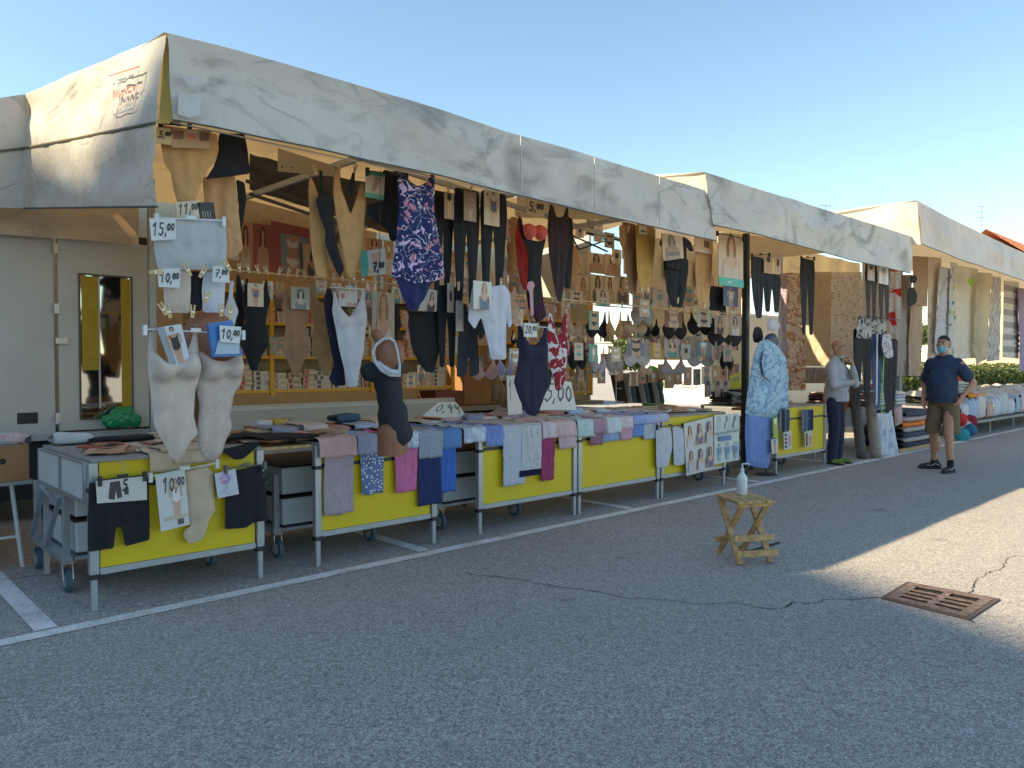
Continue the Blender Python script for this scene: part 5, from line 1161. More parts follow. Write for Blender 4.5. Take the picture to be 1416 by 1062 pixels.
def scatter(x0, x1, y0, y1, n, where, wts, dz=0):
    for i in range(n):
        c, nm = PC[random.choice(wts)]; x = random.uniform(x0, x1); y = random.uniform(y0, y1)
        flat(x, y, ZT+.004+.006*(i % 5)+dz, random.uniform(.16, .24), random.uniform(.22, .3), random.uniform(-.6, .6), c, shapes_figure(random.choice(['bust', 'body', 'full']), SK, HB, random.choice([BK, W, (.4, .3, .2)])),
             '%s garment packet lying flat on %s' % (nm, where), '%s garment packets on %s' % (nm, where))
random.seed(5)
scatter(1.4, 1.75, 5.02, 5.5, 7, 'the left end table', [0, 1, 3, 5, 2])
scatter(1.9, 2.2, 5.25, 5.9, 6, 'the left end table', [1, 5, 2, 1])
scatter(2.35, 3.1, 5.0, 5.85, 16, 'the board and table right of the left end one', [2, 6, 1, 4, 2])
scatter(6.9, 8.0, 5.05, 5.9, 34, 'the poster table', [2, 5, 1, 5, 0, 7, 5])
scatter(9.5, 10.6, 5.2, 5.9, 14, 'the socks table', [7, 5, 6, 1])
scatter(3.0, 6.6, 5.86, 5.98, 14, 'the back edge of the long tables', [2, 5, 1, 7])
folded(1.80, 5.0, ZT+.01, .30, .36, .03, BGE, 'beige folded knit spread across the left end table')
drape('draped_shirt', 'beige garment hanging just over the edge of the left end table', 'top', 206, 262, 652, BGE, 0, .3, 0)
drape('draped_shirt', 'cream garment over the table edge right of the beige one', 'top', 240, 300, 640, cloth((.60, .50, .38)), 1, .35, 0)
garment('black_brief', 'black brief flopping over the right corner of the left end table', 'briefs', [(303, 622), (330, 616), (362, 610), (352, 622), (336, 635), (325, 636)], 4.80, BLK, .01, .006)
folded(2.55, 5.05, ZT+.03, .42, .34, .025, BLK, 'black garment pile on the board between the first two tables')
folded(2.3, 5.3, ZT+.03, .30, .26, .03, BLK, 'black lace pile beside the left end table board')
folded(3.45, 5.72, ZT+.07, .22, .2, .06, cloth((.05, .11, .2)), 'petrol blue folded shirt behind the pink top')
# open box of small packs behind
t = thing('open_box', 'brown open box of small white packs behind the board', 'box', (2.95, 5.95, ZT+.01))
m = MB(); m.box((2.72, 5.86, ZT), (3.18, 6.06, ZT+.05)); m.build('tray', CARD, t)
for i in range(3):
    m = MB(); m.box((2.75+i*.14, 5.85, ZT+.051), (2.87+i*.14, 6.02, ZT+.10)); m.build('pack', [WHITEP, plain('yellow_pack', (.6, .42, .08)), plain('green_pack', (.35, .42, .3))][i], t, .003)

# --- goods hung on the left end table front
Yh = 4.815
hanger('black clip hanger of the black shorts on the left end table', (138, 664), (200, 657), Yh-.035, BLACKP, .09)
G('shorts', 'black shaping shorts hung on the left end table', 'shorts', SHORT, (121, 207, 664, 757), Yh, BLK)
card('garment_packet', 'wide white card picturing black shorts with a handwritten 5', 'packet', [(132, 665), (202, 658), (203, 691), (134, 696)], Yh-.03, (.60, .58, .55), [([(x*.6+.1, y) for x, y in p], c) for p, c in shapes_figure('shorts', SK, HB, (.05, .05, .055))]+writing('5', .50, .05, .5, w=.04, asp=.35))
hanger('clear hanger across the middle of the left end table front', (208, 659), (300, 640), Yh-.04, CLEAR, .04)
card('garment_packet', 'white packet of a model in white bodysuit with handwritten 10,00', 'packet', [(214, 656), (255, 650), (262, 725), (222, 735)], Yh-.03, (.62, .64, .64), [([(x, .1+y*.7) for x, y in p], c) for p, c in shapes_figure('full', SK2, HBL, W, .62, .8)]+[rc(.15, .78, 1, .84, (.56, .48, .34)), rc(.6, .85, .8, .95, (.1, .1, .1))]+writing('10,00', .2, .08, .26, w=.014, asp=1.2, small_tail=True))
garment('bodysuit', 'pale nude high waisted bodysuit hung on the left end table', 'bodysuit', [(256, 652), (288, 644), (295, 655), (297, 700), (298, 706), (290, 716), (284, 738), (280, 746), (262, 752), (253, 742), (256, 732), (264, 728), (260, 700), (257, 675)], Yh, BGE, .014, .006)
hanger('grey clip hanger of the right black skirt', (312, 648), (366, 642), Yh-.035, plain('smoky_plastic', (.10, .12, .12), .3), .04)
garment('shorts', 'black straight slip hung at the right of the left end table', 'shorts', [(312, 654), (362, 642), (368, 680), (371, 720), (352, 722), (340, 730), (311, 732)], Yh, BLK, .014, .006)
card('garment_packet', 'white packet with purple flowers on the black slip', 'packet', [(296, 655), (325, 648), (330, 683), (301, 689)], Yh-.03, (.58, .60, .68), shapes_figure('flower', SK, HB, W))

# --- goods hung on the poster table
hanger('black clip hanger of the white pyjamas on the poster table', (909, 590), (944, 588), Yh-.03)
garment('pyjama_trousers', 'white printed pyjama trousers on the poster table, left pair', 'trousers', [(907, 592), (928, 591), (930, 618), (924, 645), (908, 647)], Yh, cloth((.56, .56, .62), 'spots', (.45, .45, .55), None, .6), .01, .005)
garment('pyjama_trousers', 'white printed pyjama trousers on the poster table, right pair', 'trousers', [(930, 590), (947, 589), (947, 642), (932, 644), (931, 615)], Yh, cloth((.56, .57, .64), 'spots', (.45, .45, .58), None, .6), .01, .005)
def six():
    s = []
    for i in range(3):
        for j in range(2):
            f = shapes_figure('bust', SK2, [HB, (.2, .06, .05), (.12, .05, .1)][(i+j) % 3], [(.6, .58, .62), (.5, .5, .6), (.2, .14, .25)][(i*2+j) % 3], .5, 1, .05)
            s += [([(.02+i*.32+x*.32, .04+j*.48+y*.42) for x, y in p], c) for p, c in f]
    return s
card('poster', 'pale poster of six women in nightwear on the poster table', 'poster', [(945, 586), (985, 576), (986, 648), (949, 658)], Yh-.01, (.60, .58, .56), six(), bow=.0)
def blueprint():
    s = []
    for i in range(3):
        s += [([(.04+i*.32+x*.3, .02+y*.28) for x, y in p], c) for p, c in shapes_figure('bust', (.55, .58, .58), (.25, .30, .36), (.5, .55, .55), .5, 1, .05)]
        s += [([(.04+i*.32+x*.3, .58+y*.38) for x, y in p], c) for p, c in shapes_figure('full', (.35, .45, .55), (.15, .25, .4), (.14, .28, .45), .5, 1.3, .0)]
    s += [rc(.04, .36, .45, .40, (.2, .3, .35)), rc(.5, .34, .95, .38, (.2, .3, .35)), rc(.15, .44, .6, .54, (.08, .2, .4))]
    return s
card('poster', 'blue and white poster of three women at the right of the poster table', 'poster', [(987, 574), (1022, 571), (1021, 636), (987, 642)], Yh-.01, (.56, .62, .60), blueprint(), bow=.0)

# --- pole mannequin in a blue blouse, behind it the dark pole
mq = thing('dressed_mannequin', 'headless mannequin in a pale blue leaf print blouse and blue trousers by the dark pole', 'mannequin', PY(1058, 650, 4.88))
garment('neck_form', '', '', [(1060, 462), (1071, 460), (1076, 470), (1074, 482), (1060, 482), (1054, 474)], 4.93, plain('navy_form', (.015, .03, .09), .5), .05, 0, parent=mq, smooth=2)
BLU = cloth((.42, .60, .72), 'bigfloral', (.20, .33, .52), None, .8)
garment('blouse', '', '', [(1050, 472), (1060, 468), (1074, 478), (1083, 492), (1087, 520), (1086, 560), (1087, 578), (1066, 578), (1048, 576), (1030, 574), (1033, 545), (1038, 510), (1044, 484)], 4.9, BLU, .09, .010, parent=mq)
garment('sleeve', '', '', [(1056, 484), (1068, 488), (1072, 506), (1068, 528), (1056, 520), (1053, 500)], 4.80, BLU, .03, .006, parent=mq)
garment('trousers', '', '', [(1031, 572), (1066, 576), (1065, 610), (1062, 648), (1046, 646), (1032, 642), (1030, 600)], 4.9, cloth((.17, .27, .58)), .05, .008, parent=mq)
m = MB(); q = PY(1060, 575, 4.95); m.tube([(q.x, 4.95, .02), (q.x, 4.95, 1.1)], .014, 8); m.lathe([(.001, 0), (.14, 0), (.14, .015), (.001, .02)], (q.x, 4.95, 0), 20); m.build('stand', BLACKP, mq)
garment('bra_form', 'white bust form hung above the blue blouse mannequin', 'bust form', [(1062, 443), (1068, 438), (1077, 446), (1078, 455), (1068, 460), (1060, 455)], 5.0, cloth((.62, .63, .7)), .05, 0, smooth=2)
G('black_bag', 'round black bag hung left of the white bust form', 'bag', [(.2, 0), (.8, 0), (1, .5), (.9, 1), (.1, 1), (0, .5)], (1040, 1056, 452, 474), 5.05, BLK)
G('leggings', 'black leggings hung on the left under the second canopy', 'leggings', LEG1, (1038, 1056, 355, 440), 4.9, CHAR, 2)
G('leggings', 'pair of black leggings hung beside the left one under the second canopy', 'leggings', LEGG, (1055, 1080, 378, 432), 4.95, CHAR)
card('garment_packet', 'slim packet between the black leggings of the second canopy', 'packet', (1056, 355, 1068, 378), 4.88, (.5, .36, .24), shapes_figure('legs', SK, HB, BK))
card('garment_packet', 'second slim packet hung beside its twin by the black leggings', 'packet', (1071, 352, 1079, 378), 4.88, (.55, .48, .36), shapes_figure('full', SK, HB, BK))
hanger('black clip hanger of the black leggings under the second canopy', (1040, 353), (1064, 352), 4.86)
G('leggings', 'single pair of black leggings on a hanger mid way under the second canopy', 'leggings', LEGG, (1106, 1127, 358, 463), 5.0, CHAR)
hanger('black clip hanger of the single black leggings', (1108, 356), (1126, 357), 4.96)
# socks on the table
SX = thing('socks_rack', 'two hangers of patterned socks hooked on the socks table', 'socks', PY(1105, 600, Yh))
for i in range(8):
    u = 1078+i*3.2 if i < 4 else 1093+i*3.9
    garment('sock', '', '', rectmap([(0, 0), (1, 0), (1, .8), (.5, 1), (0, .85)], u, u+4.6, 566, 598+2*(i % 3)), Yh-.012*(i % 2), cloth([(.09, .11, .16), (.02, .02, .03), (.16, .2, .3), (.05, .07, .12), (.015, .02, .05), (.10, .13, .2), (.03, .05, .14), (.02, .02, .08)][i], ['hstripe', None, 'spots', None][i % 4], (.3, .34, .4)), .012, .003, parent=SX)
for (a, b) in (((1078, 566), (1094, 563)), ((1108, 561), (1128, 558))):
    m = MB(); m.tube([PY(*a, Yh-.02), PY(*b, Yh-.02)], .004, 6); m.build('hanger_bar', BLACKP, SX)
card('garment_packet', 'black and white sock label below the left hanger', 'label', [(1083, 598), (1094, 596), (1094, 620), (1084, 622)], Yh-.02, (.58, .56, .52), [rc(.1, .1+.22*i, .4, .24+.22*i, BK) for i in range(4)]+[rc(.55, .2, .9, .8, (.5, .3, .4))])
card('garment_packet', 'black and orange sock label below the right hanger', 'label', [(1112, 597), (1123, 595), (1123, 617), (1113, 619)], Yh-.02, (.55, .5, .44), [rc(.1, .1, .35, .9, BK), rc(.5, .3, .9, .9, (.5, .25, .15))])
card('garment_packet', 'green backed sock packet left of the sock hangers', 'packet', [(1068, 578), (1075, 577), (1075, 605), (1069, 606)], Yh-.01, (.28, .50, .05), shapes_figure('legs', SK, HB, W))
card('garment_packet', 'small white sock packet below the green backed one', 'packet', [(1066, 608), (1075, 606), (1075, 626), (1067, 628)], Yh-.01, (.6, .58, .5), shapes_figure('legs', SK, HB, (.2, .3, .4)))

# ============================================================ blobs: one continuous surface from soft shapes
def blob_mesh(prims, voxel=.008, smooth=6):
    """prims: ('e', centre, radii, rotZdeg) ellipsoids; ('c', p, q, r0, r1[, flat]) tapered capsules"""
    bm = bmesh.new()
    for p in prims:
        if p[0] == 'e':
            rot = p[3] if len(p) > 3 else 0
            M = Matrix.Translation(p[1]) @ Matrix.Rotation(R(rot) if not isinstance(rot, Matrix) else 0, 4, 'Z') @ Matrix.Diagonal((*p[2], 1))
            bmesh.ops.create_icosphere(bm, subdivisions=3, radius=1, matrix=M)
        else:
            a, b = Vector(p[1]), Vector(p[2]); r0, r1 = p[3], p[4]; d = b-a; l = d.length
            q = d.to_track_quat('Z', 'Y').to_matrix().to_4x4(); M = Matrix.Translation(a) @ q
            prof = [(r0*math.sin(t), -r0*math.cos(t)) for t in [i*PI/10 for i in range(1, 6)]]+[(r0+(r1-r0)*i/4, l*i/4) for i in range(1, 4)]+[(r1*math.cos(t), l+r1*math.sin(t)) for t in [i*PI/10 for i in range(0, 5)]]
            rows = []; n = 14
            for (r_, h_) in prof: rows.append([bm.verts.new(M @ Vector((r_*math.cos(2*PI*k/n), r_*math.sin(2*PI*k/n), h_))) for k in range(n)])
            for A, B in zip(rows, rows[1:]):
                for k in range(n): bm.faces.new((A[k], A[(k+1) % n], B[(k+1) % n], B[k]))
            t0 = bm.verts.new(M @ Vector((0, 0, -r0))); t1 = bm.verts.new(M @ Vector((0, 0, l+r1)))
            for k in range(n): bm.faces.new((t0, rows[0][(k+1) % n], rows[0][k])); bm.faces.new((t1, rows[-1][k], rows[-1][(k+1) % n]))
    me = bpy.data.meshes.new('tmp'); bm.to_mesh(me); bm.free()
    ob = bpy.data.objects.new('tmp', me); COL.objects.link(ob)
    r = ob.modifiers.new('r', 'REMESH'); r.mode = 'VOXEL'; r.voxel_size = voxel
    s_ = ob.modifiers.new('s', 'SMOOTH'); s_.factor = .5; s_.iterations = smooth
    dg = bpy.context.evaluated_depsgraph_get(); ev = ob.evaluated_get(dg); out_ = bpy.data.meshes.new_from_object(ev)
    bpy.data.objects.remove(ob); bpy.data.meshes.remove(me)
    return out_
def blob(name, prims, mat, parent, frame=None, voxel=.008, smooth=6, post=None):
    me = blob_mesh(prims, voxel, smooth); me.name = name
    if post: post(me)
    F = frame if frame is not None else Matrix.Identity(4)
    me.transform(F)
    n = len(me.vertices); co = np.empty(n*3); me.vertices.foreach_get('co', co); co = co.reshape(-1, 3)
    o_ = Vector(((co[:, 0].min()+co[:, 0].max())/2, (co[:, 1].min()+co[:, 1].max())/2, co[:, 2].min()))
    me.transform(Matrix.Translation(-o_)); me.polygons.foreach_set('use_smooth', [True]*len(me.polygons)); me.materials.clear(); me.materials.append(mat)
    ob = bpy.data.objects.new(name, me); COL.objects.link(ob)
    if parent is not None: ob.parent = parent; ob.location = o_-absloc(parent)
    else: ob.location = o_
    return ob
def wrinkle(amp, sc=9, seed=0, zf=1., zmin=None):
    def f(me):
        for v in me.vertices:
            c = v.co; k = amp*(fn(c.x*sc+seed, c.y*sc, c.z*sc*zf)+.5*fn(c.x*sc*2.4, c.y*sc*2.4+seed, c.z*sc*2.))
            v.co = c+v.normal*k
            if zmin is not None and v.co.z < zmin: v.co.z = zmin+.15*(v.co.z-zmin)*0
    return f
# mannequin torso in a dark swimsuit, seen from its left side
O_ = PY(538, 545, 4.5); dep = (O_-Vector((0, 0, H))).dot(FW); MP = dep/FPX
exh = Vector((RT.x, RT.y, 0)).normalized(); eyh = Vector((-exh.y, exh.x, 0))
def LP(u, v, d=0.): return O_+exh*((u-538)*MP)+eyh*d+Vector((0, 0, (545-v)*MP*1.0))
FR = Matrix((( exh.x, eyh.x, 0, O_.x), (exh.y, eyh.y, 0, O_.y), (0, 0, 1, O_.z), (0, 0, 0, 1)))
def lp(u, v, d=0.): return Vector(((u-538)*MP, d, (545-v)*MP))
mn = thing('torso_mannequin', 'tan torso mannequin hung in a charcoal swimsuit with white armhole trim', 'mannequin', LP(545, 628))
pr = lambda u, v, rx, rz, ry, d=0.: ('e', lp(u, v, d), (rx*MP, ry, rz*MP))
core = [pr(537, 512, 19, 26, .14), pr(539, 545, 17, 30, .105), pr(543, 575, 20, 26, .13), pr(546, 596, 22, 20, .155), pr(552, 600, 16, 17, .07, -.08), pr(552, 600, 16, 17, .07, .08), pr(517, 514, 15, 13, .065, -.07), pr(517, 514, 15, 13, .065, .07), pr(536, 530, 17, 25, .12)]
shl = [pr(541, 492, 15, 21, .06, -.13), pr(541, 492, 15, 21, .06, .13), pr(534, 490, 14, 22, .12), ('c', lp(533, 484), lp(521, 462), 9*MP, 7.5*MP), ('c', lp(543, 600, -.075), lp(542, 640, -.075), 19*MP, 18*MP), ('c', lp(544, 600, .075), lp(543, 640, .075), 19*MP, 18*MP), pr(540, 600, 19, 22, .13)]
blob('body', core+shl, SKINM, mn, FR, .008, 8, wrinkle(0, zmin=lp(0, 628).z))
cor2 = [(p[0], p[1], tuple(r+.006 for r in p[2])) for p in core]
blob('swimsuit', cor2, CHAR, mn, FR, .008, 8, wrinkle(.0015))
m = MB(); m.smooth = True
arm = [(551, 474), (555, 486), (558, 503), (557, 519), (545, 518), (534, 512), (525, 500), (522, 487), (527, 477), (536, 470), (545, 469), (551, 474)]
m.tube([lp(u, v, -.155-.03*math.sin(PI*(v-465)/60)) for u, v in arm], [.008]*3+[.014]*4+[.010]*5, 8); m.v = [FR @ p for p in m.v]; m.build('armhole_trim', cloth((.62, .64, .68)), mn)
m = MB(); m.smooth = True; m.tube([FR @ lp(u, v, -.17) for u, v in [(556, 514), (546, 514), (536, 508), (528, 500)]], [.016, .02, .02, .012], 8); m.build('armhole_trim', cloth((.62, .64, .68)), mn)
m = MB(); a = LP(521, 458); m.tube([a, a+Vector((0, 0, .10)), a+Vector((.02, .0, .3)), Vector((a.x, 4.5, 2.78))], .0018, 6); m.build('hanging_cord', BLACKP, mn)

# ============================================================ stool, bottle, pedal frame
sx, sy = 5.62, 3.2
ST = thing('folding_stool', 'small folding wooden stool with crossed slat legs standing on the asphalt', 'stool', (sx, sy, 0))
zS = .46
def SQ(u, v, z): return PZ(u, v, z)
c_ = [SQ(988, 683, zS), SQ(1020, 694, zS), SQ(1055, 683, zS), SQ(1018, 676, zS)]
ctr = (c_[0]+c_[1]+c_[2]+c_[3])/4; th_ = math.atan2((c_[1]-c_[0]).y, (c_[1]-c_[0]).x)
print('stool', [tuple(round(x, 2) for x in p) for p in c_], (c_[1]-c_[0]).length, (c_[2]-c_[1]).length, ctr)
LX = (c_[1]-c_[0]).normalized(); LY = Vector((-LX.y, LX.x, 0)); wA = (c_[1]-c_[0]).length; wB = .30
ctr = c_[0]+LX*wA/2+LY*wB/2
FS = Matrix(((LX.x, LY.x, 0, ctr.x), (LX.y, LY.y, 0, ctr.y), (0, 0, 1, 0), (0, 0, 0, 1)))
ST.location = (ctr.x, ctr.y, 0)
def fb(name, mb, mat=WOOD, bev=.004):
    mb.v = [FS @ p for p in mb.v]; return mb.build(name, mat, ST, bev)
hw = wA/2
for i in range(4):
    y0 = -wB/2+i*wB/4; m = MB(); e = .006*((i*37) % 3)
    m.box((-hw-e, y0+.003, zS-.02), (hw+.01-e, y0+wB/4-.003, zS)); fb('seat_slat', m)
for x in (-hw+.03, hw-.05):
    m = MB(); m.box((x, -wB/2+.01, zS-.05), (x+.022, wB/2-.01, zS-.0205)); fb('seat_batten', m)
for s_, y in ((1, -wB/2+.03), (1, wB/2-.03)):
    m = MB(); m.bar((-hw*.75, y, zS-.04), (hw*.95, y, .012), .022, .045, up=(0, 1, 0)); fb('leg', m)
for y in (-wB/2+.055, wB/2-.055):
    m = MB(); m.bar((hw*.8, y, zS-.04), (-hw*1.15, y, .012), .022, .045, up=(0, 1, 0)); fb('leg', m)
for z, x in ((.19, .16), (.09, .27)):
    m = MB(); m.box((hw*.42+x*.38-.0, -wB/2-.01, z-.022), (hw*.42+x*.38+.018, wB/2+.01, z+.022)); fb('rung', m)
m = MB(); m.box((-hw*.92, -wB/2, .10), (-hw*.92+.018, wB/2, .145)); fb('rung', m)
bt = thing('sanitizer_bottle', 'white pump bottle standing on the folding stool', 'bottle', (ctr.x, ctr.y, zS))
bx_ = PZ(1026, 684, zS)
WPL = plain('white_bottle', (.66, .74, .76), .25, 0, .02)
m = MB(); m.smooth = True; m.lathe([(.001, 0), (.034, .0), (.038, .006), (.038, .115), (.034, .135), (.020, .155), (.014, .165), (.014, .175), (.001, .176)], (bx_.x, bx_.y, zS+.001), 24); m.build('bottle_body', WPL, bt)
m = MB(); m.smooth = False; m.lathe([(.001, 0), (.016, 0), (.016, .022), (.008, .026), (.008, .05), (.001, .05)], (bx_.x, bx_.y, zS+.172), 16)
p = Vector((bx_.x, bx_.y, zS+.222)); m.tube([p, p+Vector((0, 0, .008)), p+Vector((.03, -.03, .010)), p+Vector((.038, -.036, .0))], .006, 8); m.build('pump', WHITEP, bt)
m = MB(); a, b, c = PZ(1012, 752, .01), PZ(1036, 762, .01), PZ(1078, 750, .01)
m.bar(a, b, .012, .012); m.bar(b, c, .012, .012); m.bar(a+Vector((0, 0, 0)), a+Vector((-.02, .02, .22)), .012, .012, up=(0, 1, 0))
tag(m.build('metal_frame', BLACKP), 'black bent metal frame lying on the asphalt beneath the folding stool', 'frame')

# ============================================================ drain grate
GR = thing('drain_grate', 'rusty square drain grate with two rows of slots in the asphalt', 'drain', (5.08, 1.58, 0))
RUST = plain('rusted_iron', (.19, .14, .12), .8, .1, .3, 25, .5)
q0, q1, q2, q3 = PZ(1225, 827, .006), PZ(1258, 807, .006), PZ(1375, 829, .006), PZ(1337, 854, .006)
def gp(u, v, z=0.): p = q0.lerp(q3, u).lerp(q1.lerp(q2, u), v); return Vector((p.x, p.y, .006+z))
def slab(mb, u0, u1, v0, v1, z0, z1):
    vs = [gp(u0, v0, z0), gp(u1, v0, z0), gp(u1, v1, z0), gp(u0, v1, z0), gp(u0, v0, z1), gp(u1, v0, z1), gp(u1, v1, z1), gp(u0, v1, z1)]
    mb.add(vs, [(0, 3, 2, 1), (4, 5, 6, 7), (0, 1, 5, 4), (1, 2, 6, 5), (2, 3, 7, 6), (3, 0, 4, 7)])
m = MB(); slab(m, -.01, 1.01, -.02, 1.02, -.005, -.0035); m.build('pit', plain('pit_dark', (.008, .008, .008), .9), GR)
m = MB()
slab(m, 0, .13, 0, 1, .003, .007); slab(m, .47, .56, 0, 1, .003, .007); slab(m, .88, 1, 0, 1, .003, .007)
for (u0, u1) in ((.13, .47), (.56, .88)):
    slab(m, u0, u1, 0, .15, .003, .0069); slab(m, u0, u1, .87, 1, .003, .0069)
    for i in range(3): v = .255+i*.18; slab(m, u0, u1, v, v+.075, .003, .0069)
m.build('grille', RUST, GR)
m = MB(); slab(m, -.05, 0, -.06, 1.06, -.004, .004); slab(m, 1, 1.05, -.06, 1.06, -.004, .004); slab(m, 0, 1, -.06, 0, -.004, .0039); slab(m, 0, 1, 1, 1.06, -.004, .0039); m.build('rim', plain('rim_dark', (.09, .07, .06), .9), GR)

# ============================================================ left cardboard crate on a stand, bags
t = thing('cardboard_tray', 'brown cardboard tray full of plastic wrapped garments at the far left', 'box', (.4, 6.6, .6))
za, zb_ = .62, .87
m = MB()
x0, x1, y0, y1 = -1.2, 1.24, 6.25, 7.4
for a, b in (((x0, y0, za), (x1, y0+.01, zb_)), ((x1-.01, y0+.01, za), (x1, y1, zb_)), ((x0, y1-.01, za), (x1-.01, y1, zb_)), ((x0, y0+.01, za), (x1-.01, y1-.01, za+.01))): m.box(a, b)
m.build('tray', CARD, t)
for x in (1.08,):
    m = MB(); m.smooth = False; m.lathe([(.001, 0), (.022, 0), (.022, .003), (.001, .003)], (x, y0-.003, .76), 14, axis='Y'); m.build('hand_hole', BLACKP, t)
# garments in bags
def clear_bag_mat():
    m, nt, bs = newmat('wrapped_garments'); v = tex_coord(nt); n = noise_tex(nt, v, 7, 4, .6, 1.5)
    L(nt, ramp(nt, n, [(.32, (.05, .10, .22)), (.42, (.45, .52, .62)), (.52, (.70, .74, .80)), (.62, (.62, .45, .5)), (.72, (.75, .78, .82))]), bs.inputs['Base Color'])
    bs.inputs['Roughness'].default_value = .22; bump(nt, bs, noise_tex(nt, v, 16, 5, .7, 2), .8, .02); return m
BAGM = clear_bag_mat()
random.seed(3)
for i in range(9):
    x = .1+.13*i; folded(x, 6.5+.12*(i % 3), .80+.03*(i % 2), .34, .5, .16 if 2 < i < 6 else .11, BAGM, 'plastic wrapped garment heaped in the cardboard tray at the far left', 'wrapped garments', 'plastic wrapped garments in the cardboard tray', random.uniform(-.8, .8), 'wrapped_garment')
t = thing('folding_stand', 'pale metal folding stand carrying the cardboard tray', 'stand', (.2, 6.6, 0))
m = MB(); m.box((-1.2, 6.2, .595), (1.26, 7.4, .618)); m.build('top_board', GREYTOP, t)
for a, b in (((1.14, 6.3, .59), (1.2, 6.3, 0)), ((1.14, 7.3, .59), (1.2, 7.3, 0)), ((-.9, 6.3, .59), (-.96, 6.3, 0))):
    m = MB(); m.tube([a, b], .014, 8); m.build('leg', WHITEP, t)
m = MB(); m.tube([(-.95, 6.3, .22), (1.18, 6.3, .22)], .011, 8); m.build('crossbar', WHITEP, t)
m = MB(); m.box((-1.0, 6.9, .01), (1.1, 7.8, .55)); tag(m.build('storage_box', CARD, None, .01), 'plain brown carton pushed under the far left stand', 'box')
folded(1.42, 5.9, ZT+.01, .24, .16, .07, cloth((.55, .58, .6)), 'small heap of white cloth at the back left corner of the end table')
folded(1.75, 5.88, ZT+.01, .5, .2, .03, BLK, 'flat black garments along the back of the left end table')
def green_bag():
    me = [('e', (2.34, 7.86, .93), (.13, .07, .10)), ('e', (2.24, 7.84, .90), (.10, .07, .08)), ('e', (2.42, 7.86, .90), (.08, .06, .07))]
    o = blob('plastic_bag', me, plain('green_film', (.01, .28, .12), .25), None, None, .012, 3, wrinkle(.02, 14)); tag(o, 'green plastic bag hanging at the foot of the mirror door', 'bag')
green_bag()
# ============================================================ people
def hand_prims(wr, dirv, palm_n, curl=.5, side=1, L_=.09):
    """palm + four fingers + thumb starting at the wrist"""
    d = Vector(dirv).normalized(); n = Vector(palm_n).normalized(); n = (n-d*n.dot(d)).normalized(); s_ = d.cross(n)*side; w = Vector(wr); P = []
    P.append(('c', w, w+d*.05, .024, .030)); P.append(('c', w+s_*.018, w+d*.075+s_*.022, .020, .017)); P.append(('c', w-s_*.018, w+d*.07-s_*.022, .020, .017))
    for i, (o, l) in enumerate(((-.030, .058), (-.010, .072), (.010, .076), (.029, .066))):
        a = w+d*.082+s_*o; b = a+(d*math.cos(curl)+n*math.sin(curl))*l*.5; c = b+(d*math.cos(curl*2.1)+n*math.sin(curl*2.1))*l*.5
        P.append(('c', a-d*.02, b, .0095, .0088)); P.append(('c', b, c, .0088, .0076))
    a = w+d*.03+s_*.030; b = a+(d*.6+s_*.7+n*.3).normalized()*.035; c = b+(d*.85+s_*.3+n*.4).normalized()*.03
    P.append(('c', a, b, .012, .0105)); P.append(('c', b, c, .0105, .0088)); return P
def head_prims(c, fwd=0., beard=0):
    """head looking along +Y turned by fwd degrees"""
    Rm = Matrix.Rotation(R(fwd), 3, 'Z'); c = Vector(c)
    def at(x, y, z): return c+Rm @ Vector((x, y, z))
    return [('e', at(0, -.012, .035), (.078, .096, .088), fwd), ('e', at(0, .018, -.03), (.066, .078, .085), fwd), ('e', at(0, .05, -.088), (.042, .04, .032), fwd), ('e', at(0, .098, -.022), (.013, .020, .022), fwd), ('c', at(0, .084, .015), at(0, .108, -.024), .009, .013),
            ('e', at(-.032, .078, .022), (.026, .012, .009), fwd), ('e', at(.032, .078, .022), (.026, .012, .009), fwd), ('e', at(-.078, -.005, -.01), (.010, .018, .031), fwd+12), ('e', at(.078, -.005, -.01), (.010, .018, .031), fwd-12), ('e', at(0, .083, -.062), (.026, .012, .010), fwd), ('e', at(0, .075, -.02), (.05, .02, .04), fwd)]
def face_bits(par, F, c, fwd, brow=(.03, .02, .015), scale=1.):
    Rm = Matrix.Rotation(R(fwd), 3, 'Z'); c = Vector(c)
    for s_ in (-1, 1):
        e = c+Rm @ Vector((s_*.031, .084, .002))
        blob('eye', [('e', e, (.014, .008, .008), fwd)], plain('eye_white', (.5, .48, .45), .3), par, F, .003, 1)
        e = c+Rm @ Vector((s_*.031, .091, .002)); blob('iris', [('e', e, (.006, .004, .006), fwd)], BLACKP, par, F, .002, 1)
        e0 = c+Rm @ Vector((s_*.048, .080, .026)); e1 = c+Rm @ Vector((s_*.016, .094, .030)); blob('eyebrow', [('c', e0, e1, .004, .006)], plain('brow_hair', brow, .8), par, F, .003, 1)
def frame_at(p, fdir):
    f = Vector((fdir[0], fdir[1], 0)).normalized(); r = Vector((f.y, -f.x, 0))
    return Matrix(((r.x, f.x, 0, p[0]), (r.y, f.y, 0, p[1]), (0, 0, 1, p[2]), (0, 0, 0, 1)))
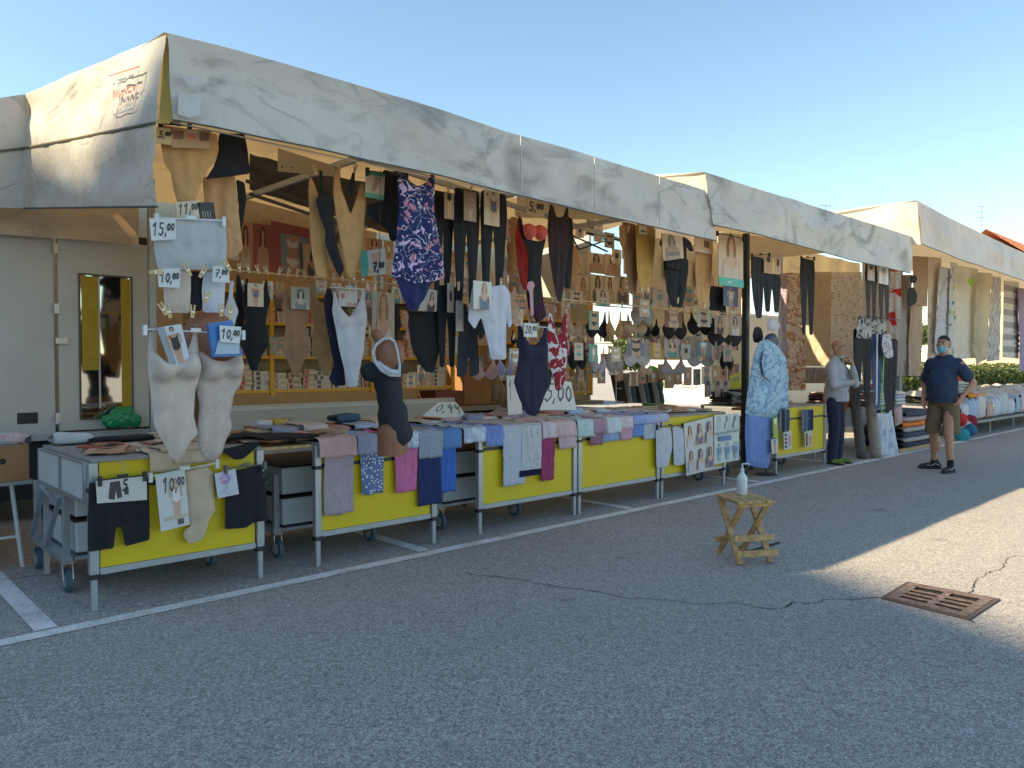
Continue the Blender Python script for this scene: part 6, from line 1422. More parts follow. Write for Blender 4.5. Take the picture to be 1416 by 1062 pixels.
def shoe(par, F, x, y, yaw, mat, sole, trim=None, hgt=.075, z0=0.):
    Rm = Matrix.Rotation(R(yaw), 3, 'Z'); o = Vector((x, y, z0)); A = lambda a, b, c: o+Rm @ Vector((a, b, c))
    s_ = blob('shoe', [('c', A(0, -.06, .055), A(0, .04, .05), .040, .040), ('c', A(0, .03, .045), A(0, .155, .034), .042, .032), ('c', A(0, -.055, .06), A(0, -.035, .10), .038, .038), ('c', A(0, 0, .07), A(0, .08, .05), .034, .03)], mat, par, F, .006, 5)
    blob('sole', [('c', A(0, -.065, .020), A(0, .16, .020), .042, .040), ('e', A(0, .08, .018), (.050, .09, .018), yaw)], sole, s_, F, .006, 5, lambda me: [setattr(v.co, 'z', min(max(v.co.z, .002), .026)) for v in me.vertices])
    if trim:
        for sx in (-1, 1):
            m = MB(); m.smooth = True; m.tube([F @ A(sx*.040, -.06, .05), F @ A(sx*.044, -.01, .078), F @ A(sx*.046, .04, .045), F @ A(sx*.040, .10, .052)], .006, 6); m.build('stripe', trim, s_)
            m = MB(); m.tube([F @ A(sx*.02, .02, .085), F @ A(-sx*.02, .06, .075), F @ A(sx*.016, .09, .064)], .004, 5); m.build('lace', trim, s_)
    return s_
V = Vector
# ---- man in navy t-shirt and shorts
a_, b_ = PZ(1290, 646), PZ(1318, 656); mid = (a_+b_)/2
fdir = (-.97, .12); F = frame_at((mid.x, mid.y, 0), fdir); k = 1.0
man = thing('person', 'man in navy t-shirt, brown shorts and blue face mask, hand on hip in the road', 'person', (mid.x, mid.y, 0))
Fi = F.inverted(); fa, fb_ = Fi @ a_, Fi @ b_          # feet in local frame
print('feet', fa, fb_)
fR = V((.17, .05, 0)); fL = V((-.12, .02, 0)) # his right foot shows at the viewer's left
if fa.x < 0: fR, fL = fL, fR
fR = V((.17, -.10, 0)); fL = V((-.15, .14, 0)); F = F @ Matrix.Diagonal((1.0, .98, 1.03, 1))
hc = V((0, .03, 1.655)); kn = lambda f, s_: V((s_*.12, f.y*.45+.05, .50))
body = head_prims(hc, 8)+[('c', V((0, 0, 1.46)), V((0, .012, 1.58)), .062, .058), ('e', V((0, 0, 1.36)), (.19, .12, .14)), ('e', V((0, .04, 1.12)), (.165, .15, .2)), ('e', V((0, 0, .95)), (.165, .125, .13)),
    ('c', V((-.09, 0, .90)), kn(fL, -1), .088, .062), ('c', V((.09, 0, .90)), kn(fR, 1), .088, .062), ('c', kn(fL, -1), V((fL.x, fL.y-.02, .10)), .058, .036), ('c', kn(fR, 1), V((fR.x, fR.y-.02, .10)), .058, .036),
    ('e', V((kn(fL, -1).x-.0, fL.y*.7-.015, .34)), (.050, .056, .11)), ('e', V((kn(fR, 1).x, fR.y*.7-.015, .34)), (.050, .056, .11)),
    ('c', V((-.20, -.01, 1.40)), V((-.335, -.09, 1.16)), .056, .042), ('c', V((-.335, -.09, 1.16)), V((-.235, .03, .965)), .041, .028),
    ('c', V((.20, -.01, 1.40)), V((.265, -.05, 1.15)), .056, .042), ('c', V((.265, -.05, 1.15)), V((.235, .07, .93)), .040, .028)]
body += hand_prims(V((-.235, .03, .965)), (.35, .35, -.8), (.8, .2, .2), .5, 1)+hand_prims(V((.235, .07, .93)), (-.1, .2, -.95), (-.9, .1, 0), .5, -1)
blob('body', body, SKIN, man, F, .0075, 3)
TS = cloth((.022, .045, .10))
blob('shirt', [('c', V((-.05, 0, 1.44)), V((.05, 0, 1.44)), .092, .092), ('e', V((0, 0, 1.37)), (.215, .14, .15)), ('e', V((0, .045, 1.15)), (.195, .185, .22)), ('e', V((0, .035, 1.03)), (.196, .18, .2)), ('c', V((0, .025, .98)), V((0, .02, .86)), .178, .175),
    ('c', V((-.17, -.01, 1.41)), V((-.275, -.055, 1.24)), .078, .078), ('c', V((.17, -.01, 1.41)), V((.235, -.035, 1.22)), .078, .078)], TS, man, F, .009, 14, wrinkle(.007, 8, zmin=.90))
m = MB(); m.smooth = True; m.tube([F @ V((.075*math.cos(t)*.95, .01+.075*math.sin(t)+.0, 1.508-.018*math.sin(t))) for t in [i*2*PI/24 for i in range(25)]], .009, 6, caps=False); m.build('collar', TS, man)
m = MB(); a0 = F @ V((-.045, .128, 1.33)); m.bar(a0, F @ V((-.115, .115, 1.335)), .004, .006); m.build('chest_print', plain('pale_print2', (.12, .16, .3), .7), man)
SHO = cloth((.15, .115, .065))
blob('shorts', [('e', V((0, .0, .93)), (.178, .145, .11)), ('c', V((-.09, 0, .90)), V((-.125, .03, .52)), .108, .102), ('c', V((.09, 0, .90)), V((.125, .03, .52)), .108, .102)], SHO, man, F, .009, 5, wrinkle(.008, 9, 3, zmin=.50))
for s_, f in ((-1, fL), (1, fR)):
    blob('sock', [('c', V((f.x, f.y-.02, .15)), V((f.x, f.y-.01, .07)), .041, .040)], plain('black_sock', (.015, .015, .018), .9), man, F, .006, 3)
    shoe(man, F, f.x, f.y-.01, -48 if s_ > 0 else -2, plain('black_shoe', (.015, .017, .02), .5), plain('dark_sole', (.03, .03, .035), .7), plain('shoe_silver', (.5, .5, .48), .4))
hr = Matrix.Rotation(R(8), 3, 'Z')
def hair_post(me):
    bm = bmesh.new(); bm.from_mesh(me)
    dl = [v for v in bm.verts if (v.co.z < hc.z+.045+.45*max(0, (v.co-hc).y-.02)) and (v.co-hc).y > -.03 or v.co.z < hc.z-.045]
    bmesh.ops.delete(bm, geom=dl, context='VERTS'); bm.to_mesh(me); bm.free()
blob('hair', [('e', hc+V((0, -.014, .038)), (.0805, .098, .0895), 8), ('e', hc+V((0, -.035, -.0)), (.080, .078, .08), 8)], plain('cropped_hair', (.05, .04, .035), .95, 0, .3, 60, .6), man, F, .006, 3, hair_post)
MASKM = plain('surgical_blue', (.16, .48, .62), .6, 0, .05, 30)
mk = blob('face_mask', [('e', hc+hr @ V((0, .062, -.055)), (.064, .052, .048), 8), ('e', hc+hr @ V((0, .092, -.035)), (.026, .030, .028), 8), ('e', hc+hr @ V((0, .06, -.085)), (.045, .045, .03), 8)], MASKM, man, F, .005, 5)
for s_ in (-1, 1):
    m = MB(); m.tube([F @ (hc+hr @ V((s_*.060, .07, -.03))), F @ (hc+hr @ V((s_*.083, .02, -.005))), F @ (hc+hr @ V((s_*.088, -.012, -.012)))], .0022, 5); m.build('ear_loop', WHITEP, mk)
face_bits(man, F, hc+V((0, .004, .012)), 8)

# ---- man in a grey jacket behind the tables
a_ = PZ(1143, 642); b_ = PZ(1166, 640); mid = (a_+b_)/2
F = frame_at((mid.x, mid.y, 0), (.06, -1.0)) @ Matrix.Diagonal((.95, 1, 1.045, 1))
man = thing('person', 'bald man in light grey zip jacket and navy trousers, hand on chin', 'person', (mid.x, mid.y, 0))
sc_ = 1.0; hc = V((0, .035, 1.60))
body = head_prims(hc, -12)+[('c', V((0, 0, 1.40)), V((0, .015, 1.53)), .062, .058), ('e', V((0, 0, 1.30)), (.18, .12, .14)), ('e', V((0, .02, 1.08)), (.16, .13, .2)), ('e', V((0, 0, .92)), (.16, .12, .12)),
    ('c', V((-.09, 0, .88)), V((-.10, .02, .48)), .085, .06), ('c', V((.09, 0, .88)), V((.10, .02, .48)), .085, .06), ('c', V((-.10, .02, .48)), V((-.11, 0, .09)), .056, .038), ('c', V((.10, .02, .48)), V((.11, 0, .09)), .056, .038),
    ('c', V((.19, 0, 1.36)), V((.235, .05, 1.10)), .05, .042), ('c', V((.235, .05, 1.10)), V((.02, .235, 1.13)), .040, .028), ('c', V((-.19, 0, 1.36)), V((-.13, .23, 1.12)), .05, .042), ('c', V((-.13, .23, 1.12)), V((-.035, .215, 1.40)), .04, .027)]
body += hand_prims(V((.02, .235, 1.13)), (-.95, .05, .05), (0, -1, 0), .5, 1)+hand_prims(V((-.035, .21, 1.405)), (.25, -.45, .85), (.3, -.8, -.3), .9, 1)
blob('body', body, SKIN, man, F, .0075, 3)
JK = cloth((.44, .46, .50))
jk = blob('jacket', [('c', V((-.06, 0, 1.37)), V((.06, 0, 1.37)), .095, .095), ('c', V((0, -.01, 1.40)), V((0, .0, 1.455)), .088, .080), ('e', V((0, 0, 1.30)), (.205, .145, .15)), ('e', V((0, .02, 1.08)), (.188, .165, .24)), ('c', V((0, .01, 1.0)), V((0, .005, .84)), .175, .17),
    ('c', V((.19, 0, 1.35)), V((.24, .05, 1.10)), .074, .062), ('c', V((.24, .05, 1.10)), V((.045, .225, 1.13)), .060, .046), ('c', V((-.19, 0, 1.35)), V((-.135, .235, 1.11)), .074, .062), ('c', V((-.135, .235, 1.11)), V((-.05, .22, 1.33)), .058, .044)], JK, man, F, .009, 9, wrinkle(.008, 9, 5, zmin=.87))
m = MB(); m.smooth = True; m.tube([F @ V((.0, .172+.01*math.sin(i), 1.40-.052*i+.0)) if i > 1 else F @ V((0, .118+.02*i, 1.42-.05*i)) for i in range(10)], .005, 5); m.build('zip', plain('dark_zip', (.02, .025, .05), .5), jk)
blob('inner_shirt', [('e', V((0, .045, 1.44)), (.045, .05, .03))], plain('dark_green_shirt', (.02, .06, .05), .8), man, F, .006, 3)
TR = cloth((.018, .026, .065))
blob('trousers', [('e', V((0, 0, .91)), (.168, .13, .10)), ('c', V((-.09, 0, .88)), V((-.10, .02, .48)), .098, .080), ('c', V((.09, 0, .88)), V((.10, .02, .48)), .098, .080), ('c', V((-.10, .02, .48)), V((-.11, -.005, .10)), .080, .072), ('c', V((.10, .02, .48)), V((.11, -.005, .10)), .080, .072)], TR, man, F, .009, 5, wrinkle(.009, 8, 9))
for s_ in (-1, 1): shoe(man, F, s_*.115, .01, -s_*12-12, plain('green_shoe', (.16, .28, .04), .6), plain('dark_sole', (.03, .03, .035), .7), plain('lime_trim', (.45, .55, .2), .5))
hr = Matrix.Rotation(R(-12), 3, 'Z')
mk = blob('face_mask', [('e', hc+hr @ V((0, .055, -.118)), (.052, .042, .024), -12)], plain('pale_mask', (.50, .58, .60), .6), man, F, .005, 4)
for s_ in (-1, 1):
    m = MB(); m.tube([F @ (hc+hr @ V((s_*.05, .06, -.11))), F @ (hc+hr @ V((s_*.085, -.01, -.02)))], .0022, 5); m.build('ear_loop', WHITEP, mk)
face_bits(man, F, hc+V((0, .004, .012)), -12, (.12, .08, .06))
# ============================================================ hanging panels at the right end of the middle stall (they face the sun)
XP = 13.5
def panel(name, label, u0, u1, v0, v1, mat, X=XP, cat='fabric panel', fold=.02, ang=-90, pts=None, thick=.006):
    P0 = PX((u0+u1)/2, (v0+v1)/2, X); GN[0] += 1
    pp = pts or [(u0, v0), (u1, v0), (u1, v1), (u0, v1)]
    o = cloth_mesh(pp, P0, ang, thick, fold, GN[0]*1.37, (), 0).build(name, mat, None, fixn=True)
    return tag(o, label, cat)
PNK = cloth((.74, .66, .60), 'bigfloral', (.50, .26, .14), None, 1.2)
panel('hanging_cloth', 'greyish lilac curtain edge left of the floral cloth', 1080, 1089, 378, 520, cloth((.40, .34, .42)))
panel('hanging_cloth', 'orange and grey floral cloth hung behind the blue blouse mannequin', 1088, 1114, 377, 540, PNK)
panel('hanging_cloth', 'tan ribbed cloth hung right of the orange floral one', 1112, 1150, 376, 506, cloth((.62, .50, .36), 'hstripe', (.58, .47, .34), None, 6.0))
panel('hanging_cloth', 'white cloth with small grey motifs above the bald man', 1149, 1192, 376, 500, cloth((.82, .80, .74), 'spots', (.45, .43, .40), None, 2.2))
panel('hanging_cloth', 'white cloth with scarlet poppies left of the brown apron', 1226, 1246, 352, 470, cloth((.68, .66, .64), 'bigfloral', (.60, .03, .02), None, 4.0), 13.0)
panel('hanging_cloth', 'white sheet strip between the motif cloth and the poppies', 1192, 1227, 362, 520, cloth((.66, .66, .68)), 13.3)
panel('hanging_cloth', 'low grey ticking cloth below the tan ribbed one', 1112, 1150, 508, 530, cloth((.34, .33, .32)))
for i, (u, lab) in enumerate(((1204, 'dark brown leggings at the right end of the second canopy'), (1222, 'dark brown leggings with a white card, outermost under the second canopy'))):
    G('leggings', lab, 'leggings', LEGG, (u-8, u+9, 362, 442), 4.5, cloth((.06, .045, .04)))
card('garment_packet', 'dark framed packet on the inner brown leggings', 'packet', (1199, 366, 1209, 388), 4.44, (.3, .22, .2), shapes_figure('legs', SK, HB, BK))
card('garment_packet', 'white packet on the outermost brown leggings', 'packet', (1215, 370, 1228, 393), 4.44, (.6, .58, .58), shapes_figure('legs', SK, HB, (.2, .2, .2)))
rk = PY(1204, 440, 4.62); rail('black rail carrying sport trousers at the end of the second canopy', rk.x-.15, rk.x+1.1, 4.62, PY(1204, 440, 4.62).z+.02, .008, BLACKP)
for lb, r_, mt in (('black and white leaf print blouse above the black trousers', (1184, 1206, 438, 468), cloth((.45, .44, .42), 'bigfloral', (.05, .05, .05), None, .8)),
                   ('second leaf print blouse beside its neighbour on the black rail', (1204, 1226, 440, 462), cloth((.42, .42, .38), 'bigfloral', (.06, .06, .05), None, .8))):
    G('blouse', lb, 'blouse', SKIRT, r_, 4.6, mt)
G('trousers', 'long black trousers hung at the left of the black rail', 'trousers', LEGG, (1179, 1206, 455, 565), 4.65, BLK)
G('trousers', 'navy sport trousers with a white side stripe', 'trousers', LEG1, (1205, 1220, 455, 565), 4.66, cloth((.05, .09, .2)))
G('trousers', 'black sport trousers with a neon green stripe', 'trousers', LEG1, (1219, 1241, 468, 572), 4.7, BLK)
m = MB(); m.bar(PY(1213, 460, 4.60), PY(1212, 560, 4.60), .035, .01); tag(m.build('side_stripe', WHITEP), 'white ribbon hanging down the navy sport trousers', 'ribbon')
m = MB(); m.bar(PY(1223, 470, 4.62), PY(1219, 572, 4.62), .022, .01); tag(m.build('neon_ribbon', plain('neon_green', (.15, .7, .12), .5)), 'neon green ribbon hanging beside the white one', 'ribbon')
garment('scarf', 'white floral scarf hung over the neon striped trousers', 'scarf', [(1221, 462), (1232, 462), (1234, 480), (1236, 494), (1225, 496), (1219, 480)], 4.55, cloth((.62, .62, .62), 'bigfloral', (.25, .2, .2), None, .6), .01, .006)

# ============================================================ stall 3: curtains facing the road
Y3 = 5.3
def cur(lb, pts, mat, Y=Y3, fold=.03): 
    GN[0] += 1; uc = sum(p[0] for p in pts)/len(pts); vc = sum(p[1] for p in pts)/len(pts)
    o = cloth_mesh(pts, PY(uc, vc, Y), 0, .006, fold, GN[0]*1.7, (), 0).build('curtain', mat, None, fixn=True); tag(o, lb, 'curtain')
def sheer(c, tr=.45, pat=None, c2=(1, 1, 1), c3=None, s=1.):
    m = cloth(c, pat, c2, c3, s).copy(); nt = m.node_tree; bs = nt.nodes['Principled BSDF']; o = [x for x in nt.nodes if x.type == 'OUTPUT_MATERIAL'][0]
    t = nt.nodes.new('ShaderNodeBsdfTranslucent'); t.inputs[0].default_value = (*c, 1); ms = nt.nodes.new('ShaderNodeMixShader'); ms.inputs[0].default_value = tr
    nt.links.new(bs.outputs[0], ms.inputs[1]); nt.links.new(t.outputs[0], ms.inputs[2]); nt.links.new(ms.outputs[0], o.inputs[0]); return m
SC1 = sheer((.84, .82, .74))
cur('tan apron cloth hung at the left end of the curtain stall', [(1262, 354), (1284, 355), (1282, 424), (1263, 424)], cloth((.36, .24, .15)), 5.1, .01)
garment('hat', 'round black shape on the tan apron cloth, upper', 'hat', [(1258, 382), (1266, 380), (1269, 386), (1266, 392), (1259, 391)], 5.0, BLK, .02, 0)
garment('bag', 'black half round shape on the tan apron cloth, lower', 'bag', [(1256, 398), (1264, 397), (1269, 408), (1267, 420), (1255, 425), (1254, 410)], 5.0, BLK, .02, 0)
cur('plain grey beige curtain behind the tan apron cloth', [(1243, 380), (1262, 380), (1258, 520), (1240, 520)], sheer((.50, .46, .42)), 5.4)
cur('peach cream curtain right of the grey beige one', [(1258, 420), (1276, 420), (1274, 520), (1256, 520)], sheer((.66, .54, .40)), 5.35)
cur('cream curtain with pale beige leaves, left of the white leafy one', [(1283, 355), (1302, 357), (1298, 500), (1282, 500)], sheer((.74, .66, .54), .4, 'floral', (.5, .3, .25), (.5, .48, .4), 3.), 5.3)
cur('white curtain with grey leaves above the man in navy', [(1299, 368), (1316, 372), (1312, 490), (1292, 488)], sheer((.72, .74, .80), .3, 'floral', (.42, .45, .52), (.5, .5, .56), 3.), 5.2)
cur('white curtain strip printed with coloured discs', [(1314, 362), (1322, 364), (1320, 496), (1310, 494)], sheer((.78, .78, .76), .3, 'floral', (.05, .25, .35), (.45, .5, .08), 2.4), 5.15)
cur('wide yellowish cream sheer curtain right of the coloured discs', [(1321, 366), (1352, 372), (1349, 495), (1318, 497)], SC1, 5.3)
cur('pleated cream sheer curtain left of the grey checks', [(1350, 376), (1372, 378), (1364, 496), (1350, 505), (1346, 480)], sheer((.80, .74, .56), .5), 5.2, .05)
cur('white curtain with large grey checks', [(1371, 382), (1385, 384), (1382, 498), (1364, 500)], sheer((.74, .72, .68), .3, 'gingham', (.40, .38, .37), (.5, .48, .46), 18.), 5.25)
cur('grey curtain with broad horizontal stripes', [(1388, 388), (1409, 390), (1409, 496), (1386, 494)], cloth((.66, .64, .58), 'hstripe', (.34, .33, .31), None, 18.), 5.3)
cur('pale lilac curtain at the right edge of the photo', [(1408, 398), (1424, 400), (1422, 515), (1410, 512)], sheer((.52, .46, .62), .4), 5.2)
G('ribbon_bow', 'lime green bow clipped high on the cream sheer curtain', 'bow', BRIEF, (1338, 1347, 386, 396), 5.1, cloth((.35, .65, .03)))
# textiles on stall 3 tables
def stack(x, y, z, n, w_, d_, h_, mats, label, rot=0, soft=.0):
    t = thing('textile_stack', label, 'textiles', (x, y, z)); zz = z
    for i in range(n):
        o = folded(x+random.uniform(-.02, .02), y+random.uniform(-.02, .02), zz, w_*random.uniform(.9, 1.02), d_, h_, mats[i % len(mats)], '', '', None, rot+random.uniform(-.06, .06), 'folded_cloth')
        for k_ in ('label', 'category'):
            if k_ in o: del o[k_]
        o.parent = t; o.location = Vector(o.location)-Vector((x, y, z)); zz += h_*.95
    return t
TW = [cloth((.62, .62, .66)), cloth((.48, .52, .60)), cloth((.60, .50, .50)), cloth((.66, .64, .60)), cloth((.40, .46, .56)), cloth((.55, .55, .52), 'floral', (.3, .3, .4), None, 2)]
random.seed(9)
t = thing('goods_table', 'low table with hanging grey cloth behind the rolled rugs', 'table', (12.8, 5.8, 0))
m = MB(); m.box((11.2, 5.2, .70), (14.6, 6.6, .74)); m.build('table_top', CARD, t)
m = MB(); m.smooth = True; m.grid(lambda u, v: Vector((11.5+2.9*u, 5.19-.02*v+.015*math.sin(u*30), .73-.28*v-(.18 if .08 < u < .22 else 0)*v)), 60, 4); m.build('table_skirt', cloth((.36, .34, .33)), t)
for x in (11.4, 14.4):
    m = MB(); m.bar((x, 5.3, 0), (x, 5.3, .7), .035, .035, up=(0, 1, 0)); m.build('leg', ALU, t)
m = MB(); m.box((11.0, 5.12, .76), (12.3, 5.24, .86)); tag(m.build('terracotta_bolt', cloth((.50, .17, .09)), None, .02), 'terracotta cloth bolt lying at the edge behind the bald man', 'cloth bolt')
stack(12.55, 5.6, .75, 5, .55, .5, .05, [cloth((.30, .2, .26)), cloth((.5, .4, .4)), cloth((.15, .12, .14))], 'stack of dark folded cloths behind the sport trousers')
stack(13.5, 5.35, .75, 7, .55, .5, .055, TW, 'tall stack of pale folded towels left of the man in navy')
stack(14.2, 5.3, .74, 4, .5, .5, .06, [TW[3], TW[0], TW[1]], 'low stack of blue white towels just left of the man in navy')
stack(14.3, 5.8, .85, 4, .7, .5, .08, [cloth((.55, .03, .02)), cloth((.6, .58, .55))], 'stack topped by a scarlet cloth behind the man in navy')
# blanket pile on a low stand
BLN = [cloth((.02, .025, .05)), cloth((.40, .38, .36)), cloth((.05, .06, .10)), cloth((.80, .20, .01)), cloth((.50, .38, .36), 'hstripe', (.4, .3, .3), None, 3)]
t = thing('blanket_pile', 'pile of thick folded blankets with an orange one, low beside the rolled rugs', 'blankets', (13.9, 4.95, 0))
for i, (mt, w_) in enumerate(((BLN[0], 1.5), (BLN[1], 1.5), (BLN[2], 1.5), (BLN[1], 1.55), (BLN[3], 1.6), (BLN[4], 1.5), (BLN[2], 1.3))):
    o = folded(14.0+.03*(i % 2), 5.0, .06+i*.085, w_, .75, .10, mt, '', '', None, 0, 'folded_blanket')
    for k_ in ('label', 'category'):
        if k_ in o: del o[k_]
    o.parent = t; o.location = Vector(o.location)-Vector((13.9, 4.95, 0))
m = MB(); m.box((13.2, 4.7, .0), (14.8, 5.3, .06)); m.build('pallet', WOOD, t)
for i, (u, v, r_, lb) in enumerate(((1192, 634, .075, 'dark rolled rug leaning left of its paler neighbour'), (1212, 634, .08, 'pale speckled rolled rug leaning beside the dark one'))):
    b = PZ(u, v, .0); tp = PY(u-14+4*i, 520+i*25, b.y+.35)
    m = MB(); m.smooth = True; n_ = 10; m.tube([b.lerp(tp, j/n_)+Vector((.004*fn(j, 1), 0, .0)) for j in range(n_+1)], [r_*(1+.05*fn(j*1.3, i)) for j in range(n_+1)], 14); tag(m.build('rolled_rug', cloth([(.10, .09, .09), (.34, .30, .25)][i], 'spots', [(.25, .24, .24), (.18, .15, .13)][i], None, .8)), lb, 'rug')
panel('wrapped_linen', 'flat white wrapped linen with a pale bouquet leaning right of the rolled rugs', 1212, 1243, 570, 632, cloth((.62, .68, .74), 'floral', (.40, .48, .6), (.62, .55, .3), 3.), 12.7, 'linen', .01, -20, [(1211, 572), (1233, 567), (1243, 628), (1218, 633)], .03)
panel('wrapped_linen', 'pink wrapped cushion cover behind the leaning white linen', 1236, 1246, 560, 590, cloth((.55, .38, .38)), 13.1, 'linen', .01, -20, [(1236, 566), (1247, 560), (1248, 585), (1238, 590)], .04)
# right tables
t = thing('goods_table', 'low table of wrapped textiles at the right edge behind the man in navy', 'table', (19.5, 5.2, 0))
m = MB(); m.box((16.6, 4.75, .26), (26, 6.4, .30)); m.build('table_top', GREYTOP, t)
for x in (16.8, 18.6, 20.4, 22.2, 24.0):
    m = MB(); m.bar((x, 4.82, 0), (x, 4.82, .27), .03, .03, up=(0, 1, 0)); m.build('leg', ALU, t)
WR = [cloth((.62, .64, .70)), cloth((.42, .52, .66)), cloth((.66, .60, .58)), cloth((.62, .40, .34)), cloth((.5, .55, .62), 'vstripe', (.66, .66, .7), None, 6), cloth((.58, .60, .58))]
cnm = ['white', 'light blue', 'cream', 'salmon', 'blue striped', 'grey white']
for i in range(16):
    x = 16.95+i*.55; folded(x, 5.1, .31, .5, .6, .34+.08*(i % 3), WR[i % 6], '%s wrapped textile bundle standing on the low right table' % cnm[i % 6], 'textile bundle', '%s wrapped bundles on the low right table' % cnm[i % 6], random.uniform(-.1, .1), 'textile_bundle')
for i in range(12):
    x = 17.1+i*.7; folded(x, 5.7, .60+.05*(i % 2), .7, .6, .26, [WR[5], cloth((.36, .34, .30)), cloth((.54, .50, .40))][i % 3], '%s folded textile on the raised back row of the right table' % ['grey white', 'taupe', 'straw'][i % 3], 'folded textile', '%s folded textiles on the raised right row' % ['grey white', 'taupe', 'straw'][i % 3], 0, 'folded_textile')
folded(17.9, 5.15, .76, 1.1, .6, .09, cloth((.75, .30, .02)), 'orange folded cover on the striped bundles of the right table')
stack(17.75, 5.3, .86, 4, 1.2, .6, .06, [cloth((.36, .36, .34)), cloth((.5, .5, .46))], 'grey folded covers lying over the orange one')
folded(19.8, 5.9, .95, .5, .4, .2, cloth((.55, .02, .02)), 'scarlet cushion far behind the slate pillar')
for i, (u, v, c, nm) in enumerate(((1328, 580, (.55, .02, .03), 'red'), (1337, 590, (.62, .62, .6), 'white'), (1331, 602, (.03, .32, .38), 'teal'), (1342, 583, (.30, .02, .05), 'maroon'), (1341, 594, (.03, .15, .28), 'blue'))):
    p = PY(u, v, 4.7-.02*i); o = blob('yarn_ball', [('e', p, (.14, .12, .13))], cloth(c), None, None, .012, 3, wrinkle(.02, 12, i)); tag(o, '%s plush ball hanging at the corner of the right table' % nm, 'plush')
# folded stacks behind the socks table
stack(10.1, 5.75, ZT+.01, 6, 1.0, .5, .035, [cloth((.10, .10, .10)), cloth((.45, .42, .38)), cloth((.2, .19, .18))], 'stack of dark and grey folded trousers on the socks table')
stack(11.0, 5.9, ZT+.01, 5, .6, .5, .04, [cloth((.5, .44, .36)), cloth((.3, .28, .26))], 'stack of beige folded trousers left of the bald man')
stack(9.66, 5.75, ZT+.01, 6, .45, .4, .03, [cloth((.50, .50, .47)), cloth((.36, .37, .36))], 'stack of grey folded jeans in front of the white van')

# ============================================================ behind: van, rack, green trolley bag
XV = 14.2; y0, y1 = 8.0, 10.6
vn = thing('parked_van', 'white van seen from behind through the hanging bras, number plate lit by sun', 'van', (XV+2, (y0+y1)/2, 0))
VW = plain('van_white', (.78, .78, .76), .3, 0, .02, 2)
m = MB(); m.box((XV, y0, .35), (XV+4.6, y1, 2.5)); m.build('body', VW, vn, .06)
m = MB(); m.box((XV-.012, y0+.08, .55), (XV+.03, (y0+y1)/2-.01, 2.3)); m.build('door', VW, vn, .01)
m = MB(); m.box((XV-.012, (y0+y1)/2+.01, .55), (XV+.03, y1-.08, 2.3)); m.build('door', VW, vn, .01)
m = MB(); m.box((XV-.08, y0-.02, .38), (XV+.03, y1+.02, .58)); m.build('bumper', plain('grey_bumper', (.2, .2, .2), .6), vn, .02)
for y in (y0+.03, y1-.13):
    m = MB(); m.box((XV-.02, y, .75), (XV+.03, y+.1, 1.3)); m.build('tail_light', plain('tail_red', (.35, .02, .02), .3), vn, .01)
for x in (XV+.8, XV+3.8):
    for y in (y0+.1, y1-.1):
        m = MB(); m.lathe([(.001, -.1), (.2, -.1), (.33, -.08), (.33, .08), (.2, .1), (.001, .1)], (x, y, .33), 22, axis='Y'); m.build('wheel', RUBBER, vn)
pq = [PX(931, 524, XV-.03), PX(966, 526, XV-.03), PX(966, 535, XV-.03), PX(931, 534, XV-.03)]
card_at = [(931, 525), (962, 527), (962, 536), (931, 534)]
CN[0] += 1
P0 = PX(946, 530, XV-.03); TLq, TRq, BRq, BLq = [PP(u, v, P0, -90) for u, v in card_at]
m = MB(); nX = Vector((-1, 0, 0)); m.poly([TLq, BLq, BRq, TRq], nX, .01, 0, (.72, .72, .70))
m.add([TLq.lerp(TRq, a).lerp(BLq.lerp(BRq, a), b)+nX*.012 for a, b in ((0, 0), (.08, 0), (.08, 1), (0, 1))], [(0, 1, 2, 3)], 0, (.05, .12, .45))
for pts, c in writing('CM 629CP', .14, .15, .62, w=.05, asp=.2, slant=0): m.add([TLq.lerp(TRq, a).lerp(BLq.lerp(BRq, a), b)+nX*.013 for a, b in pts], [tuple(range(len(pts)))], 0, c)
m.build('number_plate', PRINT, vn)
# white wire rack with cards + green bag
t = thing('wire_rack', 'white wire rack filled with tilted catalogues before the green bag', 'rack', PY(880, 555, 6.9))
for a, b in (((852, 527), (914, 530)), ((852, 537), (914, 541)), ((852, 555), (914, 559)), ((852, 520), (852, 558)), ((914, 528), (914, 562))):
    m = MB(); m.tube([PY(*a, 6.9), PY(*b, 6.9)], .007, 6); m.build('wire', WHITEP, t)
for i in range(9):
    m = MB(); u = 857+i*6.3; a, b = PY(u-5, 516, 6.95), PY(u+3, 557, 6.95); m.bar(a, b, .012, .22, up=(0, 1, 0)); m.build('catalogue', [plain('cat_dark', (.06, .06, .06)), plain('cat_white', (.66, .64, .6)), plain('cat_blue', (.12, .22, .3))][i % 3], t)
def gbag():
    c = PY(903, 536, 7.3); o = blob('shopping_bag', [('e', c+Vector((0, 0, .05)), (.24, .12, .30)), ('e', c+Vector((0, 0, -.18)), (.25, .14, .2))], plain('bright_green_bag', (.06, .55, .05), .4), None, None, .015, 3, wrinkle(.015, 9)); tag(o, 'bright green shopping bag standing behind the wire rack', 'bag')
gbag()
m = MB(); m.poly([PY(909, 520, 7.1), PY(914, 515, 7.1), PY(921, 519, 7.1), PY(921, 526, 7.1), PY(911, 526, 7.1)], (0, -1, 0), .04); tag(m.build('red_pouch', cloth((.65, .10, .04))), 'small red orange pouch on top of the green shopping bag', 'pouch')
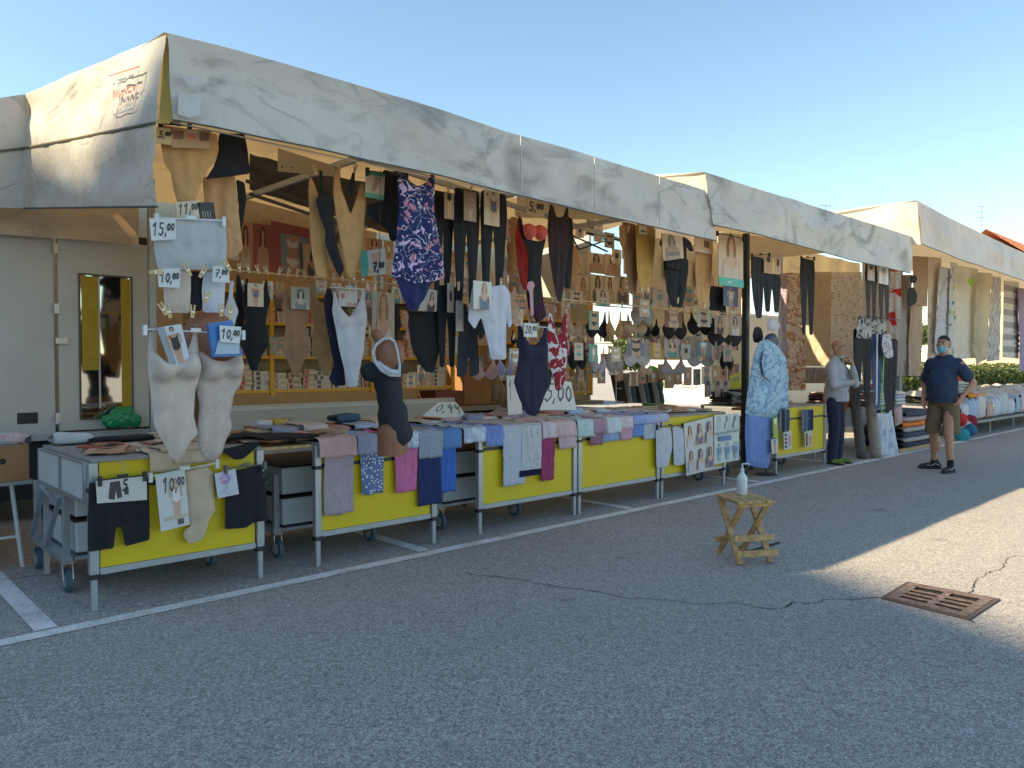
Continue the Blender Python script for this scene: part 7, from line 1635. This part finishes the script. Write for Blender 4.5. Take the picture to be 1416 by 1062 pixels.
# white column, pale boards behind bras
m = MB(); m.smooth = True; m.lathe([(.001, 0), (.07, 0), (.07, 3.0), (.001, 3.0)], (PY(1031, 450, 6.6).x, 6.6, 0), 18); tag(m.build('support_column', plain('white_post', (.70, .70, .68), .5)), 'white round column behind the dark pole', 'column')
m = MB(); p0, p1 = PY(985, 400, 7.4), PY(1027, 500, 7.4); m.box((p0.x, 7.4, .9), (p1.x+.1, 7.44, 2.6)); tag(m.build('display_board', plain('pale_board', (.78, .74, .62), .6)), 'pale display board behind the right end of the bra rails', 'board')
m = MB(); p0, p1 = PY(862, 330, 7.45), PY(990, 420, 7.45); m.box((9.75, 7.45, 1.52), (13.0, 7.49, 3.5)); tag(m.build('header_board', plain('amber_board', (.80, .72, .56), .7)), 'cream board behind the bra rails at the right of the trailer', 'board')
m = MB(); m.smooth = True; m.grid(lambda u, v: Vector((9.6+9.0*u, 7.6+.03*math.sin(u*55), 3.86-.75*v)), 120, 6); tag(m.build('back_curtain', ROOFT), 'amber back flap hanging behind the second canopy', 'curtain')
# card display stand in rows at right end of shop (jeans packs)
for i, (u, c, nm) in enumerate(((978, (.20, .20, .26), 'slate'), (992, (.40, .30, .26), 'brown'), (1003, (.34, .3, .3), 'grey'))):
    card('garment_packet', '%s upright packet on the poster table, below the lace bras' % nm, 'packet', (u-4, 526, u+4, 549), 5.7, c, shapes_figure('legs', SK, HB, BK))
card('garment_packet', 'yellow printed bag leaning by the dark pole', 'packet', [(1008, 520), (1024, 514), (1026, 536), (1010, 540)], 5.8, (.55, .48, .02), [rc(.2, .2, .8, .5, (.3, .3, .1))])
# brown cartons in the gap of the trailer
for i, (u0, u1, v0, v1) in enumerate(((603, 640, 540, 566), (642, 690, 505, 560), (664, 700, 478, 520))):
    a = PY(u0, v1, 8.1+.2*i); b = PY(u1, v0, 8.1+.2*i); m = MB(); m.box((a.x, 8.1+.2*i, .87+.0*i), (b.x, 8.5+.2*i, b.z)); tag(m.build('carton', [plain('red_brown', (.20, .07, .05), .7), CARD, CARD][i], None, .008), ['red brown carton under the black trousers', 'tall plain carton behind the pink bra', 'upper plain carton left of the white board'][i], 'box')
# mannequin arms bundle etc.
m = MB(); m.smooth = True
for i in range(3): c = PY(684+i*7, 540+i*4, 7.6); m.tube([c+Vector((0, 0, -.15)), c+Vector((.03, 0, .05)), c+Vector((.0, 0, .16))], [.05, .06, .03], 10)
tag(m.build('wood_forms', plain('dusty_wood', (.26, .19, .12), .7)), 'dusty wooden display forms left of the tall white board', 'display forms')

# ============================================================ vegetation, house, antennas
def leaf_mat(name, c):
    m, nt, bs = newmat(name); v = tex_coord(nt); n = noise_tex(nt, v, 3, 3)
    L(nt, ramp(nt, n, [(.3, tuple(x*.55 for x in c)), (.7, tuple(x*1.5 for x in c))]), bs.inputs['Base Color']); bs.inputs['Roughness'].default_value = .6
    tr = N(nt, 'ShaderNodeBsdfTranslucent'); tr.inputs[0].default_value = (c[0]*2, c[1]*2.2, c[2], 1); ms = N(nt, 'ShaderNodeMixShader'); ms.inputs[0].default_value = .25
    o = [x for x in nt.nodes if x.type == 'OUTPUT_MATERIAL'][0]; L(nt, bs.outputs[0], ms.inputs[1]); L(nt, tr.outputs[0], ms.inputs[2]); L(nt, ms.outputs[0], o.inputs[0]); return m
LF1 = leaf_mat('leaf_green', (.06, .11, .02)); LF2 = leaf_mat('leaf_olive', (.09, .12, .03)); BARK = plain('bark', (.10, .07, .05), .9, 0, .3, 12, .6)
def leaves(rng, blobs_, n, size):
    m = MB()
    for (cx, cy, cz, rx, ry, rz) in blobs_:
        for _ in range(n):
            while True:
                x, y, z = rng.uniform(-1, 1), rng.uniform(-1, 1), rng.uniform(-1, 1); r = x*x+y*y+z*z
                if r < 1 and r > .25: break
            k_ = 1+.3*fn(x*2+cx, y*2+cy, z*2); p = Vector((cx+x*rx*k_, cy+y*ry*k_, cz+z*rz*k_))
            a = Vector((rng.uniform(-1, 1), rng.uniform(-1, 1), rng.uniform(-1, 1))).normalized(); b = a.cross(Vector((rng.uniform(-1, 1), rng.uniform(-1, 1), rng.uniform(-1, 1)))).normalized(); s_ = size*rng.uniform(.6, 1.3)
            m.add([p-a*s_, p+b*s_*.45, p+a*s_, p-b*s_*.45], [(0, 1, 2, 3)])
    return m
def tree(x, y, h, r, label, seed, size=.11, n=900, mat=None):
    rng = random.Random(seed); t = thing('leafy_tree', label, 'tree', (x, y, 0))
    m = MB(); m.smooth = True; m.tube([(x, y, 0), (x+.05, y, h*.3), (x-.05, y+.05, h*.6)], [.16, .12, .07], 9)
    for i in range(5):
        a = rng.uniform(0, 6.3); m.tube([(x, y, h*(.3+.06*i)), (x+r*.6*math.cos(a), y+r*.6*math.sin(a), h*(.55+.08*i))], [.05, .02], 6)
    m.build('trunk', BARK, t); bl = []
    for i in range(11):
        a = rng.uniform(0, 6.3); q = rng.uniform(.1, .75)*r; bl.append((x+q*math.cos(a), y+q*math.sin(a), h*rng.uniform(.5, .92), r*.42, r*.42, h*.13))
    leaves(rng, bl, n, size).build('crown', mat or LF1, t)
tree(4.0, 12.4, 4.3, 1.5, 'green leafy tree showing between the left canopy flap and the hung clothes', 3)
def hedge(x0, x1, y, h, d, label, seed, mat, n):
    rng = random.Random(seed); t = thing('clipped_hedge', label, 'hedge', ((x0+x1)/2, y, 0)); bl = []
    x = x0
    while x < x1: bl.append((x, y, h*.52, .8, d*.55, h*.52)); x += .8
    leaves(rng, bl, n, .10).build('foliage', mat, t)
    m = MB(); m.box((x0, y-d*.3, .02), (x1, y+d*.3, h*.8)); m.build('branches', plain('hedge_core', (.02, .03, .01), .95), t)
hedge(30, 58, 11.5, 1.5, 1.2, 'clipped green hedge in sun beyond the curtain stall', 5, LF2, 420)
for i, (x, y, h, r, lb) in enumerate(((33, 15, 3.2, 1.8, 'low bushy tree beyond the hedge, nearest the pillar'), (44, 17, 3.8, 2.2, 'round low tree beyond the hedge, right of the first'), (60, 21, 4.4, 2.6, 'far low tree at the end of the hedge'), (26, 19, 3.0, 2.0, 'low green tree glimpsed behind the white van'), (20, 21, 2.8, 2.0, 'low green tree behind the trailer end'))): tree(x, y, h, r, lb, 20+i, .14, 420, LF2)
hs = thing('tiled_house', 'house with an orange tiled roof above the right hand canopy', 'house', (66, 16, 0))
rl, rr = PY(1366, 318, 19.6), PY(1440, 318, 19.6); rb = PY(1416, 356, 14.9)
m = MB(); m.box((rl.x+1, 15.4, 0), (rr.x+14, 24, rb.z)); m.build('wall', plain('house_wall', (.55, .45, .32), .8), hs)
TI = plain('orange_tiles', (.62, .22, .09), .8, 0, .25, 6, .5)
m = MB(); zr = rl.z; X0_, X1_ = rl.x-.6, rr.x+15; ym = 19.6
n_ = 70
def rfn(u, v):
    y = 14.9+(ym-14.9)*v; return Vector((X0_+(X1_-X0_)*u, y, rb.z+(zr-rb.z)*v*1.0+.05*math.sin(u*260)))
m.grid(rfn, 300, 8); m.grid(lambda u, v: Vector((X0_+(X1_-X0_)*(1-u), 24.3+(ym-24.3)*v, rb.z+(zr-rb.z)*v)), 4, 4); m.build('roof', TI, hs)
for i in range(4):
    m = MB(); x = X0_+4+i*5; m.box((x, 15.37, 4.5), (x+1.2, 15.42, 6.2)); m.build('window', plain('dark_pane', (.05, .06, .08), .15), hs)
def antenna(u, vt, vb, Y, label):
    a, b = PY(u, vt, Y), PY(u, vb, Y); t = thing('roof_antenna', label, 'antenna', (b.x, Y, b.z-3))
    m = MB(); m.tube([(b.x, Y, b.z-3), (a.x, Y, a.z)], .04, 6); m.build('mast', STEEL, t)
    for i in range(3):
        m = MB(); z = a.z-.15-.45*i; m.tube([(a.x-.5, Y+.2, z), (a.x+.5, Y-.2, z)], .02, 5); m.build('element', STEEL, t)
antenna(1357, 283, 322, 19.6, 'thin television antenna left of the tiled roof')
antenna(1141, 281, 300, 22, 'small faint antenna above the second canopy')
# house carrying the small antenna, low behind the canopies
# logo on the left canopy end
def logo():
    t = []
    LA = math.degrees(math.atan2((A0-E0).y, (A0-E0).x))
    def Q(u, v): return PP(u, v, PX(182, 128, 1.36), -90)
    m = MB(); nX = Vector((-1, 0, 0))
    def on(u, v, k=0): 
        p = A0.lerp(E0, 0)
        # point on the side band at pixel (u,v): intersect with plane X
        return PP(u, v, A0, LA)+nX*(.045+.0015*k)
    def LXc(u): return interp([(35, E0.x), (228, A0.x)], u)-.012
    def line(p, q, w, c, k=1):
        a, b = on(*p, k), on(*q, k); d = (b-a).normalized(); s_ = nX.cross(d)*w/2; m.add([a-s_, a+s_, b+s_, b-s_], [(0, 1, 2, 3)], 0, c)
    red, gr, bl = (.60, .22, .14), (.22, .27, .26), (.36, .36, .38)
    for p, q, c in (((162, 108), (205, 95), red), ((205, 95), (198, 152), bl), ((162, 108), (168, 135), bl), ((168, 135), (168, 162), bl), ((168, 162), (197, 152), bl)): line(p, q, .010, c)
    for p, q in (((167, 120), (171, 118)), ((175, 114), (187, 111)), ((177, 118), (181, 115)), ((190, 109), (197, 107))): line(p, q, .013, gr)
    w_ = [[(170, 141), (169, 127), (173, 137), (174, 127), (176, 138)], [(178, 137), (180, 129), (182, 136)], [(183, 136), (184, 125), (187, 134), (188, 122)], [(193, 122), (189, 124), (190, 131), (194, 129)], [(196, 121), (198, 128), (201, 118)]]
    for st in w_:
        for p, q in zip(st, st[1:]): line(p, q, .014, red, 2)
    for j in range(3):
        for i in range(6): u = 171+i*4.2; v = 146+j*4-i*.9; line((u, v), (u+2.6, v-.6), .004, (.55, .54, .54))
    m.build('logo_print', PRINT, c1)
logo()
def logo3():
    m = MB(); a0, b0 = PY(1268, 277, F3), PY(1165, 296, 7.3)
    nX = Vector((-1, 0, 0))
    def on(u, v):
        t = (1268-u)/(1268-1165); Yq = 4.15+(7.3-4.15)*t; p = PX(u, v, a0.x+(b0.x-a0.x)*t-.07); return p
    for p, q in (((1217, 314), (1248, 309)), ((1248, 309), (1249, 323)), ((1225, 316), (1242, 313)), ((1228, 319), (1243, 316)), ((1232, 321), (1243, 319))):
        a, b = on(*p), on(*q); d = (b-a).normalized(); s_ = nX.cross(d)*.012; m.add([a-s_, a+s_, b+s_, b-s_], [(0, 1, 2, 3)], 0, (.42, .36, .38))
    m.build('logo_print', PRINT, c3)
logo3()

for i, (u, v, sz, lb) in enumerate(((396, 839, .022, 'tiny white paper scrap lying on the asphalt below the left end table'), (1120, 905, .012, 'tiny pale crumb of litter on the asphalt below the drain grate'), (830, 985, .012, 'tiny pale scrap near the bottom centre of the asphalt'))):
    p = PZ(u, v, .006); m = MB(); m.add([p, p+Vector((sz, sz*.3, .004)), p+Vector((sz*.9, -sz*.5, .002)), p+Vector((sz*.1, -sz*.4, .006)), p+Vector((sz*.5, 0, .012))], [(0, 1, 4), (1, 2, 4), (2, 3, 4), (3, 0, 4)])
    tag(m.build('paper_scrap', WHITEP), lb, 'litter')
